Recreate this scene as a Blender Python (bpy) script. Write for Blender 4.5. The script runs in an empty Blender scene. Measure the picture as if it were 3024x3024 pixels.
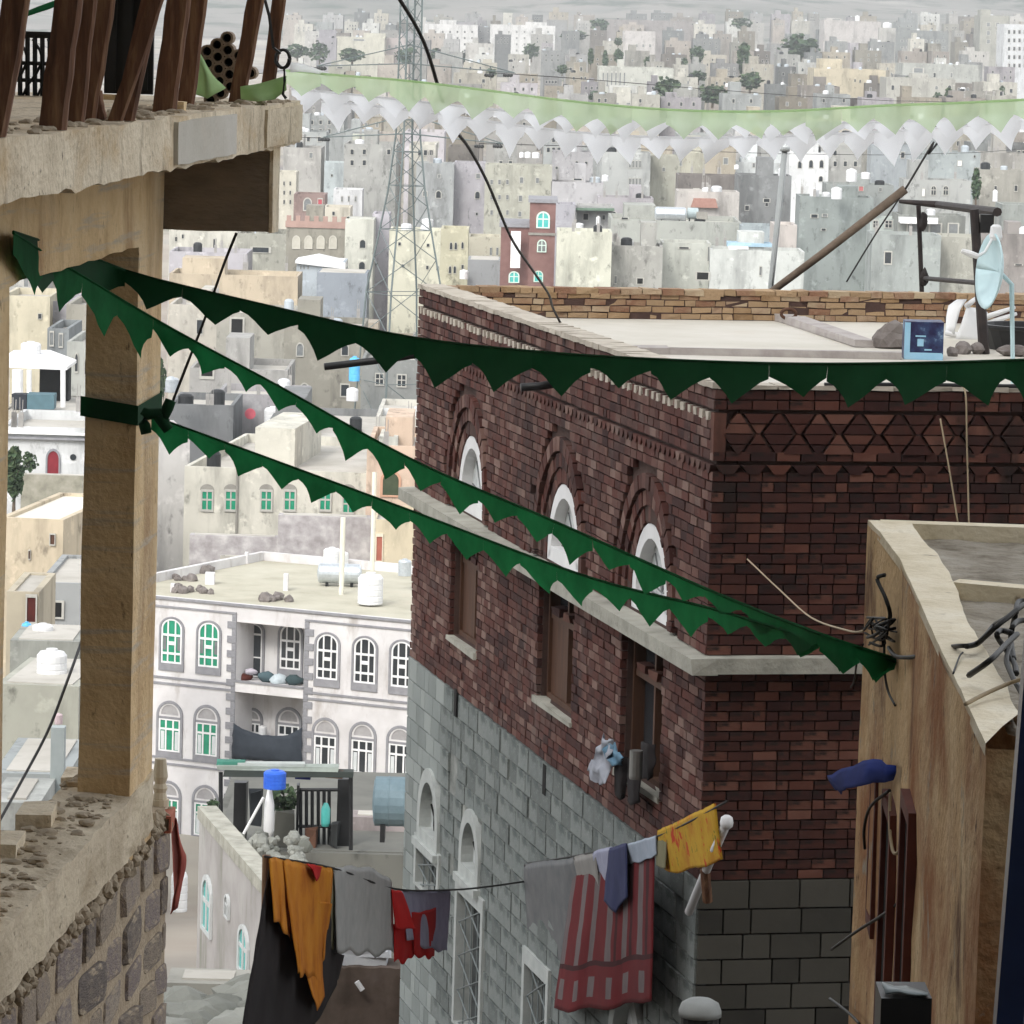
import bpy, bmesh, math, random
from mathutils import Vector, Matrix, noise

random.seed(11)
S = bpy.context.scene
COL = S.collection
K = 3024.0 / 1932.0
V = Vector
ZUP = V((0, 0, 1))

# ------------------------------------------------------------------ camera
FPX = 12780.0                       # focal length in pixels of a 3024 px wide picture
PITCH = math.atan(1449.0 / FPX)
ROLL = math.radians(1.63)
cf = V((0, math.cos(PITCH), -math.sin(PITCH)))
cu0 = V((0, math.sin(PITCH), math.cos(PITCH)))
cr0 = V((1, 0, 0))
cu = cu0 * math.cos(ROLL) - cr0 * math.sin(ROLL)
cr = cr0 * math.cos(ROLL) + cu0 * math.sin(ROLL)
cam = bpy.data.cameras.new('camera')
camo = bpy.data.objects.new('camera', cam)
COL.objects.link(camo)
camo.matrix_world = Matrix(((cr.x, cu.x, -cf.x, 0), (cr.y, cu.y, -cf.y, 0), (cr.z, cu.z, -cf.z, 0), (0, 0, 0, 1)))
cam.sensor_width = 36.0
cam.lens = 36.0 * FPX / 3024.0
cam.clip_start = 0.5
cam.clip_end = 20000
S.camera = camo

# ------------------------------------------------------------------ sky, sun, exposure
SUN_EL, SUN_AZ = math.radians(40), math.radians(205)   # azimuth clockwise from +Y (the view direction): behind the left shoulder, over the added slope
w = bpy.data.worlds.new('World'); S.world = w; w.use_nodes = True
nt = w.node_tree; nt.nodes.clear()
wo = nt.nodes.new('ShaderNodeOutputWorld'); bg = nt.nodes.new('ShaderNodeBackground')
sky = nt.nodes.new('ShaderNodeTexSky'); sky.sky_type = 'NISHITA'; sky.sun_disc = False
sky.sun_elevation = SUN_EL; sky.sun_rotation = SUN_AZ
sky.air_density = 1.0; sky.dust_density = 2.0; sky.ozone_density = 1.0
hs = nt.nodes.new('ShaderNodeHueSaturation'); hs.inputs['Saturation'].default_value = 0.12
nt.links.new(sky.outputs[0], hs.inputs['Color']); nt.links.new(hs.outputs[0], bg.inputs['Color'])
bg.inputs['Strength'].default_value = 0.15
nt.links.new(bg.outputs[0], wo.inputs['Surface'])
sl = bpy.data.lights.new('sun', 'SUN'); sl.energy = 0.5; sl.angle = math.radians(10); sl.color = (1.0, 0.95, 0.87)
so = bpy.data.objects.new('sun', sl); COL.objects.link(so)
sd = V((math.sin(SUN_AZ) * math.cos(SUN_EL), math.cos(SUN_AZ) * math.cos(SUN_EL), math.sin(SUN_EL)))
so.rotation_euler = sd.to_track_quat('Z', 'Y').to_euler(); so.location = (0, -20, 60)
vs = S.view_settings
S.display_settings.display_device = 'sRGB'
vs.view_transform = 'Standard'; vs.look = 'None'; vs.gamma = 1.0; vs.use_curve_mapping = False
vs.exposure = 1.5
S.cycles.volume_bounces = 0
S.cycles.max_bounces = 6
S.cycles.transparent_max_bounces = 12
S.cycles.use_denoising = True

# ------------------------------------------------------------------ geometry from the picture
def ray(px, py): return cf * FPX + cr * (px - 1512.0) - cu * (py - 1512.0)
def at(px, py, Y):
    d = ray(px, py); return d * (Y / d.y)
def ad(x, y, Y): return at(x * K, y * K, Y)           # same, in the 1932 px reading of the picture
def onz(px, py, z):
    d = ray(px, py); return d * (z / d.z)
def odz(x, y, z): return onz(x * K, y * K, z)
def onplane(px, py, P, n):
    d = ray(px, py); return d * (P.dot(n) / d.dot(n))

class Frame:
    def __init__(s, O, u, n):
        s.O = V(O); s.u = V(u).normalized(); s.n = V(n).normalized(); s.v = ZUP.copy()
    def p(s, a, b, c=0.0): return s.O + s.u * a + s.v * b + s.n * c
    def ab(s, px, py):
        q = onplane(px, py, s.O, s.n) - s.O
        return q.dot(s.u), q.dot(s.v)
    def m(s, a=0, b=0, c=0, sa=1, sb=1, sc=1):
        O = s.p(a, b, c)
        return Matrix(((s.u.x * sa, s.v.x * sb, s.n.x * sc, O.x), (s.u.y * sa, s.v.y * sb, s.n.y * sc, O.y), (s.u.z * sa, s.v.z * sb, s.n.z * sc, O.z), (0, 0, 0, 1)))

WF = Frame((0, 0, 0), (1, 0, 0), (0, -1, 0))

class MB:
    def __init__(s): s.v = []; s.f = []; s.mi = []
    def quad(s, pts, mi=0):
        i = len(s.v); s.v += [tuple(p) for p in pts]; s.f.append(tuple(range(i, i + len(pts)))); s.mi.append(mi)
    def hexa(s, P, mi=0):
        i = len(s.v); s.v += [tuple(p) for p in P]
        for q in ((0, 3, 2, 1), (4, 5, 6, 7), (0, 1, 5, 4), (1, 2, 6, 5), (2, 3, 7, 6), (3, 0, 4, 7)):
            s.f.append(tuple(i + k for k in q)); s.mi.append(mi)
    def box(s, fr, a0, a1, b0, b1, c0, c1, mi=0, jit=0.0):
        P = [fr.p(a0, b0, c0), fr.p(a1, b0, c0), fr.p(a1, b1, c0), fr.p(a0, b1, c0), fr.p(a0, b0, c1), fr.p(a1, b0, c1), fr.p(a1, b1, c1), fr.p(a0, b1, c1)]
        if jit: P = [p + V((random.uniform(-jit, jit), random.uniform(-jit, jit), random.uniform(-jit, jit))) for p in P]
        s.hexa(P, mi)
    def prism(s, fr, poly, c0, c1, mi=0):
        n = len(poly); i = len(s.v)
        s.v += [tuple(fr.p(a, b, c0)) for a, b in poly] + [tuple(fr.p(a, b, c1)) for a, b in poly]
        s.f.append(tuple(i + k for k in range(n - 1, -1, -1))); s.mi.append(mi)
        s.f.append(tuple(i + n + k for k in range(n))); s.mi.append(mi)
        for k in range(n):
            s.f.append((i + k, i + (k + 1) % n, i + n + (k + 1) % n, i + n + k)); s.mi.append(mi)
    def ring(s, fr, outer, inner, c0, c1, mi=0):       # frame between two outlines of equal length
        n = len(outer); i = len(s.v)
        for c in (c0, c1):
            s.v += [tuple(fr.p(a, b, c)) for a, b in outer] + [tuple(fr.p(a, b, c)) for a, b in inner]
        for k in range(n):
            j = (k + 1) % n
            o0, o1, n0, n1 = i + k, i + j, i + n + k, i + n + j
            O0, O1, N0, N1 = o0 + 2 * n, o1 + 2 * n, n0 + 2 * n, n1 + 2 * n
            for q in ((O0, O1, N1, N0), (o0, O0, O1, o1)[::-1], (n0, n1, N1, N0), (o0, n0, n1, o1)):
                s.f.append(q); s.mi.append(mi)
    def tube(s, pts, r, n=8, mi=0, caps=True):
        pts = [V(p) for p in pts]; i0 = len(s.v); m = len(pts)
        for k, p in enumerate(pts):
            t = (pts[min(k + 1, m - 1)] - pts[max(k - 1, 0)]).normalized()
            a = t.cross(ZUP)
            if a.length < 1e-3: a = t.cross(V((1, 0, 0)))
            a.normalize(); b = t.cross(a)
            rr = r[k] if isinstance(r, (list, tuple)) else r
            for q in range(n):
                an = 2 * math.pi * q / n
                s.v.append(tuple(p + a * (rr * math.cos(an)) + b * (rr * math.sin(an))))
        for k in range(m - 1):
            for q in range(n):
                A = i0 + k * n + q; B = i0 + k * n + (q + 1) % n
                s.f.append((A, B, B + n, A + n)); s.mi.append(mi)
        if caps:
            s.f.append(tuple(i0 + q for q in range(n - 1, -1, -1))); s.mi.append(mi)
            s.f.append(tuple(i0 + (m - 1) * n + q for q in range(n))); s.mi.append(mi)
    def lathe(s, O, prof, n=16, mi=0, axis=ZUP, ref=None):
        O = V(O); ax = V(axis).normalized(); a = V(ref) if ref else (ax.cross(V((1, 0, 0))) if abs(ax.x) < .9 else ax.cross(V((0, 1, 0))))
        a.normalize(); b = ax.cross(a); i0 = len(s.v)
        for r, h in prof:
            for q in range(n):
                an = 2 * math.pi * q / n
                s.v.append(tuple(O + ax * h + a * (r * math.cos(an)) + b * (r * math.sin(an))))
        for k in range(len(prof) - 1):
            for q in range(n):
                A = i0 + k * n + q; B = i0 + k * n + (q + 1) % n
                s.f.append((A, B, B + n, A + n)); s.mi.append(mi)
        s.f.append(tuple(i0 + q for q in range(n - 1, -1, -1))); s.mi.append(mi)
        s.f.append(tuple(i0 + (len(prof) - 1) * n + q for q in range(n))); s.mi.append(mi)
    def grid(s, rows, mi=0):                          # rows of equal numbers of points
        i = len(s.v); n = len(rows[0])
        for r in rows: s.v += [tuple(p) for p in r]
        for a in range(len(rows) - 1):
            for b in range(n - 1):
                s.f.append((i + a * n + b, i + a * n + b + 1, i + (a + 1) * n + b + 1, i + (a + 1) * n + b)); s.mi.append(mi)
    def rock(s, c, r, mi=0, sq=(1, 1, 1), seed=0):
        bm = bmesh.new(); bmesh.ops.create_icosphere(bm, subdivisions=2, radius=1.0)
        i = len(s.v); c = V(c)
        for v in bm.verts:
            d = v.co.normalized(); k = 1 + 0.45 * noise.noise(d * 1.3 + V((seed * 3.1, 0, 7))) 
            k *= 1 + .12 * noise.noise(d * 4 + V((0, seed, 1)))
            s.v.append(tuple(c + V((d.x * sq[0], d.y * sq[1], d.z * sq[2])) * (r * k)))
        for f in bm.faces: s.f.append(tuple(i + v.index for v in f.verts)); s.mi.append(mi)
        bm.free()
    def mesh(s, name, mats, smooth=False):
        me = bpy.data.meshes.new(name); me.from_pydata(s.v, [], s.f)
        for m in (mats if isinstance(mats, (list, tuple)) else [mats]): me.materials.append(m)
        if any(s.mi): me.polygons.foreach_set('material_index', s.mi)
        if smooth: me.polygons.foreach_set('use_smooth', [True] * len(me.polygons))
        me.update(); return me
    def build(s, name, mats, parent=None, smooth=False, recalc=False):
        me = s.mesh(name, mats, smooth)
        if recalc:
            bm = bmesh.new(); bm.from_mesh(me); bmesh.ops.recalc_face_normals(bm, faces=bm.faces); bm.to_mesh(me); bm.free()
        return link(name, me, parent)

def link(name, me, parent=None, mw=None):
    o = bpy.data.objects.new(name, me); COL.objects.link(o)
    if parent is not None:
        o.parent = parent
        r = parent; off = V((0, 0, 0))
        o.matrix_parent_inverse = ROOTINV.get(parent.name, Matrix.Identity(4))
    if mw is not None: o.matrix_basis = mw
    if parent is not None: ROOTINV[o.name] = Matrix.Identity(4) if mw is None else mw.inverted()
    return o
ROOTINV = {}
def thing(name, label, cat, loc, group=None):
    o = bpy.data.objects.new(name, None); COL.objects.link(o); o.location = loc; o.empty_display_size = .3
    ROOTINV[o.name] = Matrix.Translation(-V(loc))
    o['label'] = label; o['category'] = cat
    if group: o['group'] = group
    return o
def tag(o, label, cat, group=None):
    o['label'] = label; o['category'] = cat
    if group: o['group'] = group
    return o
def struct(o, kind='structure'): o['kind'] = kind; return o

# ------------------------------------------------------------------ materials
MATS = {}
def ramp(nt, stops):
    r = nt.nodes.new('ShaderNodeValToRGB'); e = r.color_ramp.elements
    while len(e) > 1: e.remove(e[-1])
    for i, (p, c) in enumerate(stops):
        x = e[0] if i == 0 else e.new(p)
        x.position = p; x.color = (c[0], c[1], c[2], 1)
    return r
def mat(name, cols, rough=.85, scale=3.0, detail=5, bump=.0, bscale=None, mode='noise', mix=.5, stretch=None, metal=0.0, stains=None, spec=.3, bdist=.02):
    """cols: list of colours spread over noise ('noise'), over each island ('island') or object ('object') plus noise."""
    if name in MATS: return MATS[name]
    m = bpy.data.materials.new(name); m.use_nodes = True; nt = m.node_tree; N = nt.nodes; L = nt.links
    b = N['Principled BSDF']; b.inputs['Roughness'].default_value = rough; b.inputs['Metallic'].default_value = metal
    b.inputs['Specular IOR Level'].default_value = spec
    if len(cols) == 1 and not bump and not stains:
        cols = [tuple(c * .9 for c in cols[0]), tuple(min(1, c * 1.08) for c in cols[0])]
    tc = N.new('ShaderNodeTexCoord'); vec = tc.outputs['Object']
    if mode == 'object' : pass
    if stretch:
        mp = N.new('ShaderNodeMapping'); mp.inputs['Scale'].default_value = stretch; L.new(vec, mp.inputs['Vector']); vec = mp.outputs[0]
    nz = N.new('ShaderNodeTexNoise'); nz.inputs['Scale'].default_value = scale; nz.inputs['Detail'].default_value = detail; nz.inputs['Roughness'].default_value = .62
    L.new(vec, nz.inputs['Vector'])
    fac = nz.outputs[0]
    n = len(cols)
    if mode == 'noise':
        lo, hi = .3, .7
        r = ramp(nt, [(lo + (hi - lo) * i / max(1, n - 1), c) for i, c in enumerate(cols)]); L.new(fac, r.inputs[0]); col = r.outputs[0]
    else:
        if mode == 'island': src = N.new('ShaderNodeNewGeometry').outputs['Random Per Island']
        else: src = N.new('ShaderNodeObjectInfo').outputs['Random']
        a = N.new('ShaderNodeMath'); a.operation = 'MULTIPLY_ADD'; a.inputs[1].default_value = mix * 2.4; a.inputs[2].default_value = -mix * 1.2; L.new(fac, a.inputs[0])
        c2 = N.new('ShaderNodeMath'); c2.operation = 'ADD'; L.new(src, c2.inputs[0]); L.new(a.outputs[0], c2.inputs[1])
        r = ramp(nt, [(i / max(1, n - 1), c) for i, c in enumerate(cols)]); L.new(c2.outputs[0], r.inputs[0]); col = r.outputs[0]
    if stains:                                         # (colour, scale, low, high, stretch)
        for sc, ss, lo, hi, st in stains:
            mp = N.new('ShaderNodeMapping'); mp.inputs['Scale'].default_value = st; L.new(tc.outputs['Object'], mp.inputs['Vector'])
            n2 = N.new('ShaderNodeTexNoise'); n2.inputs['Scale'].default_value = ss; n2.inputs['Detail'].default_value = 6; n2.inputs['Roughness'].default_value = .65; L.new(mp.outputs[0], n2.inputs['Vector'])
            mr = N.new('ShaderNodeMapRange'); mr.inputs[1].default_value = lo; mr.inputs[2].default_value = hi; L.new(n2.outputs[0], mr.inputs[0])
            mx = N.new('ShaderNodeMix'); mx.data_type = 'RGBA'; L.new(mr.outputs[0], mx.inputs[0]); L.new(col, mx.inputs[6]); mx.inputs[7].default_value = (*sc, 1); col = mx.outputs[2]
    L.new(col, b.inputs['Base Color'])
    if bump:
        n3 = N.new('ShaderNodeTexNoise'); n3.inputs['Scale'].default_value = bscale or scale * 4; n3.inputs['Detail'].default_value = 6; L.new(vec, n3.inputs['Vector'])
        bp = N.new('ShaderNodeBump'); bp.inputs['Strength'].default_value = bump; bp.inputs['Distance'].default_value = bdist; L.new(n3.outputs[0], bp.inputs['Height']); L.new(bp.outputs[0], b.inputs['Normal'])
    MATS[name] = m; return m
def cloth_mat(name, cols, trans=.35, clear=0.0, scale=6.0, **kw):
    """thin cloth or film: diffuse + light coming through, and a clear share for gauze"""
    m = mat(name, cols, rough=.9, scale=scale, **kw); nt = m.node_tree; N = nt.nodes; L = nt.links
    b = N['Principled BSDF']; out = N['Material Output']; col = b.inputs['Base Color'].links[0].from_socket
    tr = N.new('ShaderNodeBsdfTranslucent'); L.new(col, tr.inputs['Color'])
    mx = N.new('ShaderNodeMixShader'); mx.inputs[0].default_value = trans; L.new(b.outputs[0], mx.inputs[1]); L.new(tr.outputs[0], mx.inputs[2])
    res = mx.outputs[0]
    if clear:
        tp = N.new('ShaderNodeBsdfTransparent'); m2 = N.new('ShaderNodeMixShader'); m2.inputs[0].default_value = clear
        L.new(res, m2.inputs[1]); L.new(tp.outputs[0], m2.inputs[2]); res = m2.outputs[0]
    L.new(res, out.inputs['Surface']); return m

def hexc(h, k=1.0):
    """sRGB hex -> linear"""
    c = []
    for i in (0, 2, 4):
        x = int(h[i:i + 2], 16) / 255.0
        c.append(min(1, k * (x / 12.92 if x <= .04045 else ((x + .055) / 1.055) ** 2.4)))
    return tuple(c)

M_brick = mat('fired_brick', [(0.036, 0.01296, 0.01152), (0.072, 0.02448, 0.01872), (0.1008, 0.03312, 0.02448), (0.0648, 0.0288, 0.02376), (0.1296, 0.0612, 0.04752), (0.1944, 0.1224, 0.1008)], mode='island', mix=.35, scale=1.1, bump=.5, bscale=45, rough=.9, bdist=.006, stains=[((.12, .085, .075), 1.3, .56, .74, (1, 1, 1)), ((.03, .02, .018), 1.0, .58, .72, (1, 1, .35)), ((.16, .12, .105), 16, .62, .76, (1, 1, 1))])
M_brick1 = mat('fired_brick_single', [(.03, .011, .01), (.055, .018, .014), (.075, .025, .018), (.05, .018, .014), (.105, .037, .025), (.15, .065, .046)], mode='object', mix=.3, scale=1.3, bump=.5, bscale=45, rough=.9, bdist=.006, stains=[((.02, .012, .01), 1.1, .52, .66, (1, 1, .4)), ((.1, .055, .04), 7, .64, .76, (1, 1, 1))])  # right-face shade put into darker browns; the window corbels share it
M_brick2 = mat('fired_brick_shaded', [(.03, .011, .01), (.055, .018, .014), (.075, .025, .018), (.05, .018, .014), (.105, .037, .025), (.15, .065, .046)], mode='island', mix=.3, scale=1.3, bump=.5, bscale=45, rough=.9, bdist=.006, stains=[((.02, .012, .01), 1.1, .52, .66, (1, 1, .4)), ((.1, .055, .04), 7, .64, .76, (1, 1, 1))])  # shaded copy of the brick: right-face shade put into the colour
M_mortar = mat('dark_mortar', [(.05, .03, .026), (.085, .05, .04)], scale=4, bump=.4, rough=.95)
M_tanbrick = mat('tan_brick', [(0.255, 0.1615, 0.085), (0.357, 0.2465, 0.1445), (0.306, 0.2125, 0.1275), (0.2125, 0.1105, 0.068), (0.391, 0.306, 0.204)], mode='island', mix=.3, scale=3, bump=.5, bscale=40, rough=.9)
M_block = mat('concrete_block', [(0.152, 0.168, 0.16), (0.2, 0.22, 0.212), (0.24, 0.26, 0.248), (0.184, 0.208, 0.2)], mode='object', mix=.5, scale=1.6, bump=.7, bscale=30, rough=.95, stains=[((.1, .115, .11), 1.5, .5, .7, (1, 1, 1)), ((.33, .35, .33), 5, .58, .7, (1, 1, .4)), ((.07, .085, .08), .9, .55, .72, (1, 1, .3))])
M_blockjoint = mat('block_mortar', [(.3, .31, .29), (.14, .15, .14), (.35, .36, .33)], scale=2.2, bump=.4, rough=.95)
M_conc = mat('raw_concrete', [(.52, .44, .32), (.66, .57, .43), (.74, .65, .5)], scale=2.2, bump=.8, bscale=26, rough=.95, stains=[((.24, .19, .13), 5, .54, .72, (1, 1, .4)), ((.12, .1, .08), 26, .62, .7, (1, 1, 1)), ((.5, .36, .2), 1.3, .5, .72, (1, 1, 2.5))])
M_concw = mat('weathered_lit_concrete', [(.52, .36, .19), (.66, .49, .28), (.72, .58, .38)], scale=1.8, bump=.7, bscale=30, rough=.95, stains=[((.3, .17, .08), 2, .5, .75, (1, 1, .25)), ((.16, .1, .06), 24, .62, .72, (1, 1, .35)), ((.46, .4, .32), 3, .55, .7, (.3, .3, 5))])  # weathered, with the warm light on the edge beam put into its orange base
M_ledge = mat('ledge_concrete', [(.24, .24, .2), (.36, .35, .3), (.44, .43, .37)], scale=3, bump=.5, bscale=25, rough=.9)
M_screed = mat('roof_screed', [(0.442, 0.4165, 0.357), (0.51, 0.4845, 0.425), (0.561, 0.5355, 0.4845)], scale=.8, bump=.15, bscale=30, rough=.9, stains=[((.5, .45, .38), 1.2, .55, .8, (1, 1, 1))])
M_cap = mat('parapet_cap', [(.38, .34, .28), (.52, .47, .4)], scale=6, bump=.5, rough=.95)
M_concb = mat('formed_concrete', [(.42, .35, .25), (.56, .48, .36), (.64, .56, .42)], scale=3, bump=.7, bscale=24, rough=.95, stretch=(1, .6, 1), stains=[((.34, .27, .18), 3, .52, .7, (1, .35, 1.2)), ((.17, .14, .1), 18, .6, .7, (1, 1, 1)), ((.68, .6, .46), 3, .56, .72, (1, .25, 1.5))])
M_timber = mat('rough_timber', [(.07, .032, .018), (.14, .066, .036), (.26, .15, .08)], scale=3, stretch=(8, 8, .6), bump=.4, bscale=6, rough=.85)
M_wood = mat('brown_wood', [(.06, .028, .016), (.1, .046, .026)], scale=4, stretch=(5, 5, .5), rough=.7)
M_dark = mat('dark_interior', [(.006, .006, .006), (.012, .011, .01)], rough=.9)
M_black = mat('black_metal', [(.012, .013, .014), (.022, .022, .023)], rough=.5, metal=.3)
M_rubber = mat('black_plastic', [(.012, .012, .012), (.02, .02, .021)], rough=.45)
M_wire = mat('wire_insulation', [(.012, .012, .012), (.02, .018, .016)], rough=.6)
M_white = mat('white_plastic', [(0.629, 0.6375, 0.646), (0.697, 0.697, 0.697)], rough=.5)
M_whitep = mat('white_paint', [(.66, .66, .66), (.78, .78, .78)], rough=.6)
M_steel = mat('galvanised_steel', [(.5, .54, .57), (.62, .66, .69)], rough=.38, metal=.7, scale=8)
M_blue = mat('blue_plastic', [(.02, .09, .5), (.03, .13, .62)], rough=.5)
M_sky = mat('light_blue_plastic', [(.08, .38, .72), (.12, .46, .8)], rough=.5)
M_greenflag = cloth_mat('green_flag_cloth', [(.003, .04, .012), (.005, .055, .018)], trans=.25)
M_greenflag2 = cloth_mat('green_flag_cloth_thin', [(.008, .1, .03), (.014, .16, .05)], trans=.6)
M_glassdark = mat('dark_glass', [(.02, .025, .03), (.04, .045, .05)], rough=.15, spec=.6)
M_glassgreen = mat('green_glass', [(.01, .2, .11), (.02, .28, .16)], rough=.2, spec=.6)
M_glassteal = mat('teal_glass', [(.05, .36, .34), (.09, .46, .42)], rough=.25, spec=.5)
M_glassgrey = mat('grey_glass', [(.13, .14, .145), (.2, .21, .21)], rough=.2, spec=.5)
M_plast = mat('frosted_tracery', [(.3, .32, .32), (.52, .54, .54), (.6, .62, .62)], scale=9, rough=.6)
# ================================================================== terrain
PROF = [(-400, 0), (-60, -2), (-14, -3), (-8, -3.5), (-4, -5), (8, -6.5), (22, -8.5), (34, -10.5), (60, -16.5), (90, -22), (120, -28), (165, -34), (520, -34), (800, -31), (1100, -28), (1500, -23), (1900, -18), (2300, -13), (2700, 2), (3200, 26), (4000, 64), (5200, 120), (7000, 135)]
def zprof(y):
    for (a, za), (b, zb) in zip(PROF, PROF[1:]):
        if y <= b:
            t = max(0, (y - a) / (b - a)); return za + (zb - za) * t
    return PROF[-1][1]
def zg(x, y):
    z = zprof(y)
    if y > 2200:
        k = min(1, (y - 2200) / 900)
        z += k * (22 * noise.noise(V((x / 420, y / 500, 1.7))) + 12 * noise.noise(V((x / 150, y / 170, 4.2))) + 5 * noise.noise(V((x / 60, y / 60, 9))))
    elif y > 600:
        z += 1.2 * noise.noise(V((x / 90, y / 120, 3)))
    elif y > 3 and y < 160:
        z += .25 * noise.noise(V((x / 2.5, y / 2.5, 3)))
    return z
ys = [-400, -200, -60, -40, -26, -20, -14, -11, -8, -4] + list(range(0, 60, 2)) + list(range(60, 180, 6)) + list(range(180, 560, 20)) + list(range(560, 2300, 60)) + list(range(2300, 4200, 45)) + list(range(4200, 7001, 200))
g = MB(); rows = []
for y in ys:
    half = 160 + max(0, y) * .55
    rows.append([V((half * (2 * i / 90 - 1), y, zg(half * (2 * i / 90 - 1), y))) for i in range(91)])
g.grid(rows)
M_ground = mat('dry_ground', [(.2, .17, .14), (.3, .26, .22), (.36, .33, .28), (.28, .27, .25)], scale=.02, detail=10, rough=1, stains=[((.1, .12, .07), .03, .55, .68, (1, 1, 1)), ((.15, .14, .15), .008, .5, .7, (1, 1, 1))])
struct(g.build('ground', M_ground, smooth=True))
k0 = next(i for i, y in enumerate(ys) if y >= 2300)
g2 = MB(); g2.grid([[p + V((0, 0, .3)) for p in r] for r in rows[k0:]])
struct(g2.build('hills', mat('scrub_hill', [(.1, .1, .085), (.17, .16, .14), (.22, .2, .18), (.13, .14, .13)], scale=.006, detail=12, rough=1, stains=[((.05, .065, .045), .02, .52, .62, (1, 1, 1)), ((.28, .26, .23), .012, .6, .7, (1, 1, 3))]), smooth=True))

ln = MB(); rows = []  # alley floor sheet added near-black to cut light bounced onto near faces
for y in range(-6, 64, 2): rows.append([V((x, y, zg(x, y) + .03)) for x in range(-16, 17, 2)])
ln.grid(rows); struct(ln.build('lane', mat('low_bounce_dark', [(.035, .03, .026), (.06, .052, .045), (.08, .07, .06)], scale=.8, rough=1, bump=.5)))
# unseen slope added close behind the viewpoint, shaped to block sun and sky
hl = MB(); rows = []
for y, z in ((-8, -6), (-10, 8), (-12, 22), (-15, 40), (-20, 50), (-30, 60), (-60, 64), (-120, 50), (-300, -2)):
    rows.append([V((x, y + 2.5 * noise.noise(V((x / 14, z / 9, 0))), (z + 6) * (1 - .92 * min(1, max(0, (x - 42) / 22))) * (1 + .95 * max(0, 1 - ((x - 23) / 22) ** 2)) - 6 + 4 * noise.noise(V((x / 25, y / 20, 5))))) for x in range(-150, 211, 6)])
hl.grid(rows)
struct(hl.build('shade_slope', mat('shade_slope_dark', [(.05, .045, .04), (.08, .075, .06), (.06, .07, .04)], scale=.3, rough=1), smooth=True))

# ================================================================== brick house
N0 = at(2112, 1150, 34.0)
FAR = onz(1238, 851, N0.z)
dL = (FAR - N0); dL.z = 0; LEN = dL.length; dL.normalize()
dR = V((dL.y, -dL.x, 0))
WID = 7.0
LF = Frame(N0, dL, V((-dL.y, dL.x, 0)))               # left face: a runs away from the near corner
if LF.n.x > 0: LF.n = -LF.n
RF = Frame(N0, dR, -dL)                               # right face, turned to the camera
bh = thing('brick_house', 'dark red brick house over grey block base with arched white windows and flat roof', 'house', (N0.x, N0.y, zg(N0.x, N0.y)))
zledge = RF.ab(2100, 1936)[1]; zblk = RF.ab(2090, 2600)[1]
ZB = zg(N0.x, N0.y + 5) - N0.z - 2
PH = .28                                               # parapet height above the roof
# window openings on the left face, read off the picture (pixels of the 1932 reading)
def lab(x, y): return LF.ab(x * K, y * K)
ARCH = []
for xl, xr, yt, yb, xm in ((855, 903, 822, 968, 880), (1022, 1083, 912, 1075, 1051), (1180, 1250, 987, 1165, 1216)):
    a1 = lab(xl, (yt + yb) / 2)[0]; a0 = lab(xr, (yt + yb) / 2)[0]; am, bt = lab(xm, yt)
    ARCH.append((a0, a1, zledge + .02, bt))
LOW = []
for xl, xr, ybot, xm in ((848, 899, 1216, 875), (1012, 1079, 1338, 1045), (1168, 1245, 1478, 1207)):
    a1 = lab(xl, ybot - 60)[0]; a0 = lab(xr, ybot - 60)[0]; LOW.append((a0, a1, lab(xm, ybot)[1], zledge - .14))
# --- structural core (mortar coloured) with openings left as recessed boxes
core = MB()
T = .05                                                # brick skin thickness in front of the core
def wallskin(fr, length, opens, c):                    # core wall sheet cut by openings: strips between openings
    xs = sorted({.06, length, *[o[0] for o in opens], *[o[1] for o in opens]})
    for x0, x1 in zip(xs, xs[1:]):
        zs = sorted([(o[2], o[3]) for o in opens if o[0] <= x0 + 1e-6 and o[1] >= x1 - 1e-6])
        z = ZB
        for z0, z1 in zs + [(0.0, 0.0)]:
            if z0 > z + 1e-4: core.box(fr, x0, x1, z, z0 if (z0, z1) != (0.0, 0.0) else 0.0, c - .22, c)
            z = z1
BLKW = []                                              # windows of the block base
for xl, xr, yt, yb, xm in ((797, 831, 1462, 1585, 813), (876, 908, 1540, 1652, 892), (1160, 1214, 1868, 1990, 1188)):
    a1 = lab(xl, (yt + yb) / 2)[0]; a0 = lab(xr, (yt + yb) / 2)[0]; BLKW.append(('arch', a0, a1, lab(xm, yb)[1], lab(xm, yt)[1]))
for xl, xr, yt, yb, xm in ((789, 831, 1612, 1690, 810), (864, 912, 1693, 1960, 888), (992, 1036, 1828, 2040, 1014)):
    a1 = lab(xl, (yt + yb) / 2)[0]; a0 = lab(xr, (yt + yb) / 2)[0]; BLKW.append(('rect', a0, a1, lab(xm, yb)[1], lab(xm, yt)[1]))
opens_all = [o for o in ARCH] + LOW + [(b[1], b[2], b[3], b[4]) for b in BLKW]
wallskin(LF, LEN, opens_all, -T)
core.box(RF, .22, WID, ZB, 0, -T - .22, -T)
core.box(RF, WID - .3, WID, ZB, -PH, -LEN, -T - .23)
core.box(LF, LEN - .25, LEN - .01, ZB, -.02, -WID + .3, -T - .23)
core.build('wall_core', M_mortar, bh)
# dark rooms behind the openings
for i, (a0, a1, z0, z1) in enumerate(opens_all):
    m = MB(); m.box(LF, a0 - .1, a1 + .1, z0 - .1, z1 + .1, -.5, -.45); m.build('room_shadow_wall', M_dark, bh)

BH, BL, JT = .0815, .205, .012                         # course height, brick length, joint
unit = MB(); unit.box(Frame((0, 0, 0), (1, 0, 0), (0, 1, 0)), 0, 1, 0, 1, 0, 1)
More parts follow.
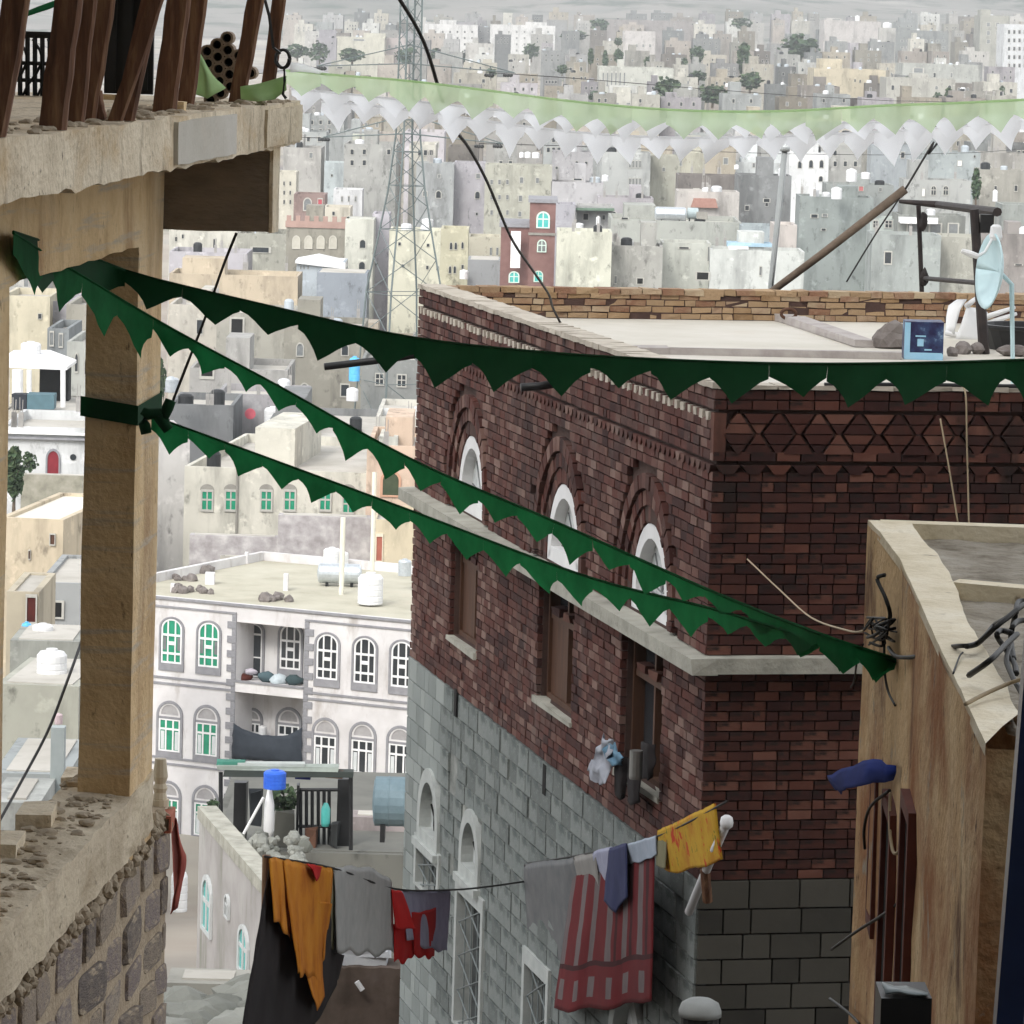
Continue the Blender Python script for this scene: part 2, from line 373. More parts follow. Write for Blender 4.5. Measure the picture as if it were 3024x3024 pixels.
# unit brick with softened arrises
def unit_brick():
    bm = bmesh.new(); bmesh.ops.create_cube(bm, size=1.0); bmesh.ops.translate(bm, verts=bm.verts, vec=(.5, .5, .5))
    me = bpy.data.meshes.new('brick'); bm.to_mesh(me); bm.free(); return me
ME_BRICK = unit_brick(); ME_BRICK.materials.append(M_brick1)
ME_BLOCK = unit_brick(); ME_BLOCK.name = 'block'; ME_BLOCK.materials.append(M_block)
mass = MB(); mass2 = MB()                              # bricks past the first 300
singles = []
def hit(a0, a1, z0, z1, opens, pad=.0):
    for o in opens:
        if a1 > o[0] - pad and a0 < o[1] + pad and z1 > o[2] - pad and z0 < o[3] + pad: return True
    return False
def archhit(a0, a1, z0, z1, k):                        # inside the moulded arch round an upper window
    for o in ARCH:
        c = (o[0] + o[1]) / 2; R = (o[1] - o[0]) / 2 * k; zc = o[3] - (o[1] - o[0]) / 2 * 1.1
        for a in (a0, (a0 + a1) / 2, a1):
            for z in (z0, z1):
                if abs(a - c) < R and z > o[2] - .01 and (z < zc or ((a - c) / R) ** 2 + ((z - zc) / (R * 1.15)) ** 2 < 1): return True
    return False
def courses(fr, length, z0, z1, opens, archk, single, skipbands):
    n = int(round((z1 - z0) / BH)); h = (z1 - z0) / n
    for k in range(n):
        b0 = z0 + k * h; a = 0.0; off = (k % 2) * BL / 2
        if any(b0 + h / 2 > s0 and b0 + h / 2 < s1 for s0, s1 in skipbands): continue
        first = True
        while a < length - .02:
            L = BL * random.choice((1, 1, 1, 1, .5, .98, 1.04))
            if first: L = BL - off if off else L
            first = False
            e = min(length, a + L)
            segs = [(a, e)]
            for o in opens:                            # cut at openings
                ns = []
                for s0, s1 in segs:
                    if s1 <= o[0] or s0 >= o[1] or b0 + h * .7 <= o[2] or b0 + h * .3 >= o[3]: ns.append((s0, s1)); continue
                    if s0 < o[0] - .03: ns.append((s0, o[0]))
                    if s1 > o[1] + .03: ns.append((o[1], s1))
                segs = ns
            for s0, s1 in segs:
                if archk and archhit(s0, s1, b0, b0 + h, archk): continue
                d = random.gauss(0, .0035)
                if single: singles.append((fr, s0, s1, b0, b0 + h, d))
                else: mass.box(fr, s0 + JT / 2, s1 - JT / 2, b0 + JT / 2, b0 + h - JT / 2, -T - .04, d, jit=.0025)
            a = e
# right face: bands counted from the top
zb1 = -2.3 * BH; zb0 = zb1 - 4 * BH                    # zigzag band
zt1 = zb0 - BH; zt0 = zt1 - BH                         # dog-tooth course
courses(RF, WID, zledge, 0, [], 0, True, [(zb0, zb1), (zt0, zt1)])
courses(RF, WID, zblk, zledge - .13, [], 0, True, [])
courses(LF, LEN, zledge, 0, ARCH, 1.6, False, [(zb0 + 3 * BH, zb1), (zt0, zt1)])
courses(LF, LEN, zblk, zledge - .13, LOW, 0, False, [])
# zigzag pattern of slant-cut bricks
def zigzag(fr, length, z0, z1, per, amp, gap, dst):
    nc = 4; h = (z1 - z0) / nc
    def xline(i, z):
        t = abs(((z - z0) / (z1 - z0)) * 2 - 1)        # 1 at edges, 0 in the middle
        return .12 + i * per / 2 + (amp if i % 2 else -amp) * (1 - 2 * t) / 2 * 1.0
    i = 0
    while .12 + (i + 1) * per / 2 < length:
        for c in range(nc):
            b0, b1 = z0 + c * h + .005, z0 + (c + 1) * h - .005
            P = []
            for cc in (-T - .04, random.gauss(.004, .004)):
                P += [fr.p(xline(i, b0) + gap, b0, cc), fr.p(xline(i + 1, b0) - gap, b0, cc), fr.p(xline(i + 1, b1) - gap, b1, cc), fr.p(xline(i, b1) + gap, b1, cc)]
            if (P[1] - P[0]).dot(fr.u) > .02 and (P[2] - P[3]).dot(fr.u) > .02: dst.hexa(P)
        i += 1
zz = MB(); zf = MB(); zigzag(RF, 4.2, zb0, zb1, .33, .115, .016, zf)
zf.box(RF, 0, .1, zb0, zb1, -T - .04, 0)
# dog-tooth course: trapezoid bricks with dark triangles between
def dogtooth(fr, length, z0, z1, per, dst):
    a = .02
    while a + per < length:
        dst.prism(fr, [(a + per * .3, z0 + .006), (a + per * .7, z0 + .006), (a + per * .97, z1 - .006), (a + per * .03, z1 - .006)], -T - .04, .012)
        a += per
dogtooth(RF, 4.2, zt0, zt1, .21, zf)
dogtooth(LF, LEN, zt0, zt1, .16, zz)
# soldier course with pale bricks along the top of the left face
a = .05; sold = MB(); pale = MB()
k = 0
while a < LEN:
    (pale if k % 2 else sold).box(LF, a, a + .085, zb0 + 3 * BH + .01, zb1 - .005, -T - .04, random.gauss(.006 if k % 2 else -.01, .004), jit=.004)
    a += .1; k += 1
o = zz.build('ornamental_brickwork', M_brick, bh); o['kind'] = 'stuff'
o = zf.build('front_ornament', M_brick2, bh); o['kind'] = 'stuff'
o = sold.build('soldier_course', M_brick, bh); o['kind'] = 'stuff'
o = pale.build('pale_soldier_bricks', M_cap, bh); o['kind'] = 'stuff'
# the 300 bricks that show largest: nearest the middle of the visible part of the right face
def vis(s):
    a = (s[1] + s[2]) / 2; z = (s[3] + s[4]) / 2
    if z > zledge: lim = 2.45 if z > RF.ab(2600, 1540)[1] else 1.95
    else: lim = 1.85
    return a < lim
vs_ = [s for s in singles if vis(s)]
random.shuffle(vs_); keep = set(id(s) for s in vs_[:300])
for s in singles:
    fr, s0, s1, b0, b1, d = s
    if id(s) in keep:
        link('brick', ME_BRICK, bh, fr.m(s0 + JT / 2, b0 + JT / 2, -T - .04, s1 - s0 - JT, b1 - b0 - JT, T + .04 + d))
    else: mass2.box(fr, s0 + JT / 2, s1 - JT / 2, b0 + JT / 2, b1 - JT / 2, -T - .04, d, jit=.0025)
# moulded arches: three stepped rings of brick on edge round each upper window
def archpts(c, z0, zc, R, kz=1.15, n=14):
    return [(c - R, z0)] + [(c - R * math.cos(math.pi * i / n), zc + R * kz * math.sin(math.pi * i / n)) for i in range(n + 1)] + [(c + R, z0)]
ar = MB()
for a0, a1, z0, z1 in ARCH:
    c = (a0 + a1) / 2; r = (a1 - a0) / 2; zc = z1 - r * 1.1
    for k0, k1, c0, c1 in ((1.0, 1.18, -.14, -.05), (1.2, 1.38, -.1, -.025), (1.4, 1.58, -.09, .008)):
        n = 22
        pts = []
        zl = z0
        # straight jambs
        m = max(2, int((zc - z0) / .085))
        for side in (-1, 1):
            for j in range(m):
                zz0 = z0 + (zc - z0) * j / m + .004; zz1 = z0 + (zc - z0) * (j + 1) / m - .004
                x0, x1 = sorted((c + side * r * k0, c + side * r * k1)); ar.box(LF, x0, x1, zz0, zz1, c0, c1 + random.gauss(0, .004))
        for j in range(n):
            t0 = math.pi * (j + .06) / n; t1 = math.pi * (j + .94) / n
            P = []
            dd = random.gauss(0, .004)
            for cc in (c0, c1 + dd):
                for t, R in ((t0, r * k0), (t1, r * k0), (t1, r * k1), (t0, r * k1)):
                    P.append(LF.p(c - R * math.cos(t), zc + R * 1.12 * math.sin(t), cc))
            ar.hexa(P)
o = ar.build('arch_brickwork', M_brick, bh); o['kind'] = 'stuff'
# upper arched windows: white frame, tracery pane
for a0, a1, z0, z1 in ARCH:
    c = (a0 + a1) / 2; r = (a1 - a0) / 2; zc = z1 - r * 1.1
    op = archpts(c, z0, zc, r, 1.1); ip = archpts(c, z0 + .13, zc, r * .8, 1.12)
    m = MB(); m.ring(LF, op, ip, -.2, -.06); wf = m.build('arched_window', M_whitep, bh)
    m = MB(); m.prism(LF, ip, -.19, -.17); m.build('pane', M_plast, wf)
    m = MB()
    for t in range(5):
        an = math.pi * (t + .5) / 5
        m.tube([LF.p(c, z0 + .2, -.165), LF.p(c - r * .72 * math.cos(an), zc + r * .8 * math.sin(an), -.165)], .008, 5)
    for q in range(3):
        zz0 = z0 + .15 + (zc - z0 - .1) * q / 3
        m.tube([LF.p(c - r * .78, zz0, -.165), LF.p(c + r * .78, zz0 + .02, -.165)], .008, 5)
    m.build('tracery', M_glassgrey, wf)
# lower windows: brown shutters, transom, brick corbels
for wi, (a0, a1, z0, z1) in enumerate(LOW):
    m = MB(); fw = .05
    m.ring(LF, [(a0, z0), (a1, z0), (a1, z1), (a0, z1)], [(a0 + fw, z0 + fw), (a1 - fw, z0 + fw), (a1 - fw, z1 - fw), (a0 + fw, z1 - fw)], -.22, -.1)
    am = (a0 + a1) / 2; zt = z0 + (z1 - z0) * .68
    m.box(LF, am - .025, am + .025, z0 + fw, z1 - fw, -.21, -.12)
    m.box(LF, a0 + fw, a1 - fw, zt - .03, zt + .03, -.21, -.115)
    wf = m.build('casement_window', M_wood, bh)
    m = MB(); m.quad([LF.p(a0, z0, -.2), LF.p(a1, z0, -.2), LF.p(a1, z1, -.2), LF.p(a0, z1, -.2)]); m.build('pane', M_glassdark, wf)
    if wi < 2:
        m = MB(); m.box(LF, am + .03, a1 - fw, z0 + fw, zt - .03, -.17, -.13); m.build('shutter', M_wood, wf)
    for q in range(3):
        m = MB(); aa = a0 + fw + (a1 - a0 - 2 * fw) * (q + .1) / 3
        m.box(LF, aa, aa + (a1 - a0) * .2, zt + .03, zt + .1 , -.2, -.09 , jit=.01); m.build('corbel_brick', M_brick1, wf)
    m = MB(); m.box(LF, a0 - .05, a1 + .05, z0 - .06, z0, -.2, .03, jit=.012); m.build('window_sill', M_ledge, wf)
# ledge round the house
m = MB()
m.box(LF, -.16, LEN + .05, zledge - .13, zledge, -.05, .16, jit=.01)
m.build('ledge', M_ledge, bh)
m = MB(); m.box(RF, .002, WID, zledge - .128, zledge - .002, -.05, .158); m.build('ledge', M_ledge, bh)
# grey block base
bw, bhh = .42, .205
nrow = int((zblk - ZB) / bhh)
blk = []
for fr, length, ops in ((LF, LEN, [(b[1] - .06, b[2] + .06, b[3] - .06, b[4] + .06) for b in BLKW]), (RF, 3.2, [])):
    b1 = zblk
    for k in range(nrow):
        hh = bhh if k else bhh * 1.15
        a = 0.0; f = True
        while a < length:
            L = bw * random.choice((1, 1, .9, .55)) if not (f and k % 2) else bw / 2
            f = False; e = min(length, a + L); segs = [(a, e)]
            for o in ops:
                ns = []
                for s0, s1 in segs:
                    if s1 <= o[0] or s0 >= o[1] or b1 - hh * .3 <= o[2] or b1 - hh * .7 >= o[3]: ns.append((s0, s1)); continue
                    if s0 < o[0] - .05: ns.append((s0, o[0]))
                    if s1 > o[1] + .05: ns.append((o[1], s1))
                segs = ns
            for s0, s1 in segs: blk.append((fr, s0, s1, b1 - hh, b1))
            a = e
        b1 -= hh
def pix(p):
    z = p.dot(cf); return 1512 + FPX * p.dot(cr) / z, 1512 - FPX * p.dot(cu) / z
inview = []; rest = []
for b in blk:
    x, y = pix(b[0].p((b[1] + b[2]) / 2, (b[3] + b[4]) / 2, 0))
    (inview if (y < 3060 and b[0] is LF) else rest).append(b)
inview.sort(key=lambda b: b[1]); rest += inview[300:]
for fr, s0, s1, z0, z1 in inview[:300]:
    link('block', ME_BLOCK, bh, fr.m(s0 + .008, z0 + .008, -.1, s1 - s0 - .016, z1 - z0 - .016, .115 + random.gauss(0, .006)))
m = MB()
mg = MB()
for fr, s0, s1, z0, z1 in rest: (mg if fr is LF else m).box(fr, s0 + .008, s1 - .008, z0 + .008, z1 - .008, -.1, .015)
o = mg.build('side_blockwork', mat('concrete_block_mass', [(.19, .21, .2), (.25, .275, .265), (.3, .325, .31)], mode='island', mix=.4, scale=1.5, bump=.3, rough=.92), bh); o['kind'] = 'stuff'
o = m.build('blockwork', mat('shaded_block', [(.035, .033, .028), (.06, .056, .046), (.08, .075, .062)], mode='island', mix=.4, scale=1.5, bump=.5, rough=.95), bh); o['kind'] = 'stuff'  # right-face blocks: their shade is put into a near-black brown
m = MB()
xs_ops = [(b[1], b[2], b[3], b[4]) for b in BLKW]
_c = core; core = MB()
def sheet(fr, length, opens, c, top):
    xs = sorted({.06, length, *[o[0] for o in opens], *[o[1] for o in opens]})
    for x0, x1 in zip(xs, xs[1:]):
        z = ZB
        for z0, z1 in sorted([(o[2], o[3]) for o in opens if o[0] <= x0 + 1e-6 and o[1] >= x1 - 1e-6]) + [(top, top)]:
            if z0 > z + 1e-4: m.box(fr, x0, x1, z, z0, -T + .002, c)
            z = z1
sheet(LF, LEN, xs_ops, .002, zblk - .01)
m.build('block_joints', M_blockjoint, bh)
# windows in the block base
M_trim = mat('pale_stone_trim', [(.34, .36, .35), (.45, .47, .45)], scale=6, bump=.2, rough=.9)
for kind, a0, a1, z0, z1 in BLKW:
    c = (a0 + a1) / 2; r = (a1 - a0) / 2
    if kind == 'arch':
        zc = z1 - r * 1.1
        m = MB(); m.ring(LF, archpts(c, z0 - .06, zc, r + .07, 1.1), archpts(c, z0 + .06, zc, r * .86, 1.1), -.12, .045); wf = m.build('arched_fanlight', M_trim, bh)
        m = MB(); m.prism(LF, archpts(c, z0 + .05, zc, r * .88, 1.1), -.1, -.08); m.build('pane', M_plast, wf)
        m = MB()
        for q in range(4):
            an = math.pi * (q + .5) / 4; m.tube([LF.p(c, z0 + .1, -.07), LF.p(c - r * .8 * math.cos(an), zc + r * .85 * math.sin(an), -.07)], .011, 5)
        m.lathe(LF.p(c, zc, -.085), [(r * .45, 0), (r * .45, .02), (r * .36, .02), (r * .36, 0)], 14, axis=LF.n)
        m.build('tracery', M_dark, wf)
        m = MB(); m.box(LF, a0 - .1, a1 + .1, z0 - .14, z0 - .061, -.1, .09); m.build('sill', M_trim, wf)
    else:
        m = MB(); m.ring(LF, [(a0 - .07, z0), (a1 + .07, z0), (a1 + .07, z1 + .12), (a0 - .07, z1 + .12)], [(a0 + .03, z0 + .03), (a1 - .03, z0 + .03), (a1 - .03, z1 - .03), (a0 + .03, z1 - .03)], -.15, .04); wf = m.build('barred_window', M_trim, bh)
        m = MB(); m.quad([LF.p(a0, z0, -.14), LF.p(a1, z0, -.14), LF.p(a1, z1, -.14), LF.p(a0, z1, -.14)]); m.build('pane', M_glassdark, wf)
        m = MB()
        for q in range(1, 4): m.tube([LF.p(a0 + (a1 - a0) * q / 4, z0 + .03, 0), LF.p(a0 + (a1 - a0) * q / 4, z1 - .03, 0)], .008, 5)
        nn = max(2, int((z1 - z0) / .28))
        for q in range(nn):
            zz0 = z0 + (z1 - z0) * q / nn; dz = (z1 - z0) / nn
            m.tube([LF.p(a0 + .03, zz0, .005), LF.p(a1 - .03, zz0 + dz, .005)], .008, 5); m.tube([LF.p(a0 + .03, zz0 + dz, .01), LF.p(a1 - .03, zz0, .01)], .008, 5)
        m.build('window_bars', mat('grey_iron', [(.16, .18, .18), (.22, .25, .25)], rough=.6), wf)
# scupper slots under the brickwork
for x, y in ((863, 1322), (1031, 1467)):
    a, b = lab(x, y); m = MB(); m.box(LF, a - .06, a + .06, b - .16, b + .12, .017, .024); m.build('damp_stain_slot', M_dark, bh)
# roof and parapets
m = MB(); m.box(RF, .23, WID - .3, -PH - .15, -PH, -LEN + .25, -T - .23); m.build('roof', M_screed, bh)
m = MB()
nb = int(LEN / .24)
for k in range(nb):
    m.box(LF, k * LEN / nb + .004, (k + 1) * LEN / nb - .004, .004, .05, -.27, .02, jit=.006)
o = m.build('parapet_coping', M_cap, bh); o['kind'] = 'stuff'
m = MB()
for k in range(int(WID / .24)): m.box(RF, .03 + k * .24 + .004, .03 + (k + 1) * .24 - .004, .003, .035, -.26, .012, jit=.006)
o = m.build('front_coping', M_cap, bh); o['kind'] = 'stuff'
m = MB()
m2 = MB(); m2.box(RF, .25, WID - .31, -PH - .01, -.02, -LEN + .23, -LEN + .05); m2.build('parapet_core', M_mortar, bh)
for side in ('back', 'left'):
    for k in range(4):
        b0 = -PH + k * PH / 4; a = .28
        while a < (WID - .35 if side == 'back' else LEN - .3):
            L = random.choice((.2, .22, .22, .24, .12))
            if random.random() > .015:
                if side == 'back': m.box(RF, a + .006, a + L - .006, b0 + .006, b0 + PH / 4 - .006, -LEN + .22, -LEN + .26 + random.gauss(0, .008), jit=.006)
                else: m.box(LF, a + .006, a + L - .006, b0 + .006, b0 + PH / 4 - .006, -.30 + random.gauss(0, .004), -.24, jit=.004)
            a += L
a = .25
while a < WID - .4:
    L = random.choice((.22, .24, .13)); m.box(RF, a + .005, a + L - .005, -.018, .045, -LEN + .04, -LEN + .27, jit=.008); a += L
o = m.build('parapet_bricks', M_tanbrick, bh); o['kind'] = 'stuff'
# drain spouts on the left wall
for i, (x, y, x2, y2) in enumerate(((842, 660, 612, 692), (1050, 722, 983, 731))):
    a, b = lab(x, y); P = LF.p(a, b, -.03); q = onplane(x2 * K, y2 * K, P, dL)
    m = MB(); q = P + (q - P)
    m.tube([P, P.lerp(q, .5) + V((0, 0, -.01)), q], .038, 10); m.build('drain_spout', M_rubber, bh, smooth=True)
    m = MB(); m.lathe(q, [(.03, 0), (.03, .01)], 10, axis=(q - P)); 
o = mass.build('brickwork', M_brick, bh); o['kind'] = 'stuff'
o = mass2.build('front_brickwork', M_brick2, bh); o['kind'] = 'stuff'
# curbs on the roof
zr = N0.z - PH
def roofcurb(pts, wdt, h, label):
    m = MB()
    P = [odz(x, y, zr) for x, y in pts]
    for p, q in zip(P, P[1:]):
        d = (q - p); d.z = 0; L = d.length; d.normalize(); fr = Frame(p, d, V((d.y, -d.x, 0))); m.box(fr, 0, L, -.002, h, -wdt / 2, wdt / 2, jit=.01)
    return m.build('roof_curb', mat('curb_cement', [(.3, .27, .26), (.42, .39, .37)], scale=5, bump=.4, rough=.95), bh)
roofcurb([(1000, 664), (1260, 668), (1700, 678)], .16, .07, '')
roofcurb([(1420, 590), (1500, 612), (1632, 656)], .2, .08, '')
# ================================================================== unfinished concrete house on the left
def unit2(px): return V((px.x, px.y, 0)).normalized()
th = math.atan((2471 - 1512) / FPX)
eL = V((math.sin(th), math.cos(th), 0)); eP = V((math.cos(th), -math.sin(th), 0))      # along the balcony, and out to the right
PB = ad(308, 380, 22.3)                                # a point on the right-hand face of beam and posts
BF = Frame(V((PB.x, PB.y, 0)), eL, eP)                 # a: along, away from us; b: height; c: out to the right
def bfz(x, y, c=0.0):                                  # height at a pixel on the plane c in front of the beam face
    q = onplane(x * K, y * K, BF.O + BF.n * c, BF.n) - BF.O
    return q.dot(BF.u), q.z
ch = thing('unfinished_house', 'unfinished concrete house frame with timber props on its balcony slab', 'house', (PB.x - 1, PB.y - 1, zg(PB.x, PB.y)))
OV = .575                                              # slab overhang
s_top = bfz(300, 225, OV)[1]; s_bot = bfz(300, 322, OV)[1]
a_end = bfz(568, 230, OV)[0]; a_can = 0.0
def rough_beam(name, fr, a0, a1, b0, b1, c0, c1, m, seg=.18, amp=.012, par=None, drip=0):
    """a cast concrete member with uneven arrises: cross-section resampled along its length"""
    mb = MB(); n = max(2, int((a1 - a0) / seg)); rows = []
    k = 6
    def ringp(a):
        P = []
        for i in range(k): P.append((b0, c0 + (c1 - c0) * i / k))
        for i in range(k): P.append((b0 + (b1 - b0) * i / k, c1))
        for i in range(k): P.append((b1, c1 + (c0 - c1) * i / k))
        for i in range(k): P.append((b1 + (b0 - b1) * i / k, c0))
        out = []
        for b, c in P:
            q = fr.p(a, b, c); d = noise.noise_vector(q * 4.1) * amp + noise.noise_vector(q * 13) * (amp * .5)
            if drip and b == b0: d.z -= abs(noise.noise(q * 9)) * drip
            out.append(q + d)
        return out + [out[0]]
    for i in range(n + 1): rows.append(ringp(a0 + (a1 - a0) * i / n))
    mb.grid(rows)
    mb.quad(rows[0][:-1][::-1]); mb.quad(rows[-1][:-1])
    return mb.build(name, m, par, recalc=True)
rough_beam('balcony_slab', BF, -9.5, a_end, s_bot, s_top, -6, OV, M_conc, par=ch, drip=.03, seg=.12)
# slab face panels cast in separate pours: proud patches
for x0, x1, b in ((330, 440, .012), (500, 566, .008)):
    a0 = bfz(x0, 250, OV)[0]; a1 = bfz(x1, 240, OV)[0]
    rough_beam('cement_patch', BF, a0, a1, s_bot + .01, s_top - .02, OV - .03, OV + b + .006, M_screed if b > .01 else M_conc, seg=.1, amp=.006, par=ch)
zbeam = bfz(265, 462)[1]
rough_beam('upper_slab', BF, -9.5, a_end, s_top + 2.7, s_top + 2.9, -6, OV + .1, M_conc, par=ch, seg=.4)
rough_beam('edge_beam', BF, -9.5, -.73, zbeam, s_bot + .01, -.27, 0, M_concw, par=ch, drip=.02)
rough_beam('edge_beam', BF, .01, a_end - .1, zbeam + .05, s_bot + .01, -.27, -.01, M_concw, par=ch)
zpb = bfz(262, 1482)[1]
PF = Frame(BF.p(-.73, 0, 0), eL, eP)
rough_beam('post', Frame(BF.p(-.73, zpb - .3, 0) , ZUP, eP), 0, 0, 0, 0, 0, 0, M_concw, par=None) if False else None
def rough_post(a0, a1, c0, c1, z0, z1, name, par, m):
    mb = MB(); rows = []; n = int((z1 - z0) / .12)
    for i in range(n + 1):
        z = z0 + (z1 - z0) * i / n; P = []
        for j in range(6): P.append((a0 + (a1 - a0) * j / 6, c0))
        for j in range(4): P.append((a1, c0 + (c1 - c0) * j / 4))
        for j in range(6): P.append((a1 + (a0 - a1) * j / 6, c1))
        for j in range(4): P.append((a0, c1 + (c0 - c1) * j / 4))
        out = []
        for a, c in P:
            q = BF.p(a, z, c); out.append(q + noise.noise_vector(V((q.x * 5, q.y * 5, q.z * 1.5))) * .008)
        rows.append(out + [out[0]])
    mb.grid(rows); mb.quad(rows[0][:-1]); mb.quad(rows[-1][:-1][::-1])
    return mb.build(name, m, par, recalc=True)
rough_post(-.73, 0, -.262, 0, zpb - .35, s_bot + .02, 'post', ch, M_concw)
a_p2 = bfz(11, 1000)[0]
rough_post(a_p2 - .73, a_p2, -.262, 0, zpb - .35, s_bot + .02, 'post', ch, M_concw)
# cantilever arm: broad face turned to us coloured as shaded, end as lit
zc0 = onplane(480 * K, 438 * K, BF.p(.0, 0, 0), eL).z
rough_beam('cantilever_arm', Frame(BF.O + BF.u * .26, eP, -eL), -.01, OV - .03, zc0, s_bot + .015, 0, .26, mat('shaded_concrete', [(.16, .13, .1), (.22, .18, .14), (.27, .22, .17)], scale=3, bump=.6, bscale=20, rough=.95, stretch=(1, 1, 3)), par=ch, seg=.06, amp=.006)
rough_beam('arm_end_lit', Frame(BF.O + BF.u * .26, eP, -eL), OV - .028, OV - .01, zc0 - .005, s_bot + .015, 0.003, .263, M_conc, par=ch, seg=.01, amp=.006)
# parapet beam below
zt_ = bfz(290, 1466)[1]; zb_ = bfz(288, 1562)[1]
rough_beam('parapet_beam', BF, -9.5, .03, zb_, zpb, -.36, .012, M_concb, par=ch, seg=.1, amp=.018)
m = MB()
for i in range(420):                                   # crumbled mortar on top of the beam
    a = random.uniform(-7, -.1); c = random.uniform(-.36, -.05)
    if -.78 < a < .05 and c > -.3: c = -.34
    r = random.uniform(.004, .018) if i % 9 else random.uniform(.02, .035); m.rock(BF.p(a, zpb + r * .2, c), r, seed=i, sq=(1.4, 1.4, .7))
o = m.build('mortar_crumbs', mat('mortar_crumb', [(.3, .25, .18), (.45, .38, .29)], scale=5, rough=1), ch); o['kind'] = 'stuff'
m = MB()
for i in range(150):
    a = random.uniform(-7, a_end - .1); r = random.uniform(.008, .028); m.rock(BF.p(a, s_top + r * .2, random.uniform(OV - .35, OV - .03)), r, seed=i + 300, sq=(1.4, 1.4, .7))
o = m.build('balcony_rubble', MATS['mortar_crumb'], ch); o['kind'] = 'stuff'
# stone wall under the parapet beam: rough stones set on edge between mortar beds
a_w = bfz(508 / K, 2600 / K)[0]
wall_lo = zb_ - 4.5
m = MB(); m.box(BF, -9.5, a_w - .02, wall_lo, zb_ + .0, -.4, -.03); m.build('wall_backing', mat('lime_mortar', [(.34, .27, .19), (.45, .37, .27)], scale=5, bump=.7, bscale=30, rough=.95, bdist=.03), ch)
M_stone = mat('grey_brown_stone', [(.13, .11, .1), (.23, .19, .15), (.29, .24, .19), (.2, .165, .16), (.34, .29, .23)], mode='object', mix=.5, scale=5, bump=.6, bscale=20, rough=.9, stains=[((.4, .33, .24), 4, .56, .66, (1, 1, .5))])
ST = []
for k in range(4):
    mb = MB(); n = 3
    mb.rock((0, 0, 0), .62, seed=k + 40, sq=(1, 1, 1))
    for i, v in enumerate(mb.v):
        x, y, z = v; q = lambda t: math.copysign(min(.5, abs(t) ** .28 * .5), t)
        mb.v[i] = (q(x), q(y), q(z))
    me = mb.mesh('stone', M_stone, False); ST.append(me)
zc = zb_ - .09; row = 0; cnt = 0
while zc > wall_lo + .2 and row < 13:
    hgt = random.uniform(.2, .27)
    a = -5.2
    while a < a_w - .05:
        L = random.uniform(.32, .8); e = min(a + L, a_w)
        if e - a > .06:
            mw = BF.m((a + e) / 2, zc - hgt / 2, -.05, e - a - .025, hgt - .035, .09 + random.uniform(-.03, .03))
            o = link('stone', random.choice(ST), ch, mw @ Matrix.Rotation(random.uniform(-.06, .06), 4, 'Z')); cnt += 1
        a = e
    zc -= hgt; row += 1
m = MB()
for i in range(240):
    a = random.uniform(-6, a_w); r = random.uniform(.012, .04); m.rock(BF.p(a, zb_ - random.uniform(.0, .11), random.uniform(-.04, .0)), r, seed=i)
o = m.build('mortar_lumps', MATS['mortar_crumb'], ch); o['kind'] = 'stuff'
mb = MB(); mb.box(Frame((0, 0, 0), (1, 0, 0), (0, -1, 0)), -12, -3.4, -9.5, 5, -12.5, 4); mb.build('sky_blocker', mat('blocker_black', [(.025, .022, .02), (.045, .04, .036)], scale=2, rough=1), ch)  # unseen black box added to keep sky light off the post
# low concrete stubs seen left of the post, floor slab behind the parapet
for x0, x1, y0, y1, Y in ((44, 150, 2402, 2600, 20.6), (178, 236, 2296, 2480, 22.9), (-80, 46, 2492, 2700, 19.9)):
    A = at(x0, y0, Y); B = at(x1, y0, Y); C = at(x0, y1, Y)
    m = MB(); m.box(Frame(A, (1, 0, 0), (0, -1, 0)), 0, B.x - A.x, C.z - A.z, 0, -.35, 0, jit=.008); m.build('wall_stub', M_conc, ch)
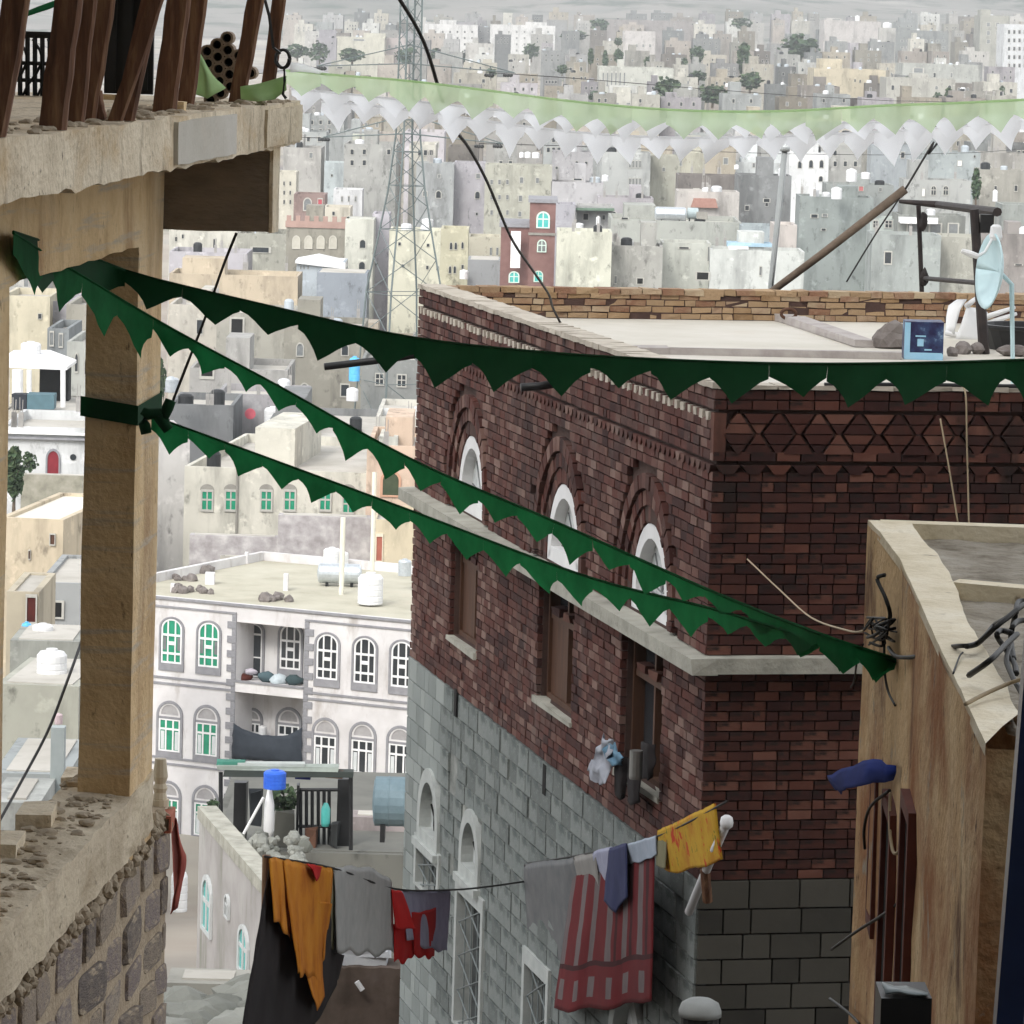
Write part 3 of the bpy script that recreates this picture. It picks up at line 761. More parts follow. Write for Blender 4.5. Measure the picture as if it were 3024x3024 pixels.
# timber props
PROPS = [(22, 263, 42, -60, .046, .0), (100, 247, 138, -60, .05, -.05), (160, 232, 205, -60, .046, -.06), (143, 240, 170, -60, .035, -.15), (256, 232, 300, -60, .042, .02), (312, 215, 345, -60, .052, -.06), (350, 205, 384, -60, .04, -.02), (448, 197, 494, -60, .042, .03), (504, 190, 536, -60, .036, .04), (275, 235, 318, -60, .03, -.3), (190, 228, 178, 170, .03, -.35)]
for i, (x0, y0, x1, y1, r, dc) in enumerate(PROPS):
    c = OV - .14 + dc
    q0 = onplane(x0 * K, (y0 - 4) * K, BF.p(0, s_top + .005, 0), ZUP)
    if (q0 - BF.O).dot(BF.n) > OV - .04: q0 += BF.n * (OV - .05 - (q0 - BF.O).dot(BF.n))
    q1 = ad(x1, y1, q0.y + .05)
    d = (q1 - q0).normalized(); mb = MB(); fr = Frame(q0, eP, -eL)
    rows = []
    for k in range(7):
        t = k / 6; ctr = q0.lerp(q1, t) + noise.noise_vector(V((i * 7.1, t * 3, 2))) * .007
        rr = r * (1 + .12 * noise.noise(V((i, t * 5, 1)))); P = []
        for ca, cb in ((-1, -.75), (-.2, -.85), (.75, -.8), (1, -.2), (.9, .8), (0, .95), (-.8, .8), (-1, .1)):
            P.append(ctr + eP * (ca * rr) + eL * (cb * rr))
        rows.append(P + [P[0]])
    mb.grid(rows); mb.quad(rows[0][:-1]); mb.quad(rows[-1][:-1])
    o = mb.build('timber_prop', M_timber, None, recalc=True)
    words = ['leftmost timber prop, thick, standing on the balcony slab', 'second timber prop from the left on the balcony slab', 'timber prop with pale sunlit edge left of the black door panel', 'thin dark timber prop behind the pale edged one on the balcony', 'dark reddish timber prop just right of the black door panel', 'thick split timber prop in the middle of the balcony slab', 'timber prop leaning beside the honeycomb block, to its left', 'slanting timber prop in front of the honeycomb block', 'rightmost timber prop at the end of the balcony slab', 'thin timber prop standing behind the reddish one on the balcony', 'short timber stub leaning at the foot of the pale edged prop']
    tag(o, words[i], 'timber prop', 'timber props on the balcony')
# black door panel, iron railing, plank and boxes on the balcony
def panel(name, x0, y0, x1, y1, Y, th_, m, label, cat, jit=0):
    A = ad(x0, y1, Y); B = ad(x1, y1, Y); C = ad(x0, y0, Y); mb = MB(); mb.box(Frame(A, (1, 0, 0), (0, -1, 0)), 0, B.x - A.x, 0, C.z - A.z, -th_, 0, jit=jit)
    o = mb.build(name, m)
    if label: tag(o, label, cat)
    return o
dp = panel('door_panel', 196, -70, 288, 176, 22.35, .05, M_black, 'black metal door panel standing behind the timber props', 'door')
for k in range(3):
    mb = MB(); A = ad(200 + k * 30, 170, 22.34); mb.box(Frame(A, (1, 0, 0), (0, -1, 0)), 0, .05, 0, .66, .0, .012); mb.build('rib', M_black, dp)
panel('plank_board', 182, 178, 247, 200, 22.2, .04, M_concw, 'pale short plank lying at the foot of the black door panel', 'plank', .004)
panel('cement_brick', 314, 190, 346, 215, 19.9, .16, M_concw, 'pale cement brick on the balcony edge between two props', 'brick', .006)
ir = thing('iron_railing', 'black wrought iron railing behind the timber props at upper left', 'railing', ad(50, 230, 22.8))
for k in range(9):
    x = -4 + k * 14; mb = MB(); mb.tube([ad(x, 235, 22.8), ad(x, 62, 22.8)], .014, 6); mb.build('baluster', M_black, ir)
for y in (64, 118, 150, 200):
    mb = MB(); mb.tube([ad(-20, y - 1, 22.8), ad(112, y + 3, 22.8)], .02 if y == 64 else .012, 6); mb.build('rail', M_black, ir)
mb = MB()
for k in range(4):
    A = ad(6 + 28 * k, 66, 22.79); P = [A + V((math.sin(t * .9) * .05, 0, -.02 - t * .06)) for t in range(8)]; mb.tube(P, .008, 5)
mb.build('scrollwork', M_black, ir)
# honeycomb block
hb = thing('honeycomb_block', 'grey hollow block with honeycomb of round holes behind the props', 'hollow block', ad(410, 186, 22.4))
HO = ad(412, 130, 22.4); hx = (cr - cr * 0).normalized(); ang = math.radians(35)
ha = V((math.cos(ang), 0, math.sin(ang))); hbv = V((-math.sin(ang), 0, math.cos(ang)))
M_clay = mat('grey_clay', [(.2, .15, .11), (.3, .23, .17), (.36, .29, .22)], scale=9, bump=.4, rough=.9)
for i in range(-2, 3):
    for j in range(-2, 3):
        p = ha * ((i + (j % 2) * .5) * .062) + hbv * (j * .054)
        if abs(i + (j % 2) * .5) > 2.2: continue
        mb = MB(); mb.lathe(HO + p + V((0, .2, 0)), [(.034, 0), (.034, .2), (.023, .2), (.023, .02), (.001, .02)], 12, axis=(0, -1, 0)); mb.build('clay_tube', M_clay, hb)
        mb = MB(); mb.lathe(HO + p + V((0, .12, 0)), [(.022, 0), (.022, .004)], 10, axis=(0, -1, 0)); mb.build('hole_end', M_dark, hb)
# pale green sheet, cable coil
def drape(pts_rows, name, m, th_=.004, sub=3, amp=.01, par=None):
    """cloth through rows of world points, smoothed, with thickness"""
    mb = MB(); rows = []
    R = len(pts_rows); Cn = len(pts_rows[0])
    for i in range((R - 1) * sub + 1):
        fi = min(i / sub, R - 1.0001); r0 = int(fi); t = fi - r0; row = []
        for j in range((Cn - 1) * sub + 1):
            fj = min(j / sub, Cn - 1.0001); c0 = int(fj); s = fj - c0
            p = pts_rows[r0][c0].lerp(pts_rows[r0][c0 + 1], s).lerp(pts_rows[r0 + 1][c0].lerp(pts_rows[r0 + 1][c0 + 1], s), t)
            row.append(p + noise.noise_vector(p * 9) * amp)
        rows.append(row)
    mb.grid(rows); o = mb.build(name, m, par, smooth=True)
    md = o.modifiers.new('thickness', 'SOLIDIFY'); md.thickness = th_
    return o
M_palegreen = cloth_mat('pale_green_plastic', [(.42, .62, .3), (.55, .72, .4)], trans=.4)
Yb = 22.0
tag(drape([[ad(362, 85, Yb), ad(372, 92, Yb), ad(385, 120, Yb)], [ad(366, 130, Yb), ad(388, 140, Yb - .1), ad(408, 150, Yb)], [ad(370, 178, Yb), ad(392, 185, Yb - .1), ad(425, 168, Yb)]], 'plastic_sheet', M_palegreen), 'pale green plastic sheet crumpled left of the honeycomb block', 'sheet')
tag(drape([[ad(455, 165, Yb), ad(480, 160, Yb), ad(515, 150, Yb), ad(540, 140, Yb)], [ad(455, 188, Yb), ad(485, 190, Yb - .1), ad(520, 188, Yb), ad(542, 170, Yb)]], 'plastic_sheet', M_palegreen), 'pale green plastic sheet hanging under the rightmost props', 'sheet')
tag(drape([[ad(372, 60, 22.7), ad(400, 20, 22.7), ad(392, -30, 22.7)], [ad(440, 190, 22.7), ad(420, 100, 22.7), ad(410, -30, 22.7)]], 'grey_sack', mat('grey_sacking', [(.25, .22, .19), (.34, .31, .27)], rough=1)), 'grey sacking hung behind the honeycomb block', 'sack') if False else None
cc = thing('cable_coil', 'coil of black cable hanging at the end of the balcony', 'cable', ad(530, 110, 21.9))
mb = MB(); P = []
for k in range(60):
    t = k / 60 * math.pi * 5; P.append(ad(532 + 13 * math.cos(t) + k * .05, 111 + 17 * math.sin(t), 21.9 + .004 * k))
mb.tube(P, .008, 5); mb.build('coil', M_wire, cc)
mb = MB(); mb.tube([ad(536, 126, 21.9), ad(537, 150, 21.9), ad(534, 178, 21.9), ad(540, 186, 21.9)], .008, 5); mb.build('tail', M_wire, cc)
mb = MB(); mb.tube([ad(500, 0, 21.7), ad(508, 30, 21.7), ad(516, 90, 21.7), ad(528, 100, 21.8)], .008, 5); mb.build('lead', M_wire, cc)
# hollow red brick, baluster and red cloth at the end of the wall
rb = thing('hollow_clay_brick', 'red hollow clay brick on the end of the stone wall', 'brick', at(482, 2462, 22.75))
A = at(452, 2460, 22.75); B = at(506, 2382, 22.75)
M_terra = mat('terracotta', [(.36, .11, .07), (.46, .16, .1)], scale=8, bump=.3, rough=.85)
mb = MB(); fr = Frame(A, (1, 0, 0), (0, -1, 0)); wv, hv = B.x - A.x, B.z - A.z
mb.ring(fr, [(0, 0), (wv, 0), (wv, hv * .62), (0, hv * .62)], [(.012, .012), (wv - .012, .012), (wv - .012, hv * .62 - .012), (.012, hv * .62 - .012)], -.3, 0); mb.build('shell', M_terra, rb)
mb = MB(); mb.box(fr, .01, wv - .01, .01, hv * .6, -.28, -.05); mb.build('cavity', mat('dark_clay', [(.05, .016, .012), (.09, .025, .018)], rough=1), rb)
bl = thing('stone_baluster', 'cream turned stone baluster standing behind the concrete post', 'baluster', at(472, 2372, 23.0))
mb = MB(); hh = (at(470, 2240, 23.0) - at(470, 2372, 23.0)).z
mb.lathe(at(472, 2372, 23.0), [(.035, 0), (.04, .03 * 1), (.032, .06), (.042, hh * .35), (.03, hh * .45), (.042, hh * .6), (.036, hh * .8), (.03, hh)], 12)
mb.build('shaft', mat('cream_stone', [(.6, .53, .4), (.7, .63, .5)], rough=.9), bl)
mb = MB(); mb.lathe(at(472, 2376, 23.0), [(.05, -.02), (.05, .03)], 12); mb.build('foot', MATS['cream_stone'], bl)
M_redcl = cloth_mat('red_cloth', [(.3, .06, .045), (.4, .1, .07)], trans=.15)
tag(drape([[at(505, 2400, 23.1), at(520, 2420, 23.0), at(530, 2470, 23.1)], [at(514, 2520, 23.1), at(532, 2530, 22.95), at(548, 2525, 23.1)], [at(516, 2640, 23.1), at(530, 2570, 23.0), at(546, 2566, 23.1)], [at(502, 2700, 23.1), at(512, 2690, 23.0), at(522, 2680, 23.1)]], 'hanging_cloth', M_redcl), 'brick red cloth hanging at the end of the stone wall', 'cloth')

# ================================================================== ochre rendered house on the right
zy = at(2903, 2207, 11.5).z
T7 = lambda x, y: (2000 + x * .53, 1500 + y * .53)
def yp(x, y, z=None): return onz(*T7(x, y), zy if z is None else z)
outer = [yp(1060, 92), yp(1120, 150), yp(1240, 310), yp(1460, 800), yp(1715, 1340)]
for i, p in enumerate(outer[:3]): pass
right_near = outer[-1] + V((5.5, -.6, 0)); far_right = outer[0] + V((6, -.35, 0))
yzb = -9.5
oh = thing('ochre_house', 'ochre rendered house corner with pale parapet top and hanging wires', 'house', (outer[0].x + 1, outer[0].y - 2, zg(outer[0].x, outer[0].y)))
M_ochre = mat('ochre_render', [(.52, .35, .18), (.66, .47, .26), (.74, .59, .37)], scale=1.2, bump=.6, bscale=22, rough=.92, stains=[((.34, .15, .06), 1.1, .45, .62, (1, .8, .8)), ((.14, .065, .035), 2.2, .55, .68, (1, .8, .5)), ((.36, .31, .24), 4, .6, .68, (1, 1, 1)), ((.07, .035, .02), 12, .62, .7, (1, 1, .8))])
wm = MB()
poly = outer + [right_near, far_right]
lowp = [V((p.x, p.y, yzb)) for p in poly]
for i in range(len(poly)):
    j = (i + 1) % len(poly); A, B = poly[i], poly[j]
    nseg = max(2, int((B - A).length / .3)); rows = []
    for r in range(24):
        t = (r / 23) ** 1.4; row = []
        for s in range(nseg + 1):
            q = A.lerp(B, s / nseg); q = V((q.x, q.y, zy + (yzb - zy) * t))
            row.append(q + V((noise.noise(q * 2.3), noise.noise(q * 2.3 + V((5, 0, 0))), 0)) * (.014 if 0 < s < nseg else .006))
        rows.append(row)
    wm.grid(rows)
wm.build('wall', M_ochre, oh, smooth=True, recalc=True)
inner = [yp(1300, 96), yp(1350, 190), yp(1440, 265), yp(1550, 450), yp(1590, 600), yp(1680, 760), yp(1760, 900), yp(1905, 1170)]
mb = MB(); n = 40; rowsO = []; rowsI = []; rowsM = []; rowsO2 = []
def poly_at(P, t):
    L = [0]
    for a_, b_ in zip(P, P[1:]): L.append(L[-1] + (b_ - a_).length)
    d = t * L[-1]
    for k in range(len(P) - 1):
        if d <= L[k + 1] + 1e-9: return P[k].lerp(P[k + 1], (d - L[k]) / max(1e-9, L[k + 1] - L[k]))
    return P[-1]
for i in range(n + 1):
    t = i / n; o_ = poly_at(outer, t); q_ = poly_at(inner, t)
    jz = noise.noise(o_ * 6) * .006
    rowsO2.append(o_ + V((0, 0, -.02))); rowsO.append(o_ + V((.001, 0, .016 + jz))); rowsM.append(o_.lerp(q_, .5) + V((0, 0, .017 + noise.noise(o_ * 9) * .006)))
    e = noise.noise(V((t * 14, 2, 0))) * .012
    rowsI.append(q_ + V((e, 0, .016 + jz)))
rowsD = [p + V((.01, 0, -.06)) for p in rowsI]
mb.grid([rowsO2, rowsO, rowsM, rowsI, rowsD])
M_ycap = mat('pale_yellow_plaster', [(.62, .54, .38), (.74, .66, .5), (.8, .74, .6)], scale=4, bump=.4, bscale=30, rough=.9, stains=[((.3, .24, .17), 9, .62, .72, (1, 1, 1))])
mb.build('parapet_top', M_ycap, oh, smooth=False)
mb = MB(); bk0, bk1 = yp(1060, 92), yp(1300, 96)
bl1 = far_right
fr = Frame(bk0, (bl1 - bk0), V((0, -1, 0)))
mb.box(Frame(bk0 + V((0, 0, 0)), (bl1 - bk0).normalized(), (bl1 - bk0).normalized().cross(ZUP)), .05, 5.5, -.05, .02, -.005, .07, jit=.006); mb.build('parapet_top', M_ycap, oh)
mb = MB(); rows = []
for i in range(30):
    row = []
    for j in range(30):
        t = i / 29; s = j / 29; p = poly_at(inner, t) + V((-.03 + 3.5 * s * s, 0, -.045)); p.z += noise.noise(V((p.x * 5, p.y * 5, 0))) * .018 + noise.noise(V((p.x * 14, p.y * 14, 5))) * .009
        row.append(p)
    rows.append(row)
mb.grid(rows)
M_rough = mat('rough_cement_roof', [(.16, .135, .1), (.28, .25, .2), (.36, .33, .28)], scale=5, bump=.8, bscale=16, rough=.95, bdist=.04)
mb.build('roof', M_rough, oh, smooth=True)
A = yp(1545, 425); B = yp(1960, 462)
mb = MB(); mb.box(Frame(A, (B - A).normalized(), (B - A).normalized().cross(ZUP)), 0, 2.5, -.05, .012, -.05, .05, jit=.008); mb.build('roof_kerb', M_ycap, oh)
# near wall of the roof terrace side: slot windows with red frames in the left wall
yu = (outer[4] - outer[2]); yu.z = 0; yu.normalize(); YF = Frame(outer[2], -yu, V((-abs(yu.y), yu.x if yu.y < 0 else -yu.x, 0)))
if YF.n.x > 0: YF.n = -YF.n
def yab(x, y): return YF.ab(2000 + x * .53, 2224 + y * .53)
M_redframe = mat('oxide_red_frame', [(.09, .025, .018), (.15, .045, .03)], scale=6, rough=.8)
for x0, x1, yt, yb in ((1040, 1085, 45, 1010), (1165, 1245, 235, 1600), (1370, 1445, 230, 1700)):
    a0 = yab(x1, (yt + yb) / 2)[0]; a1 = yab(x0, (yt + yb) / 2)[0]; bt = yab((x0 + x1) / 2, yt)[1]; bb = yab((x0 + x1) / 2, min(yb, 1500))[1] - (.6 if yb > 1500 else 0)
    a0, a1 = min(a0, a1), max(a0, a1)
    mb = MB(); mb.ring(YF, [(a0 - .06, bb), (a1 + .06, bb), (a1 + .06, bt), (a0 - .06, bt)], [(a0, bb + .05), (a1, bb + .05), (a1, bt - .05), (a0, bt - .05)], -.1, .03); wf = mb.build('slot_window', M_redframe, oh)
    mb = MB(); mb.box(YF, a0, a1, bb + .05, bt - .05, -.1, .012); mb.build('opening', M_dark, wf)
# nails, wires and a tin lid of electrics on the corner
def wire(name, pts, r, label=None, cat='wire', m=None, par=None, sub=6):
    P = []; n = len(pts)
    for i in range(n - 1):
        p0, p1, p2, p3 = pts[max(i - 1, 0)], pts[i], pts[i + 1], pts[min(i + 2, n - 1)]
        for k in range(sub):
            t = k / sub; P.append(.5 * ((2 * p1) + (p2 - p0) * t + (2 * p0 - 5 * p1 + 4 * p2 - p3) * t * t + (3 * p1 - p0 - 3 * p2 + p3) * t ** 3))
    P.append(pts[-1]); mb = MB(); mb.tube(P, r, 6); o = mb.build(name, m or M_wire, par, smooth=True)
    if label: tag(o, label, cat)
    return o
def ypl(x, y, off=.03):                                # on the left wall, read in the 7th crop
    q = onplane(2000 + x * .53, 1500 + y * .53, YF.O, YF.n); return q + YF.n * off
nail = thing('wire_anchor', 'tangled dark wires wound round an iron hook on the ochre corner', 'wires', ypl(1215, 650))
wire('hook', [ypl(1232, 375, .05), ypl(1222, 400, .07), ypl(1236, 500, .05), ypl(1232, 600, .03), ypl(1205, 700, .03)], .008, par=nail)
for k in range(9):
    pts = [ypl(1210 + random.uniform(-60, 60), 660 + random.uniform(-60, 110), random.uniform(.02, .08)) for _ in range(5)]
    wire('strand', pts, random.uniform(.003, .007), par=nail)
wire('tail_wire', [ypl(1215, 760, .04), ypl(1200, 900, .03), ypl(1205, 1020, .02), ypl(1245, 1100, .02)], .005, par=nail)
wire('tail_wire', [ypl(1240, 780, .04), ypl(1300, 830, .05), ypl(1410, 830, .05), ypl(1480, 800, .06), yp(1560, 770, zy + .03), yp(1660, 760, zy + .05), yp(1780, 660, zy + .12), yp(1900, 560, zy + .16)], .008, par=nail)
wire('tail_wire', [ypl(1110, 760, .05), ypl(1090, 860, .06), ypl(1060, 960, .05), ypl(1010, 1000, .03)], .004, par=nail)
tg = thing('cable_tangle', 'tangle of black cables over the ochre parapet at the right edge', 'cables', yp(1900, 600, zy))
CT = lambda x, y, h=.1: onz(2600 + x * .2588, 1650 + y * .2588, zy + h)
for pts in ([(1640, 520), (1560, 580), (1440, 680), (1300, 760), (1200, 880), (1100, 970), (980, 1000)], [(1640, 480), (1570, 500), (1545, 620), (1500, 820), (1480, 1000), (1440, 1160), (1500, 1330), (1580, 1480), (1640, 1580)], [(1560, 860), (1420, 990), (1250, 1160), (1010, 1330)], [(1500, 850), (1380, 820), (1330, 880), (1420, 1020), (1530, 1200), (1550, 1310)], [(1640, 700), (1560, 720), (1500, 800), (1490, 950), (1520, 1150)]):
    wire('cable', [CT(x, y, .12 if i < 3 else .05) for i, (x, y) in enumerate(pts)], .009, par=tg)
wire('cord', [CT(970, 1660, .03), CT(1200, 1540, .04), CT(1500, 1410, .06), CT(1700, 1350, .1)], .006, par=tg, m=mat('tan_cord', [(.3, .24, .15), (.38, .3, .2)]))
wire('cord', [CT(830, 1310, .02), CT(900, 1120, .03), CT(940, 1070, .03)], .003, par=tg)
# blue rag on the corner
M_bluerag = cloth_mat('blue_rag_cloth', [(.012, .03, .2), (.02, .05, .3)], trans=.15)
off = .07
tag(drape([[ypl(1015, 1500, .12), ypl(1120, 1460, .13), ypl(1250, 1395, .1), ypl(1308, 1440, .06)], [ypl(1050, 1550, .12), ypl(1140, 1520, .14), ypl(1260, 1470, .11), ypl(1308, 1475, .06)], [ypl(1095, 1595, .12), ypl(1160, 1575, .14), ypl(1235, 1545, .11), ypl(1300, 1510, .06)]], 'blue_rag', M_bluerag, amp=.012), 'dark blue rag caught on wires on the ochre wall', 'rag')
wire('looped_cord', [ypl(1250, 1590, .04), ypl(1262, 1700, .05), ypl(1285, 1850, .06), ypl(1330, 1930, .07), ypl(1380, 1830, .05), ypl(1415, 1800, .03)], .006, 'pale looped cord hanging below the blue rag', 'cord', m=MATS['tan_cord'])
wire('wall_wire', [ypl(1230, 1575, .03), ypl(1160, 1640, .04), ypl(1105, 1700, .03), ypl(1085, 1800, .03), ypl(1075, 1900, .02)], .006, 'dark wire running down the ochre wall under the blue rag', 'wire')
y8 = lambda x, y, o=.03: onplane(2000 + x * .53, 2224 + y * .53, YF.O, YF.n) + YF.n * o
wire('wall_wire', [y8(930, 1095, .05), y8(1050, 990), y8(1180, 910), y8(1300, 820), y8(1400, 730)], .006, 'thin dark wire slanting up across the lower ochre wall', 'wire')
wire('wall_wire', [y8(920, 1370, .05), y8(1000, 1450), y8(1060, 1510)], .006, 'thin dark wire at the foot of the ochre wall corner', 'wire')
# blue steel post near the camera, black box with crumpled grey film
bp_ = MB(); A = at(3076, 1840, 8.0); B = at(2980, 3024, 8.0); A.y = 8.0; B.y = 8.0
fr = Frame(B, (1, 0, 0), (0, -1, 0))
w_ = .028
pz = [(-w_, -.03), (w_ - .006, -.03), (w_, -.024), (w_, .03), (-w_ + .006, .03), (-w_, .024)]
rows = []
for p in (B + (B - A) * 1.6, B, A, A + (A - B) * .3):
    rows.append([p + V((x, y, 0)) for x, y in pz] + [p + V((pz[0][0], pz[0][1], 0))])
bp_.grid(rows); bp_.quad(rows[0][:-1]); bp_.quad(rows[-1][:-1])
tag(bp_.build('steel_post', mat('blue_gloss_paint', [(.004, .014, .06), (.008, .025, .1)], rough=.3, scale=5, spec=.6), None, recalc=True), 'blue painted steel post at the right edge', 'post')
bb = thing('black_crate', 'black box topped with crumpled grey film at lower right', 'box', at(2680, 3040, 11.2))
A = at(2602, 2945, 11.2); B = at(2752, 2945, 11.2)
mb = MB(); mb.box(Frame(A, (1, 0, 0), (0, -1, 0)), 0, B.x - A.x, -.6, 0, -.2, 0, jit=.003); mb.build('box_body', M_rubber, bb)
drape([[at(2618, 2912, 11.3), at(2650, 2915, 11.3), at(2680, 2910, 11.3), at(2725, 2925, 11.3)], [at(2615, 2938, 11.22), at(2650, 2930, 11.2), at(2690, 2936, 11.2), at(2728, 2942, 11.2)]], 'crumpled_film', mat('grey_film', [(.2, .24, .25), (.3, .34, .35)], rough=.4), amp=.02, par=bb)
# ================================================================== strings of bunting
def curve_pts(pts, n):
    """Catmull-Rom through world points, n samples by arc length"""
    P = []
    m = len(pts)
    for i in range(m - 1):
        p0, p1, p2, p3 = pts[max(i - 1, 0)], pts[i], pts[i + 1], pts[min(i + 2, m - 1)]
        for k in range(24):
            t = k / 24; P.append(.5 * ((2 * p1) + (p2 - p0) * t + (2 * p0 - 5 * p1 + 4 * p2 - p3) * t * t + (3 * p1 - p0 - 3 * p2 + p3) * t ** 3))
    P.append(pts[-1]); L = [0]
    for a, b in zip(P, P[1:]): L.append(L[-1] + (b - a).length)
    out = []; k = 0
    for i in range(n + 1):
        d = L[-1] * i / n
        while k < len(L) - 2 and L[k + 1] < d: k += 1
        out.append(P[k].lerp(P[k + 1], (d - L[k]) / max(1e-9, L[k + 1] - L[k])))
    return out, L[-1]
def pix_pts(W, n):
    """samples of the string evenly spaced as seen from the street, so that flags read alike"""
    Q, _ = curve_pts(W, 600); X = [pix(q) for q in Q]; L = [0]
    for a, b in zip(X, X[1:]): L.append(L[-1] + math.hypot(a[0] - b[0], a[1] - b[1]))
    out = []; k = 0
    for i in range(n + 1):
        d = L[-1] * i / n
        while k < len(L) - 2 and L[k + 1] < d: k += 1
        out.append(Q[k].lerp(Q[k + 1], (d - L[k]) / max(1e-9, L[k + 1] - L[k])))
    return out, L[-1]
def bunting(name, label, pts, spacing, hfun, m, band=.3, seed=0, twist=.12, group=None, tipround=.0, flap=0.0):
    W = [ad(x, y, Y) for x, y, Y in pts]
    _, Ltot = pix_pts(W, 10); n = max(3, int(round(Ltot / (spacing * K)))); P, _ = pix_pts(W, n * 8)
    root = thing(name, label, 'bunting', P[len(P) // 2], group)
    mb = MB(); mb.tube(P[::4], .006, 5); mb.build('cord', m, root)
    for i in range(n):
        t = i / max(1, n - 1); h = hfun(t) * (1 + .45 * noise.noise(V((i * 3.37 + .4, seed + .3, 0)))); mb = MB(); rows = []
        seg = P[i * 8:i * 8 + 9]; lean = noise.noise(V((i * 1.73 + .2, seed + .4, 3.3))) * 1.3
        tw = twist * noise.noise(V((i * .9, seed, 8)))
        for r in range(6):
            v = r / 5; row = []
            for c in range(9):
                u_ = c / 8; q = abs(u_ - .5) * 2            # 1 at the joints, 0 at the tip
                prof = band + (1 - band) * (1 - q) ** 1.4
                d = h * prof * v
                p = seg[c] + V((0, 0, -d)) + cr * (lean * d * .4 * v * (1 - q))
                p += V((0, 1, 0)) * ((tw * d * 2.2) * (1 - q) + .02 * math.sin(u_ * 6.283) * v) + noise.noise_vector(p * 7) * (.012 * v)
                row.append(p)
            rows.append(row)
        mb.grid(rows); mb.build('flag', m, root, smooth=True)
    return root
YN = onplane(2645, 1949, YF.O, YF.n).y - .05
bunting('bunting_string', 'upper dark green bunting crossing in front of the brick house roof', [(25, 437, 18.0), (180, 488, 21.0), (270, 520, 21.3), (500, 575, 21.0), (760, 633, 20.5), (1000, 662, 19.8), (1250, 678, 19.2), (1500, 686, 18.6), (1760, 684, 17.9), (2010, 676, 17.2)], 114, lambda t: .18, M_greenflag, band=.4, seed=1, twist=.4)
bunting('bunting_string', 'middle green bunting falling from the concrete beam to the ochre corner', [(25, 440, 17.9), (130, 505, 19.8), (310, 612, 21.0), (520, 725, 20.8), (780, 868, 20.0), (1050, 985, 18.6), (1350, 1118, 16.9), (1560, 1200, 15.4), (1690, 1243, YN)], 76, lambda t: .22 if t < .16 else (.135 if t < .75 else .1), M_greenflag2, band=.38, seed=2, twist=.5)
bunting('bunting_string', 'lower green bunting tied to the concrete post and the ochre corner', [(285, 785, 21.45), (330, 800, 21.4), (500, 862, 21.0), (780, 965, 20.0), (1100, 1085, 18.4), (1350, 1150, 16.9), (1550, 1210, 15.5), (1692, 1247, YN - .02)], 76, lambda t: .13 if t < .75 else .09, M_greenflag2, band=.38, seed=5, twist=.5)
# knot on the post
kn = thing('bunting_knot', 'knotted green cloth ends wrapped round the concrete post', 'knot', ad(280, 790, 21.4))
for k, pts in enumerate(([(268, 775), (280, 782), (300, 780), (318, 796)], [(275, 782), (272, 800), (276, 818)], [(290, 780), (306, 795), (318, 812)], [(310, 790), (316, 770), (322, 755)])):
    mb = MB(); mb.tube([ad(x, y, 21.35) for x, y in pts], [.02, .03, .028, .012][:len(pts)], 7); mb.build('loop', M_greenflag, kn, smooth=True)
mb = MB(); zk = bfz(262, 770)[1]
mb.ring(Frame(BF.p(0, zk, 0), eP, -eL), [(0, 0)], [(0, 0)], 0, 0) if False else None
for zz_ in (-.02, .03):
    pass
m_ = MB(); P = [BF.p(a, zk + dz, c) for a, c, dz in ((-.75, -.28, .01), (-.75, .012, -.03), (.0, .014, -.02), (.02, -.1, 0))]
rows = [[p + V((0, 0, .05)) for p in P], P, [p - V((0, 0, .05)) for p in P]]; m_.grid(rows); m_.build('wrap_band', M_greenflag, kn)
# green rag at the very top left
tag(drape([[ad(-5, 42, 17.5), ad(40, 26, 17.5), ad(85, 8, 17.5), ad(140, -14, 17.5)], [ad(-5, 52, 17.5), ad(45, 34, 17.45), ad(90, 20, 17.45), ad(145, -4, 17.5)]], 'green_rag', cloth_mat('bright_green_cloth', [(.01, .16, .05), (.02, .22, .08)], trans=.35), amp=.012), 'bright green cloth strip stretched across the upper left corner', 'cloth')
# pale, translucent film bunting across the valley side
M_filmg = cloth_mat('pale_green_film', [(.6, .78, .46), (.7, .84, .56)], trans=.88, clear=.22, scale=2.0)
M_filmw = cloth_mat('white_film', [(.92, .92, .93), (.96, .96, .96)], trans=.9, clear=.04, scale=2.0)
def pl(pts, Y0, Y1): return [(x / K, y / K, Y0 + (Y1 - Y0) * i / (len(pts) - 1)) for i, (x, y) in enumerate(pts)]
bunting('film_bunting', 'pale green translucent bunting, highest of the three across the city', pl([(845, 208), (1000, 222), (1200, 238), (1450, 268), (1700, 300), (2000, 325), (2300, 328), (2600, 312), (2850, 303), (3100, 290)], 23.6, 21.0), 66, lambda t: .14, M_filmg, band=.5, seed=9, twist=.3)
bunting('film_bunting', 'middle white film bunting just below the pale green one', pl([(860, 262), (1000, 275), (1200, 296), (1450, 322), (1700, 345), (2000, 352), (2300, 358), (2600, 362), (2850, 345), (3100, 325)], 23.8, 21.4), 56, lambda t: .105, M_filmw, band=.3, seed=12, twist=.3)
bunting('film_bunting', 'lowest white film bunting above the grey town houses', pl([(950, 300), (1100, 312), (1300, 336), (1500, 366), (1750, 394), (2000, 406), (2300, 402), (2600, 388), (2850, 372), (3100, 348)], 24.2, 21.8), 55, lambda t: .145, M_filmw, band=.32, seed=15, twist=.3)
mb = MB(); A = [(860, 180), (930, 192), (1000, 215)]
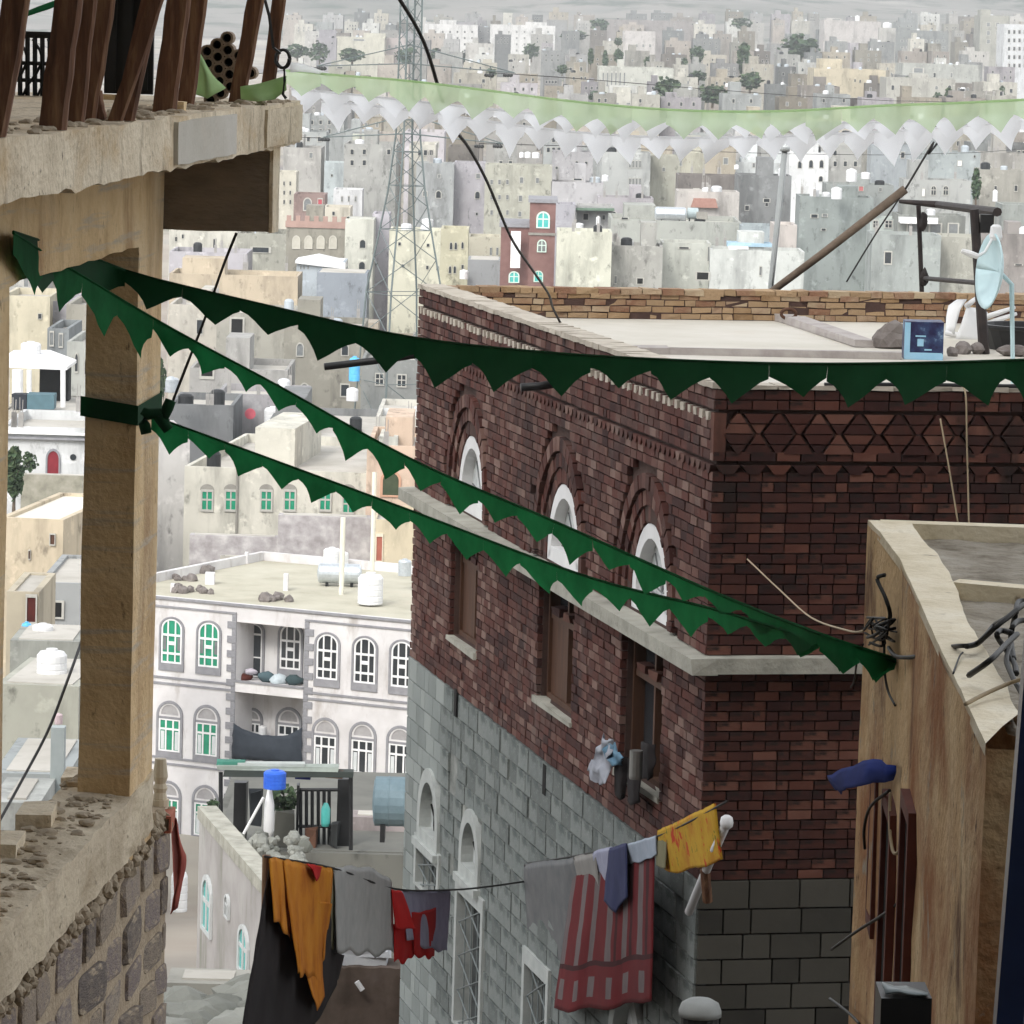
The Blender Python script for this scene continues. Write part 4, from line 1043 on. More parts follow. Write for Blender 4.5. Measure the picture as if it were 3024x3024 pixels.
tag(drape([[at(858, 182, 23.4), at(920, 198, 23.4), at(985, 220, 23.4)], [at(858, 214, 23.4), at(920, 216, 23.4), at(988, 223, 23.4)]], 'white_pennant', M_filmw), 'white film pennant tied to the end of the balcony', 'pennant')
# ================================================================== wires in the air
def dwire(name, pts, r, label, m=None): return wire(name, [ad(x, y, Y) for x, y, Y in pts], r, label, 'wire', m)
dwire('overhead_wire', [(742, -20, 24), (800, 80, 25), (845, 220, 27), (885, 280, 29), (920, 345, 31), (965, 450, 34), (1005, 510, 37), (1035, 555, 39), (1045, 585, 40.2), (1082, 655, 40.8)], .012, 'black wire sagging from the top down onto the brick house roof')
dwire('overhead_wire', [(446, 440, 22.5), (420, 505, 22.6), (385, 605, 22.8), (352, 690, 23), (325, 760, 23), (312, 800, 23.2)], .008, 'thin black wire hanging from the cantilever beam')
dwire('overhead_wire', [(-5, 1556, 19.8), (40, 1475, 20.5), (90, 1380, 21.2), (125, 1290, 21.8), (152, 1215, 22.5), (162, 1180, 22.8)], .008, 'black wire slanting up behind the concrete post at left')
dwire('wall_string', [(1410, 1055, 32.0), (1470, 1112, 31.0), (1530, 1165, 29), (1600, 1190, 24), (1632, 1190, 17)], .006, 'thin pale string from the brick wall to the ochre corner', MATS['tan_cord'])
dwire('drop_cord', [(1774, 790, 33.4), (1790, 880, 33.3), (1808, 990, 33.2)], .007, 'pale cord hanging down the brick wall, left of two', MATS['tan_cord'])
dwire('drop_cord', [(1812, 725, 33.5), (1822, 745, 33.35), (1824, 830, 33.3), (1826, 900, 33.3), (1828, 990, 33.2)], .007, 'pale cord hanging down the brick wall, right of two', MATS['tan_cord'])
wire('black_edge_line', [RF.p(a, .05 + .004 * math.sin(a * 5), -.02) for a in (.9, 1.3, 1.8, 2.4, 3)], .018, 'thin black line along the brick house front parapet', 'hose', M_rubber)  # black tube drawn as the dark line along the parapet edge

# ================================================================== clothes lines
LW1 = onplane(990 * K, 1663 * K, LF.O, LF.n); LW2 = onplane(985 * K, 1630 * K, LF.O, LF.n)
def line(name, pts, label): return wire(name, pts, .009, label, 'rope')
Y1 = lambda x: 29 + (LW1.y - 29) * (x - 505) / (990 - 505)
Y2 = lambda x: LW2.y - .2 + (31.0 - LW2.y) * (x - 985) / (1372 - 985)
line('clothes_line', [ad(500, 1616, 29), ad(628, 1638, Y1(628)), ad(745, 1677, Y1(745)), ad(850, 1679, Y1(850)), ad(920, 1673, Y1(920)), LW1], 'lower clothes line carrying the orange shirt and red shorts')
line('clothes_line', [LW2, ad(1090, 1614, Y2(1090)), ad(1240, 1578, Y2(1240)), ad(1372, 1512, Y2(1372))], 'upper clothes line carrying the grey towel and the floral cloth')
# poles that carry the lines
pm = MB(); b0 = ad(503, 1614, 29.35); pm.tube([b0, V((b0.x + .02, b0.y, zg(b0.x, b0.y)))], .03, 8)
tag(pm.build('line_pole', M_timber), 'wooden pole hidden behind the dark robe on the clothes line', 'pole')
wp = thing('white_pipe', 'white pipe end sticking out behind the yellow floral cloth', 'pipe', ad(1365, 1560, 31.2))
mb = MB(); mb.tube([ad(1374, 1546, 31.2), ad(1350, 1600, 31.6), ad(1300, 1720, 33.4)], .035, 10); mb.build('pipe', M_white, wp, smooth=True)
mb = MB(); mb.lathe(ad(1371, 1552, 31.15), [(.02, -.05), (.045, -.03), (.05, .0), (.042, .04), (.02, .055)], 12); mb.build('cap', M_white, wp, smooth=True)
mb = MB(); mb.tube([ad(1330, 1640, 32.2), ad(1335, 1700, 32.3)], .04, 8); tag(mb.build('wooden_stake', M_timber), 'short wooden stake below the yellow floral cloth', 'stake')
def garment(name, label, top, bot, Y, m, folds=5, amp=.03, nx=22, ny=18, th_=.006, sides=None, cat='garment', over=True, par=None, planar=False):
    """hanging cloth between a top edge and a bottom edge (lists of pixels), with vertical folds that grow downwards"""
    yf = Y if callable(Y) else (lambda x: Y)
    def ev(P, t):
        k = min(int(t * (len(P) - 1)), len(P) - 2); s = t * (len(P) - 1) - k
        return P[k][0] + (P[k + 1][0] - P[k][0]) * s, P[k][1] + (P[k + 1][1] - P[k][1]) * s
    rows = []; sd_ = (hash(name + label) % 97) / 7.0; sd_ = sum(map(ord, label)) % 97 / 7.0
    x_l = top[0][0]; x_r = top[-1][0]
    if over:                                          # the part folded back over the line
        row = []
        for i in range(nx + 1):
            x, y = ev(top, i / nx); row.append(ad(x, y + 14, yf(x)) + V((0, .05, 0)))
        rows.append(row)
    for j in range(ny + 1):
        v = j / ny; row = []
        for i in range(nx + 1):
            u_ = i / nx; xt, yt = ev(top, u_); xb, yb = ev(bot, u_)
            s = v
            x = xt + (xb - xt) * s; y = yt + (yb - yt) * s
            p = ad(x, y, yf(x if planar else xt))
            w_ = amp * (.25 + .75 * v) * (math.sin(u_ * folds * 6.283 + sd_ + v * 1.2) + .5 * noise.noise(V((u_ * folds * 1.5, v * 2, sd_))))
            p += V((0, 1, 0)) * (w_ - .02) + noise.noise_vector(p * 6) * .006
            row.append(p)
        rows.append(row)
    mb = MB(); mb.grid(rows); o = mb.build(name, m, par, smooth=True)
    md = o.modifiers.new('thickness', 'SOLIDIFY'); md.thickness = th_
    if par is None: tag(o, label, cat)
    return o
M_brownrobe = mat('dark_brown_cloth', [(.012, .0095, .01), (.02, .016, .016)], rough=1, scale=6)
M_orange = cloth_mat('orange_cloth', [(.42, .12, .012), (.6, .22, .02), (.68, .3, .03)], trans=.25, scale=2.5)
M_greytowel = cloth_mat('pale_grey_towel', [(.34, .35, .34), (.44, .44, .43)], trans=.15)
M_red = cloth_mat('red_cotton', [(.42, .012, .012), (.55, .02, .018)], trans=.2)
M_lav = cloth_mat('lavender_cloth', [(.3, .31, .42), (.42, .43, .54)], trans=.2)
M_dgrey = cloth_mat('grey_blanket', [(.12, .125, .13), (.17, .17, .17)], trans=.08)
M_beigecl = cloth_mat('beige_grey_cloth', [(.22, .21, .2), (.28, .27, .25)], trans=.1)
M_navy = cloth_mat('navy_cloth', [(.02, .025, .07), (.035, .04, .1)], trans=.1)
M_lblue = cloth_mat('pale_blue_cloth', [(.34, .4, .48), (.45, .5, .58)], trans=.2)
Yl = lambda x: Y1(x) + .12
garment('dark_robe', 'long dark brown robe hanging at the left end of the clothes line', [(506, 1640), (540, 1640), (590, 1645), (634, 1652)], [(448, 1985), (500, 1990), (560, 1990), (634, 1860)], lambda x: Y1(x) + .16, M_brownrobe, folds=5, amp=.1, cat='robe', planar=True)
os_ = thing('orange_shirt', 'orange shirt with red neck trim hanging on the clothes line', 'shirt', ad(570, 1640, 29.9))
garment('shirt_body', 'orange shirt body', [(534, 1622), (560, 1626), (600, 1632), (628, 1637)], [(562, 1835), (575, 1840), (600, 1845), (616, 1790)], lambda x: Y1(x) - .02, M_orange, folds=4.2, amp=.1, par=os_)
garment('sleeve', 'orange shirt left sleeve', [(508, 1618), (522, 1619), (536, 1622)], [(518, 1735), (534, 1752), (548, 1775)], lambda x: Y1(x) + .01, M_orange, folds=1.6, amp=.08, nx=14, par=os_)
garment('shirt_tail', 'orange shirt tail', [(566, 1800), (585, 1800), (606, 1790)], [(590, 1880), (598, 1905), (611, 1880)], lambda x: Y1(x) + .02, M_orange, folds=1.4, amp=.03, nx=10, over=False, par=os_)
garment('sleeve', 'orange shirt right sleeve', [(600, 1700), (615, 1700), (626, 1705)], [(590, 1755), (606, 1770), (618, 1750)], lambda x: Y1(x) - .06, M_orange, folds=1.3, amp=.03, nx=10, over=False, par=os_)
garment('neck_trim', 'red trim', [(578, 1629), (592, 1631), (606, 1634)], [(590, 1640), (597, 1662), (603, 1652)], lambda x: Y1(x) - .09, M_red, folds=1, amp=.005, nx=8, ny=6, over=False, par=os_)
garment('grey_towel', 'pale grey towel beside the orange shirt on the clothes line', [(630, 1637), (660, 1634), (700, 1637), (738, 1660)], [(634, 1792), (665, 1796), (700, 1800), (742, 1796)], Y1, M_greytowel, folds=3.1, amp=.1, cat='towel')
garment('olive_cloth', 'narrow olive cloth between orange shirt and pale grey towel', [(622, 1640), (632, 1640)], [(612, 1795), (630, 1790)], lambda x: Y1(x) + .07, cloth_mat('olive_cloth', [(.16, .15, .08), (.22, .2, .12)], trans=.1), folds=1, amp=.02, nx=6, cat='cloth')
garment('lavender_shirt', 'lavender grey shirt hanging behind the red shorts', [(758, 1679), (800, 1681), (850, 1679)], [(768, 1770), (810, 1790), (842, 1795)], lambda x: Y1(x) + .08, M_lav, folds=2.6, amp=.08, cat='shirt')
rs = thing('red_shorts', 'bright red shorts hanging on the clothes line', 'shorts', ad(780, 1740, 34))
garment('waist', 'red shorts waist', [(738, 1678), (748, 1680), (758, 1682)], [(745, 1750), (765, 1752), (784, 1752)], lambda x: Y1(x) - .06, M_red, folds=1.2, amp=.03, nx=10, par=rs)
garment('leg', 'left leg of red shorts', [(742, 1742), (765, 1742), (786, 1744)], [(744, 1812), (762, 1816), (780, 1800)], lambda x: Y1(x) - .06, M_red, folds=2, amp=.07, nx=14, over=False, par=rs)
garment('leg', 'right leg of red shorts', [(776, 1722), (800, 1718), (822, 1712)], [(782, 1802), (802, 1806), (818, 1806)], lambda x: Y1(x) - .05, M_red, folds=2, amp=.07, nx=14, over=False, par=rs)
garment('dark_trousers', 'black cloth hanging low behind the orange shirt', [(612, 1780), (630, 1795), (648, 1800)], [(600, 1850), (618, 1862), (638, 1845)], lambda x: Y1(x) + .2, M_brownrobe, folds=1.5, amp=.03, nx=10, over=False, cat='cloth')
# upper line
garment('striped_towel', 'red and white striped towel on the upper clothes line', [(1085, 1625), (1130, 1612), (1180, 1600), (1236, 1582)], [(1046, 1905), (1100, 1905), (1170, 1898), (1230, 1885)], lambda x: Y2(x) + .22, mat('striped_towel_cloth', [(.085, .006, .008), (.12, .009, .011)], rough=1), folds=2.6, amp=.09, nx=36, ny=30, cat='towel')
st = COL.objects['striped_towel']; me = st.data
mw_ = mat('towel_white', [(.1, .078, .078), (.14, .11, .11)], rough=1); md_ = mat('towel_dark_red', [(.03, .004, .005), (.045, .006, .007)], rough=1)
me.materials.append(mw_); me.materials.append(md_)
nx_, ny_ = 36, 31
for i, p in enumerate(me.polygons):
    r, c = divmod(i, nx_); k = c % 6
    v = r / ny_
    if v < .68: p.material_index = 1 if k in (0, 1) else (2 if k == 3 and c > 18 else 0)
    elif v < .74: p.material_index = 1 if k in (0, 1) and v < .70 else 2
    elif .78 < v < .92: p.material_index = 1 if k in (1, 2, ) else 0
garment('grey_blanket', 'folded dark grey blanket at the left of the upper clothes line', [(988, 1630), (1030, 1625), (1065, 1622), (1086, 1617)], [(1000, 1812), (1040, 1816), (1085, 1818), (1118, 1812)], lambda x: Y2(x), M_dgrey, folds=1.6, amp=.06, cat='blanket')
garment('beige_cloth', 'lighter grey fold hanging beside the dark grey blanket', [(1082, 1617), (1100, 1612), (1125, 1606)], [(1122, 1812), (1135, 1812), (1143, 1806)], lambda x: Y2(x) - .03, M_beigecl, folds=1.4, amp=.025, nx=12, cat='cloth')
garment('lavender_vest', 'pale lavender vest hung next to the navy shirt', [(1118, 1608), (1135, 1602), (1160, 1597)], [(1138, 1690), (1150, 1694), (1164, 1682)], lambda x: Y2(x) - .06, M_lav, folds=1.6, amp=.03, nx=12, cat='vest')
garment('navy_shirt', 'navy blue shirt hanging over the striped towel', [(1150, 1600), (1165, 1596), (1184, 1590)], [(1140, 1700), (1162, 1722), (1184, 1690)], lambda x: Y2(x) - .08, M_navy, folds=1.6, amp=.03, nx=12, cat='shirt')
garment('pale_blue_cloth', 'pale blue cloth hanging between navy shirt and floral cloth', [(1168, 1596), (1200, 1588), (1238, 1576)], [(1180, 1630), (1208, 1626), (1240, 1612)], lambda x: Y2(x) - .05, M_lblue, folds=3, amp=.03, cat='cloth')
M_flor = cloth_mat('yellow_floral_cloth', [(.5, .26, .015), (.58, .36, .03), (.5, .2, .02)], trans=.25, scale=3, stains=[((.55, .06, .02), 5.5, .58, .64, (1, 1, 1)), ((.06, .14, .02), 6.5, .62, .67, (1, 1, 1))])
garment('floral_cloth', 'yellow and orange floral cloth at the right of the clothes line', [(1240, 1566), (1275, 1552), (1315, 1532), (1350, 1514)], [(1254, 1640), (1290, 1646), (1325, 1632), (1364, 1624)], lambda x: Y2(x) - .04, M_flor, folds=1.8, amp=.07, cat='cloth')
garment('olive_rag', 'olive rag behind the yellow floral cloth', [(1236, 1585), (1260, 1575)], [(1240, 1632), (1256, 1640)], lambda x: Y2(x) + .06, MATS['olive_cloth'], folds=1, amp=.02, nx=8, cat='rag')
# plastic bags and pots below the third brick window
yb3 = lab(1190, 1460)
def lpx(x, y, c): return onplane(x * K, y * K, LF.O + LF.n * c, LF.n)
bag = thing('plastic_bags', 'crumpled white and pale blue plastic bags hanging at the brick window sill', 'bags', lpx(1140, 1440, .2))
for k, (pts, mm) in enumerate((([[(1142, 1390), (1152, 1392), (1160, 1398)], [(1122, 1420), (1136, 1424), (1152, 1426)], [(1110, 1450), (1130, 1456), (1150, 1452)], [(1118, 1474), (1130, 1482), (1142, 1476)]], 'w'), ([[(1144, 1398), (1156, 1402), (1168, 1412)], [(1140, 1418), (1158, 1426), (1172, 1432)], [(1144, 1440), (1158, 1446), (1168, 1444)]], 'b'))):
    drape([[lpx(x, y, .2 + .05 * ((i_ + j_) % 2)) for i_, (x, y) in enumerate(r)] for j_, r in enumerate(pts)], 'bag', cloth_mat('white_bag', [(.42, .44, .5), (.55, .57, .62)], trans=.35) if mm == 'w' else cloth_mat('blue_bag', [(.14, .28, .4), (.25, .4, .52)], trans=.35), amp=.05, sub=5, par=bag)
bx = thing('dark_washing', 'black cloths and a tin hanging below the third brick window', 'washing', lpx(1190, 1460, .15))
for pts in ([[(1160, 1425), (1172, 1428), (1184, 1430)], [(1160, 1470), (1172, 1474), (1182, 1472)], [(1160, 1500), (1170, 1508), (1178, 1502)]], [[(1182, 1432), (1198, 1436), (1212, 1436)], [(1182, 1480), (1196, 1484), (1210, 1482)], [(1184, 1512), (1196, 1520), (1208, 1514)]], [[(1212, 1400), (1224, 1404), (1236, 1404)], [(1212, 1440), (1224, 1446), (1236, 1442)], [(1214, 1468), (1224, 1474), (1232, 1468)]]):
    drape([[lpx(x, y, .13 + .04 * (i_ % 2)) for i_, (x, y) in enumerate(r)] for r in pts], 'black_cloth', M_brownrobe, amp=.02, sub=4, par=bx)
mb = MB(); P = lpx(1199, 1470, .24); Q = lpx(1199, 1415, .24); mb.lathe(P, [(.05, 0), (.055, .02), (.055, (Q - P).length)], 12); mb.build('tin', mat('tin_can', [(.2, .2, .19), (.28, .28, .27)], rough=.4, metal=.5), bx)
# ================================================================== things on the brick house roof
def rz(x, y): return odz(x, y, zr)
pole_a = rz(1412, 588); 
mb = MB(); top = ad(1708, 357, pole_a.y - .4); mb.tube([pole_a + V((0, 0, .03)), pole_a.lerp(top, .5), top], [.04, .045, .05], 9)
tag(mb.build('wooden_pole', mat('weathered_pole', [(.1, .075, .055), (.17, .13, .1)], scale=6, rough=.9), None, smooth=True), 'long wooden pole slanting up from the brick house roof', 'pole')
wire('stay_rope', [top, top + V((.3, .2, .5)), ad(1752, 290, top.y + .2), ad(1775, 262, top.y + .4)], .012, 'rope running up from the tip of the slanting pole', 'rope')
wire('stay_rope', [top + V((-.03, 0, -.05)), ad(1650, 445, top.y), ad(1597, 532, top.y)], .01, 'thin rope hanging back from the tip of the slanting pole', 'rope')
mb = MB(); q0 = ad(1455, 536, 52.0); q1 = ad(1481, 281, 52.0); mb.tube([V((q0.x, q0.y, zg(q0.x, q0.y))), q0, q1], .035, 8)
mb.lathe(q1, [(.06, -.03), (.06, .02)], 8)
tag(mb.build('steel_pole', mat('grey_pole_paint', [(.28, .3, .3), (.36, .38, .38)], rough=.5), None, smooth=True), 'thin grey steel pole rising behind the brick house roof', 'pole')
af = thing('antenna_frame', 'rusty dark steel pipe frame standing on the brick house roof', 'frame', rz(1800, 640))
M_rust = mat('dark_rusty_steel', [(.018, .015, .015), (.04, .03, .028)], scale=9, rough=.7)
pl0 = rz(1741, 596); pr0 = rz(1857, 668)
mb = MB(); mb.tube([pl0, ad(1733, 388, pl0.y)], .026, 8); mb.build('post', M_rust, af)
mb = MB(); mb.tube([pr0, ad(1838, 395, pr0.y)], [.055, .045], 8); mb.build('post', M_rust, af)
mb = MB(); mb.tube([ad(1698, 380, pl0.y), ad(1770, 386, pl0.y - .4), ad(1882, 400, pr0.y - .1)], [.022, .04, .045], 8); mb.build('top_bar', M_rust, af)
mb = MB(); mb.tube([ad(1744, 525, pl0.y), ad(1848, 534, pr0.y)], .025, 8); mb.build('cross_bar', M_rust, af)
for x, y in ((1743, 418), (1744, 524)):
    mb = MB(); mb.rock(ad(x, y, pl0.y - .05), .07, sq=(.7, .5, 1.4), seed=x); mb.build('clamp', M_rust, af)
mb = MB(); mb.box(Frame(ad(1850, 420, pr0.y - .05), (1, 0, 0), (0, -1, 0)), 0, .13, -.1, .08, -.1, 0); mb.build('junction_box', M_rubber, af)
# satellite dish seen edge-on
sd_ = thing('satellite_dish', 'pale blue satellite dish seen edge-on beside the steel frame', 'dish', ad(1872, 590, 38.9))
dc = ad(1874, 512, 38.9); M_dish = mat('pale_blue_paint', [(.42, .58, .62), (.52, .67, .7)], rough=.5, scale=3)
prof = [(.30 * math.sin(t), .0 + .16 * (1 - math.cos(t))) for t in [i * .16 for i in range(0, 10)]]
dax = V((-.97, -.22, .08)).normalized()
mb = MB(); n = 28; rows = []
for r, h in [(.001, 0)] + [(.34 * i / 8, .1 * (i / 8) ** 2) for i in range(1, 9)]:
    a_ = dax.cross(ZUP).normalized(); b_ = a_.cross(dax)
    rows.append([dc - dax * .05 + dax * h + a_ * (r * math.cos(6.2832 * q / n)) + b_ * (r * math.sin(6.2832 * q / n) * 1.0) for q in range(n + 1)])
mb.grid(rows); o = mb.build('reflector', M_dish, sd_, smooth=True); md = o.modifiers.new('thickness', 'SOLIDIFY'); md.thickness = .012
mb = MB(); mb.tube([dc - dax * .06, dc - dax * .18 + V((0, 0, -.1)), V((dc.x + .22, dc.y, zr))], .022, 8); mb.build('mast', M_dish, sd_)
mb = MB(); mb.tube([dc + V((0, 0, .33)), ad(1858, 476, 38.8), ad(1840, 486, 38.7)], .014, 6); mb.build('feed_arm', M_white, sd_)
mb = MB(); mb.tube([ad(1846, 484, 38.7), ad(1828, 478, 38.7), ad(1814, 473, 38.7)], [.025, .03, .02], 8); mb.build('feed_horn', M_white, sd_)
mb = MB(); mb.lathe(dc + V((.01, 0, .28)), [(.05, 0), (.06, .03), (.05, .12), (.03, .14)], 10); mb.build('bracket', M_white, sd_)
# overturned white plastic chair
pc = thing('plastic_chair', 'overturned white plastic chair on the brick house roof', 'chair', rz(1825, 640))
Yc = rz(1825, 640).y
def cq(x, y, dy=0): return ad(x, y, Yc + dy)
drape([[cq(1823, 580, .1), cq(1845, 582, .15), cq(1862, 590, .2)], [cq(1813, 612), cq(1838, 612, .05), cq(1862, 614, .1)], [cq(1802, 640, -.05), cq(1830, 646, 0), cq(1862, 648, .05)]], 'seat', M_white, th_=.012, amp=.002, par=pc)
drape([[cq(1790, 578, .3), cq(1806, 566, .3), cq(1824, 566, .3)], [cq(1786, 600, .2), cq(1796, 590, .2), cq(1812, 584, .2)], [cq(1784, 632, .1), cq(1790, 628, .1), cq(1800, 630, .1)]], 'backrest', M_white, th_=.012, amp=.002, par=pc)
for p, q in (((1823, 578), (1842, 562)), ((1856, 600), (1915, 580)), ((1858, 612), (1918, 592)), ((1784, 628), (1860, 642))):
    mb = MB(); mb.tube([cq(*p, .1), cq((p[0] + q[0]) / 2, (p[1] + q[1]) / 2, .15), cq(*q, .2)], [.03, .028, .018], 7); mb.build('leg', M_white, pc, smooth=True)
# dark blue printed box, sacks, stones, black tub
bxp = rz(1742, 668); A = odz(1706, 678, zr); Bq = odz(1776, 678, zr)
tb = thing('printed_box', 'dark blue printed cardboard box on the brick house roof', 'box', A)
hgt = (ad(1706, 606, A.y) - ad(1706, 678, A.y)).z
fr = Frame(A, (1, 0, 0), (0, -1, 0)); wv = Bq.x - A.x
mb = MB(); mb.box(fr, 0, wv, 0, hgt, -.3, 0, jit=.004); mb.build('carton', mat('dark_blue_print', [(.008, .008, .03), (.016, .016, .06), (.03, .05, .12), (.2, .3, .42)], scale=7, detail=8, rough=.5), tb)
mb = MB(); mb.box(fr, -.004, .05, .01, hgt - .01, -.02, .004); mb.box(fr, 0, wv, -.001, .07, -.01, .004, jit=.003); mb.build('light_blue_band', mat('light_blue_print', [(.2, .42, .6), (.34, .55, .7)], rough=.5), tb)
mb = MB(); mb.box(fr, .12, .18, .13, .2, 0, .003); mb.box(fr, .1, .2, .22, .235, 0, .003); mb.box(fr, .19, .26, .09, .105, 0, .003); mb.build('print_marks', MATS['light_blue_print'], tb)
M_rock = mat('grey_rock', [(.1, .085, .08), (.17, .15, .14), (.22, .2, .19)], scale=4, bump=.5, rough=.95)
mb = MB(); mb.rock(rz(1690, 660) + V((0, .2, .1)), .18, seed=3, sq=(1.2, .9, .85)); tag(mb.build('boulder', M_rock, None), 'grey boulder leaning against the dark blue box', 'stone')
for k, (x, y, r, lb) in enumerate(((1818, 668, .08, 'small dark stone just right of the blue box'), (1797, 672, .06, 'smallest dark stone at the foot of the blue box'), (1845, 668, .075, 'dark stone beside the steel frame foot'))):
    mb = MB(); mb.rock(rz(x, y) + V((0, 0, r * .6)), r, seed=k + 20); tag(mb.build('roof_stone', M_rock, None), lb, 'stone', 'stones on the brick house roof')
A = rz(1868, 664); tubc = A + V((.45, .5, 0))
mb = MB(); mb.lathe(tubc, [(.42, 0), (.5, .2), (.52, .22), (.52, .25), (.47, .25), (.4, .06), (.001, .05)], 24); tag(mb.build('black_tub', M_rubber, None, smooth=False), 'large black rubber tub on the roof at the right edge', 'tub')
mb = MB(); q = rz(1900, 672); mb.rock(q + V((.1, 0, .05)), .12, seed=9, sq=(1.8, .8, .5)); tag(mb.build('cement_lump', M_rock, None), 'flat cement lump below the black tub', 'stone')
wire('green_hose', [rz(1640, 596) + V((0, 0, .02)), rz(1690, 599) + V((0, 0, .02)), rz(1740, 597) + V((0, 0, .03)), rz(1765, 602) + V((0, 0, .02))], .02, 'green hose lying along the back parapet of the roof', 'hose', mat('green_hose', [(.05, .17, .13), (.08, .22, .17)]))
wire('hose_coil', [ad(1488 + 14 * math.cos(t * .7), 592 - 9 * math.sin(t * .7), 46.0) for t in range(11)], .02, 'small ring of rusty hose against the back parapet', 'hose', M_wood)
# grey rounded barrel at the bottom, mud wall with folded white bag
zq = zg(2, 31)
br = thing('black_barrel', 'black barrel under a grey cover at the bottom edge', 'barrel', ad(1318, 1960, 29.5))
P = ad(1318, 1990, 29.5); hb_ = (ad(1318, 1885, 29.5) - P).z
mb = MB(); mb.lathe(P, [(.13, -.6), (.135, 0), (.135, hb_ * .72)], 18); mb.build('barrel_body', M_rubber, br, smooth=False)
mb = MB(); mb.lathe(P, [(.15, hb_ * .7), (.15, hb_ * .8), (.13, hb_ * .93), (.08, hb_), (.001, hb_ * 1.02)], 18); mb.build('cover', mat('grey_cover', [(.24, .25, .24), (.32, .33, .32)], rough=.7), br, smooth=True)
mw2 = thing('mud_wall', 'dark brown mud wall beside the block house, bottom centre', 'wall', ad(690, 1990, 47))
A = ad(560, 1822, 47); B = ad(757, 1822, 47)
mb = MB(); fr = Frame(A, (1, 0, 0), (0, -1, 0)); rows = []
for j in range(14):
    rows.append([fr.p((B.x - A.x) * i / 20, -j * .22 + (noise.noise(V((i * .7, 0, 1))) * .03 if j == 0 else 0), noise.noise(V((i * .6, j * .6, 3))) * .05) for i in range(21)])
mb.grid(rows); rows2 = [rows[0], [p + V((0, .5, 0)) for p in rows[0]]]; mb.grid(rows2)
mb.build('wall_face', mat('brown_mud', [(.06, .045, .035), (.1, .075, .06), (.13, .1, .085)], scale=2, bump=.6, rough=1), mw2, smooth=True)
mb = MB(); mb.tube([ad(673, 1852, 46.85), ad(684, 1868, 46.85)], .03, 8); mb.build('pipe_stub', M_white, mw2)
fb = thing('folded_sacks', 'white folded sacks lying on top of the mud wall', 'sacks', ad(690, 1810, 47.1))
for k, (x0, x1, y0, y1) in enumerate(((645, 735, 1796, 1806), (640, 728, 1806, 1818))):
    A = ad(x0, y1, 47.1); B = ad(x1, y0, 47.1); mb = MB(); mb.box(Frame(A, (1, 0, 0), (0, -1, 0)), 0, B.x - A.x, 0, (B.z - A.z), -.35, 0, jit=.025); mb.build('sack', cloth_mat('white_sack', [(.55, .58, .62), (.68, .7, .72)], trans=.1), fb)
# ================================================================== generic builders for the town
def wmesh(kind):
    """unit windows: 1 x 1, centred at the bottom middle, proud of the wall"""
    key = 'w_' + kind
    if key in WM: return WM[key]
    fr = Frame((0, 0, 0), (1, 0, 0), (0, 0, 1)); fr.v = V((0, 1, 0)); f = MB(); p = MB()
    if kind.startswith('arch'):
        def ap(r, b): return [(-r, b)] + [(-r * math.cos(math.pi * i / 8), .62 + r * .76 * math.sin(math.pi * i / 8)) for i in range(9)] + [(r, b)]
        f.ring(fr, ap(.5, 0), ap(.38, .07), 0, 1); p.prism(fr, ap(.4, .05), 0, .4)
    else:
        f.ring(fr, [(-.5, 0), (.5, 0), (.5, 1), (-.5, 1)], [(-.38, .1), (.38, .1), (.38, .9), (-.38, .9)], 0, 1); p.box(fr, -.4, .4, .08, .92, 0, .4)
    mulls = kind.endswith('_m')
    if mulls: f.box(fr, -.05, .05, .08, .9, .1, .8); f.box(fr, -.39, .39, .5, .58, .1, .75)
    WM[key] = (f, p); return WM[key]
WM = {}; WMM = {}
def put_window(par, fr, a, b, wd, ht, kind, mf, mp, c=0.0, depth=.08):
    k = (kind, mf.name, mp.name)
    if k not in WMM:
        f, p = wmesh(kind); WMM[k] = (f.mesh('window', mf), p.mesh('pane', mp))
    M = fr.m(a, b, c + .004, wd, ht, depth)
    o = link('window', WMM[k][0], par, M)
    q = link('pane', WMM[k][1], o, M)
    return o
def wallmat(hx, k=1.0, name=None):
    n = 'render_' + hx + (name or '')
    c = hexc(hx, k * .9); g_ = sum(c) / 3; c = tuple(x * .8 + g_ * .2 for x in c); d = tuple(x * .82 for x in c); e = tuple(min(.86, x * 1.08) for x in c); s_ = tuple(x * .62 for x in c)
    return mat(n, [d, c, e], scale=.35, rough=.95, detail=9, stains=[(s_, .6, .5, .68, (1, 1, .25)), (tuple(x * .45 for x in c), 1.4, .58, .7, (1, 1, .6)), (tuple(min(.8, x * 1.25) for x in c), .9, .58, .68, (1, 1, 1))], bump=.3, bscale=3)
M_roofg = mat('dusty_roof', [(.34, .32, .28), (.43, .41, .37), (.5, .48, .44)], scale=.4, rough=1, stains=[((.28, .26, .23), .8, .55, .75, (1, 1, 1))])
def tank_v(px, pyb, pyt, wpx, Y, m, label, cat='water tank', group=None):
    """upright ribbed plastic tank, foot at (px, pyb)"""
    P = at(px, pyb, Y); h = (at(px, pyt, Y) - P).z; r = wpx * Y / FPX / 2
    t = thing('water_tank', label, cat, P, group); mb = MB(); pr = [(r * .97, 0), (r, h * .04)]
    for k in range(4): pr += [(r, h * (.06 + .18 * k)), (r * .965, h * (.075 + .18 * k)), (r * .965, h * (.09 + .18 * k)), (r, h * (.105 + .18 * k))]
    pr += [(r, h * .82), (r * .8, h * .92), (r * .4, h * .95)]
    mb.lathe(P, pr, 18); mb.build('tank_body', m, t, smooth=False)
    mb = MB(); mb.lathe(P, [(r * .38, h * .94), (r * .38, h), (r * .1, h * 1.01)], 12); mb.build('lid', m, t)
    return t
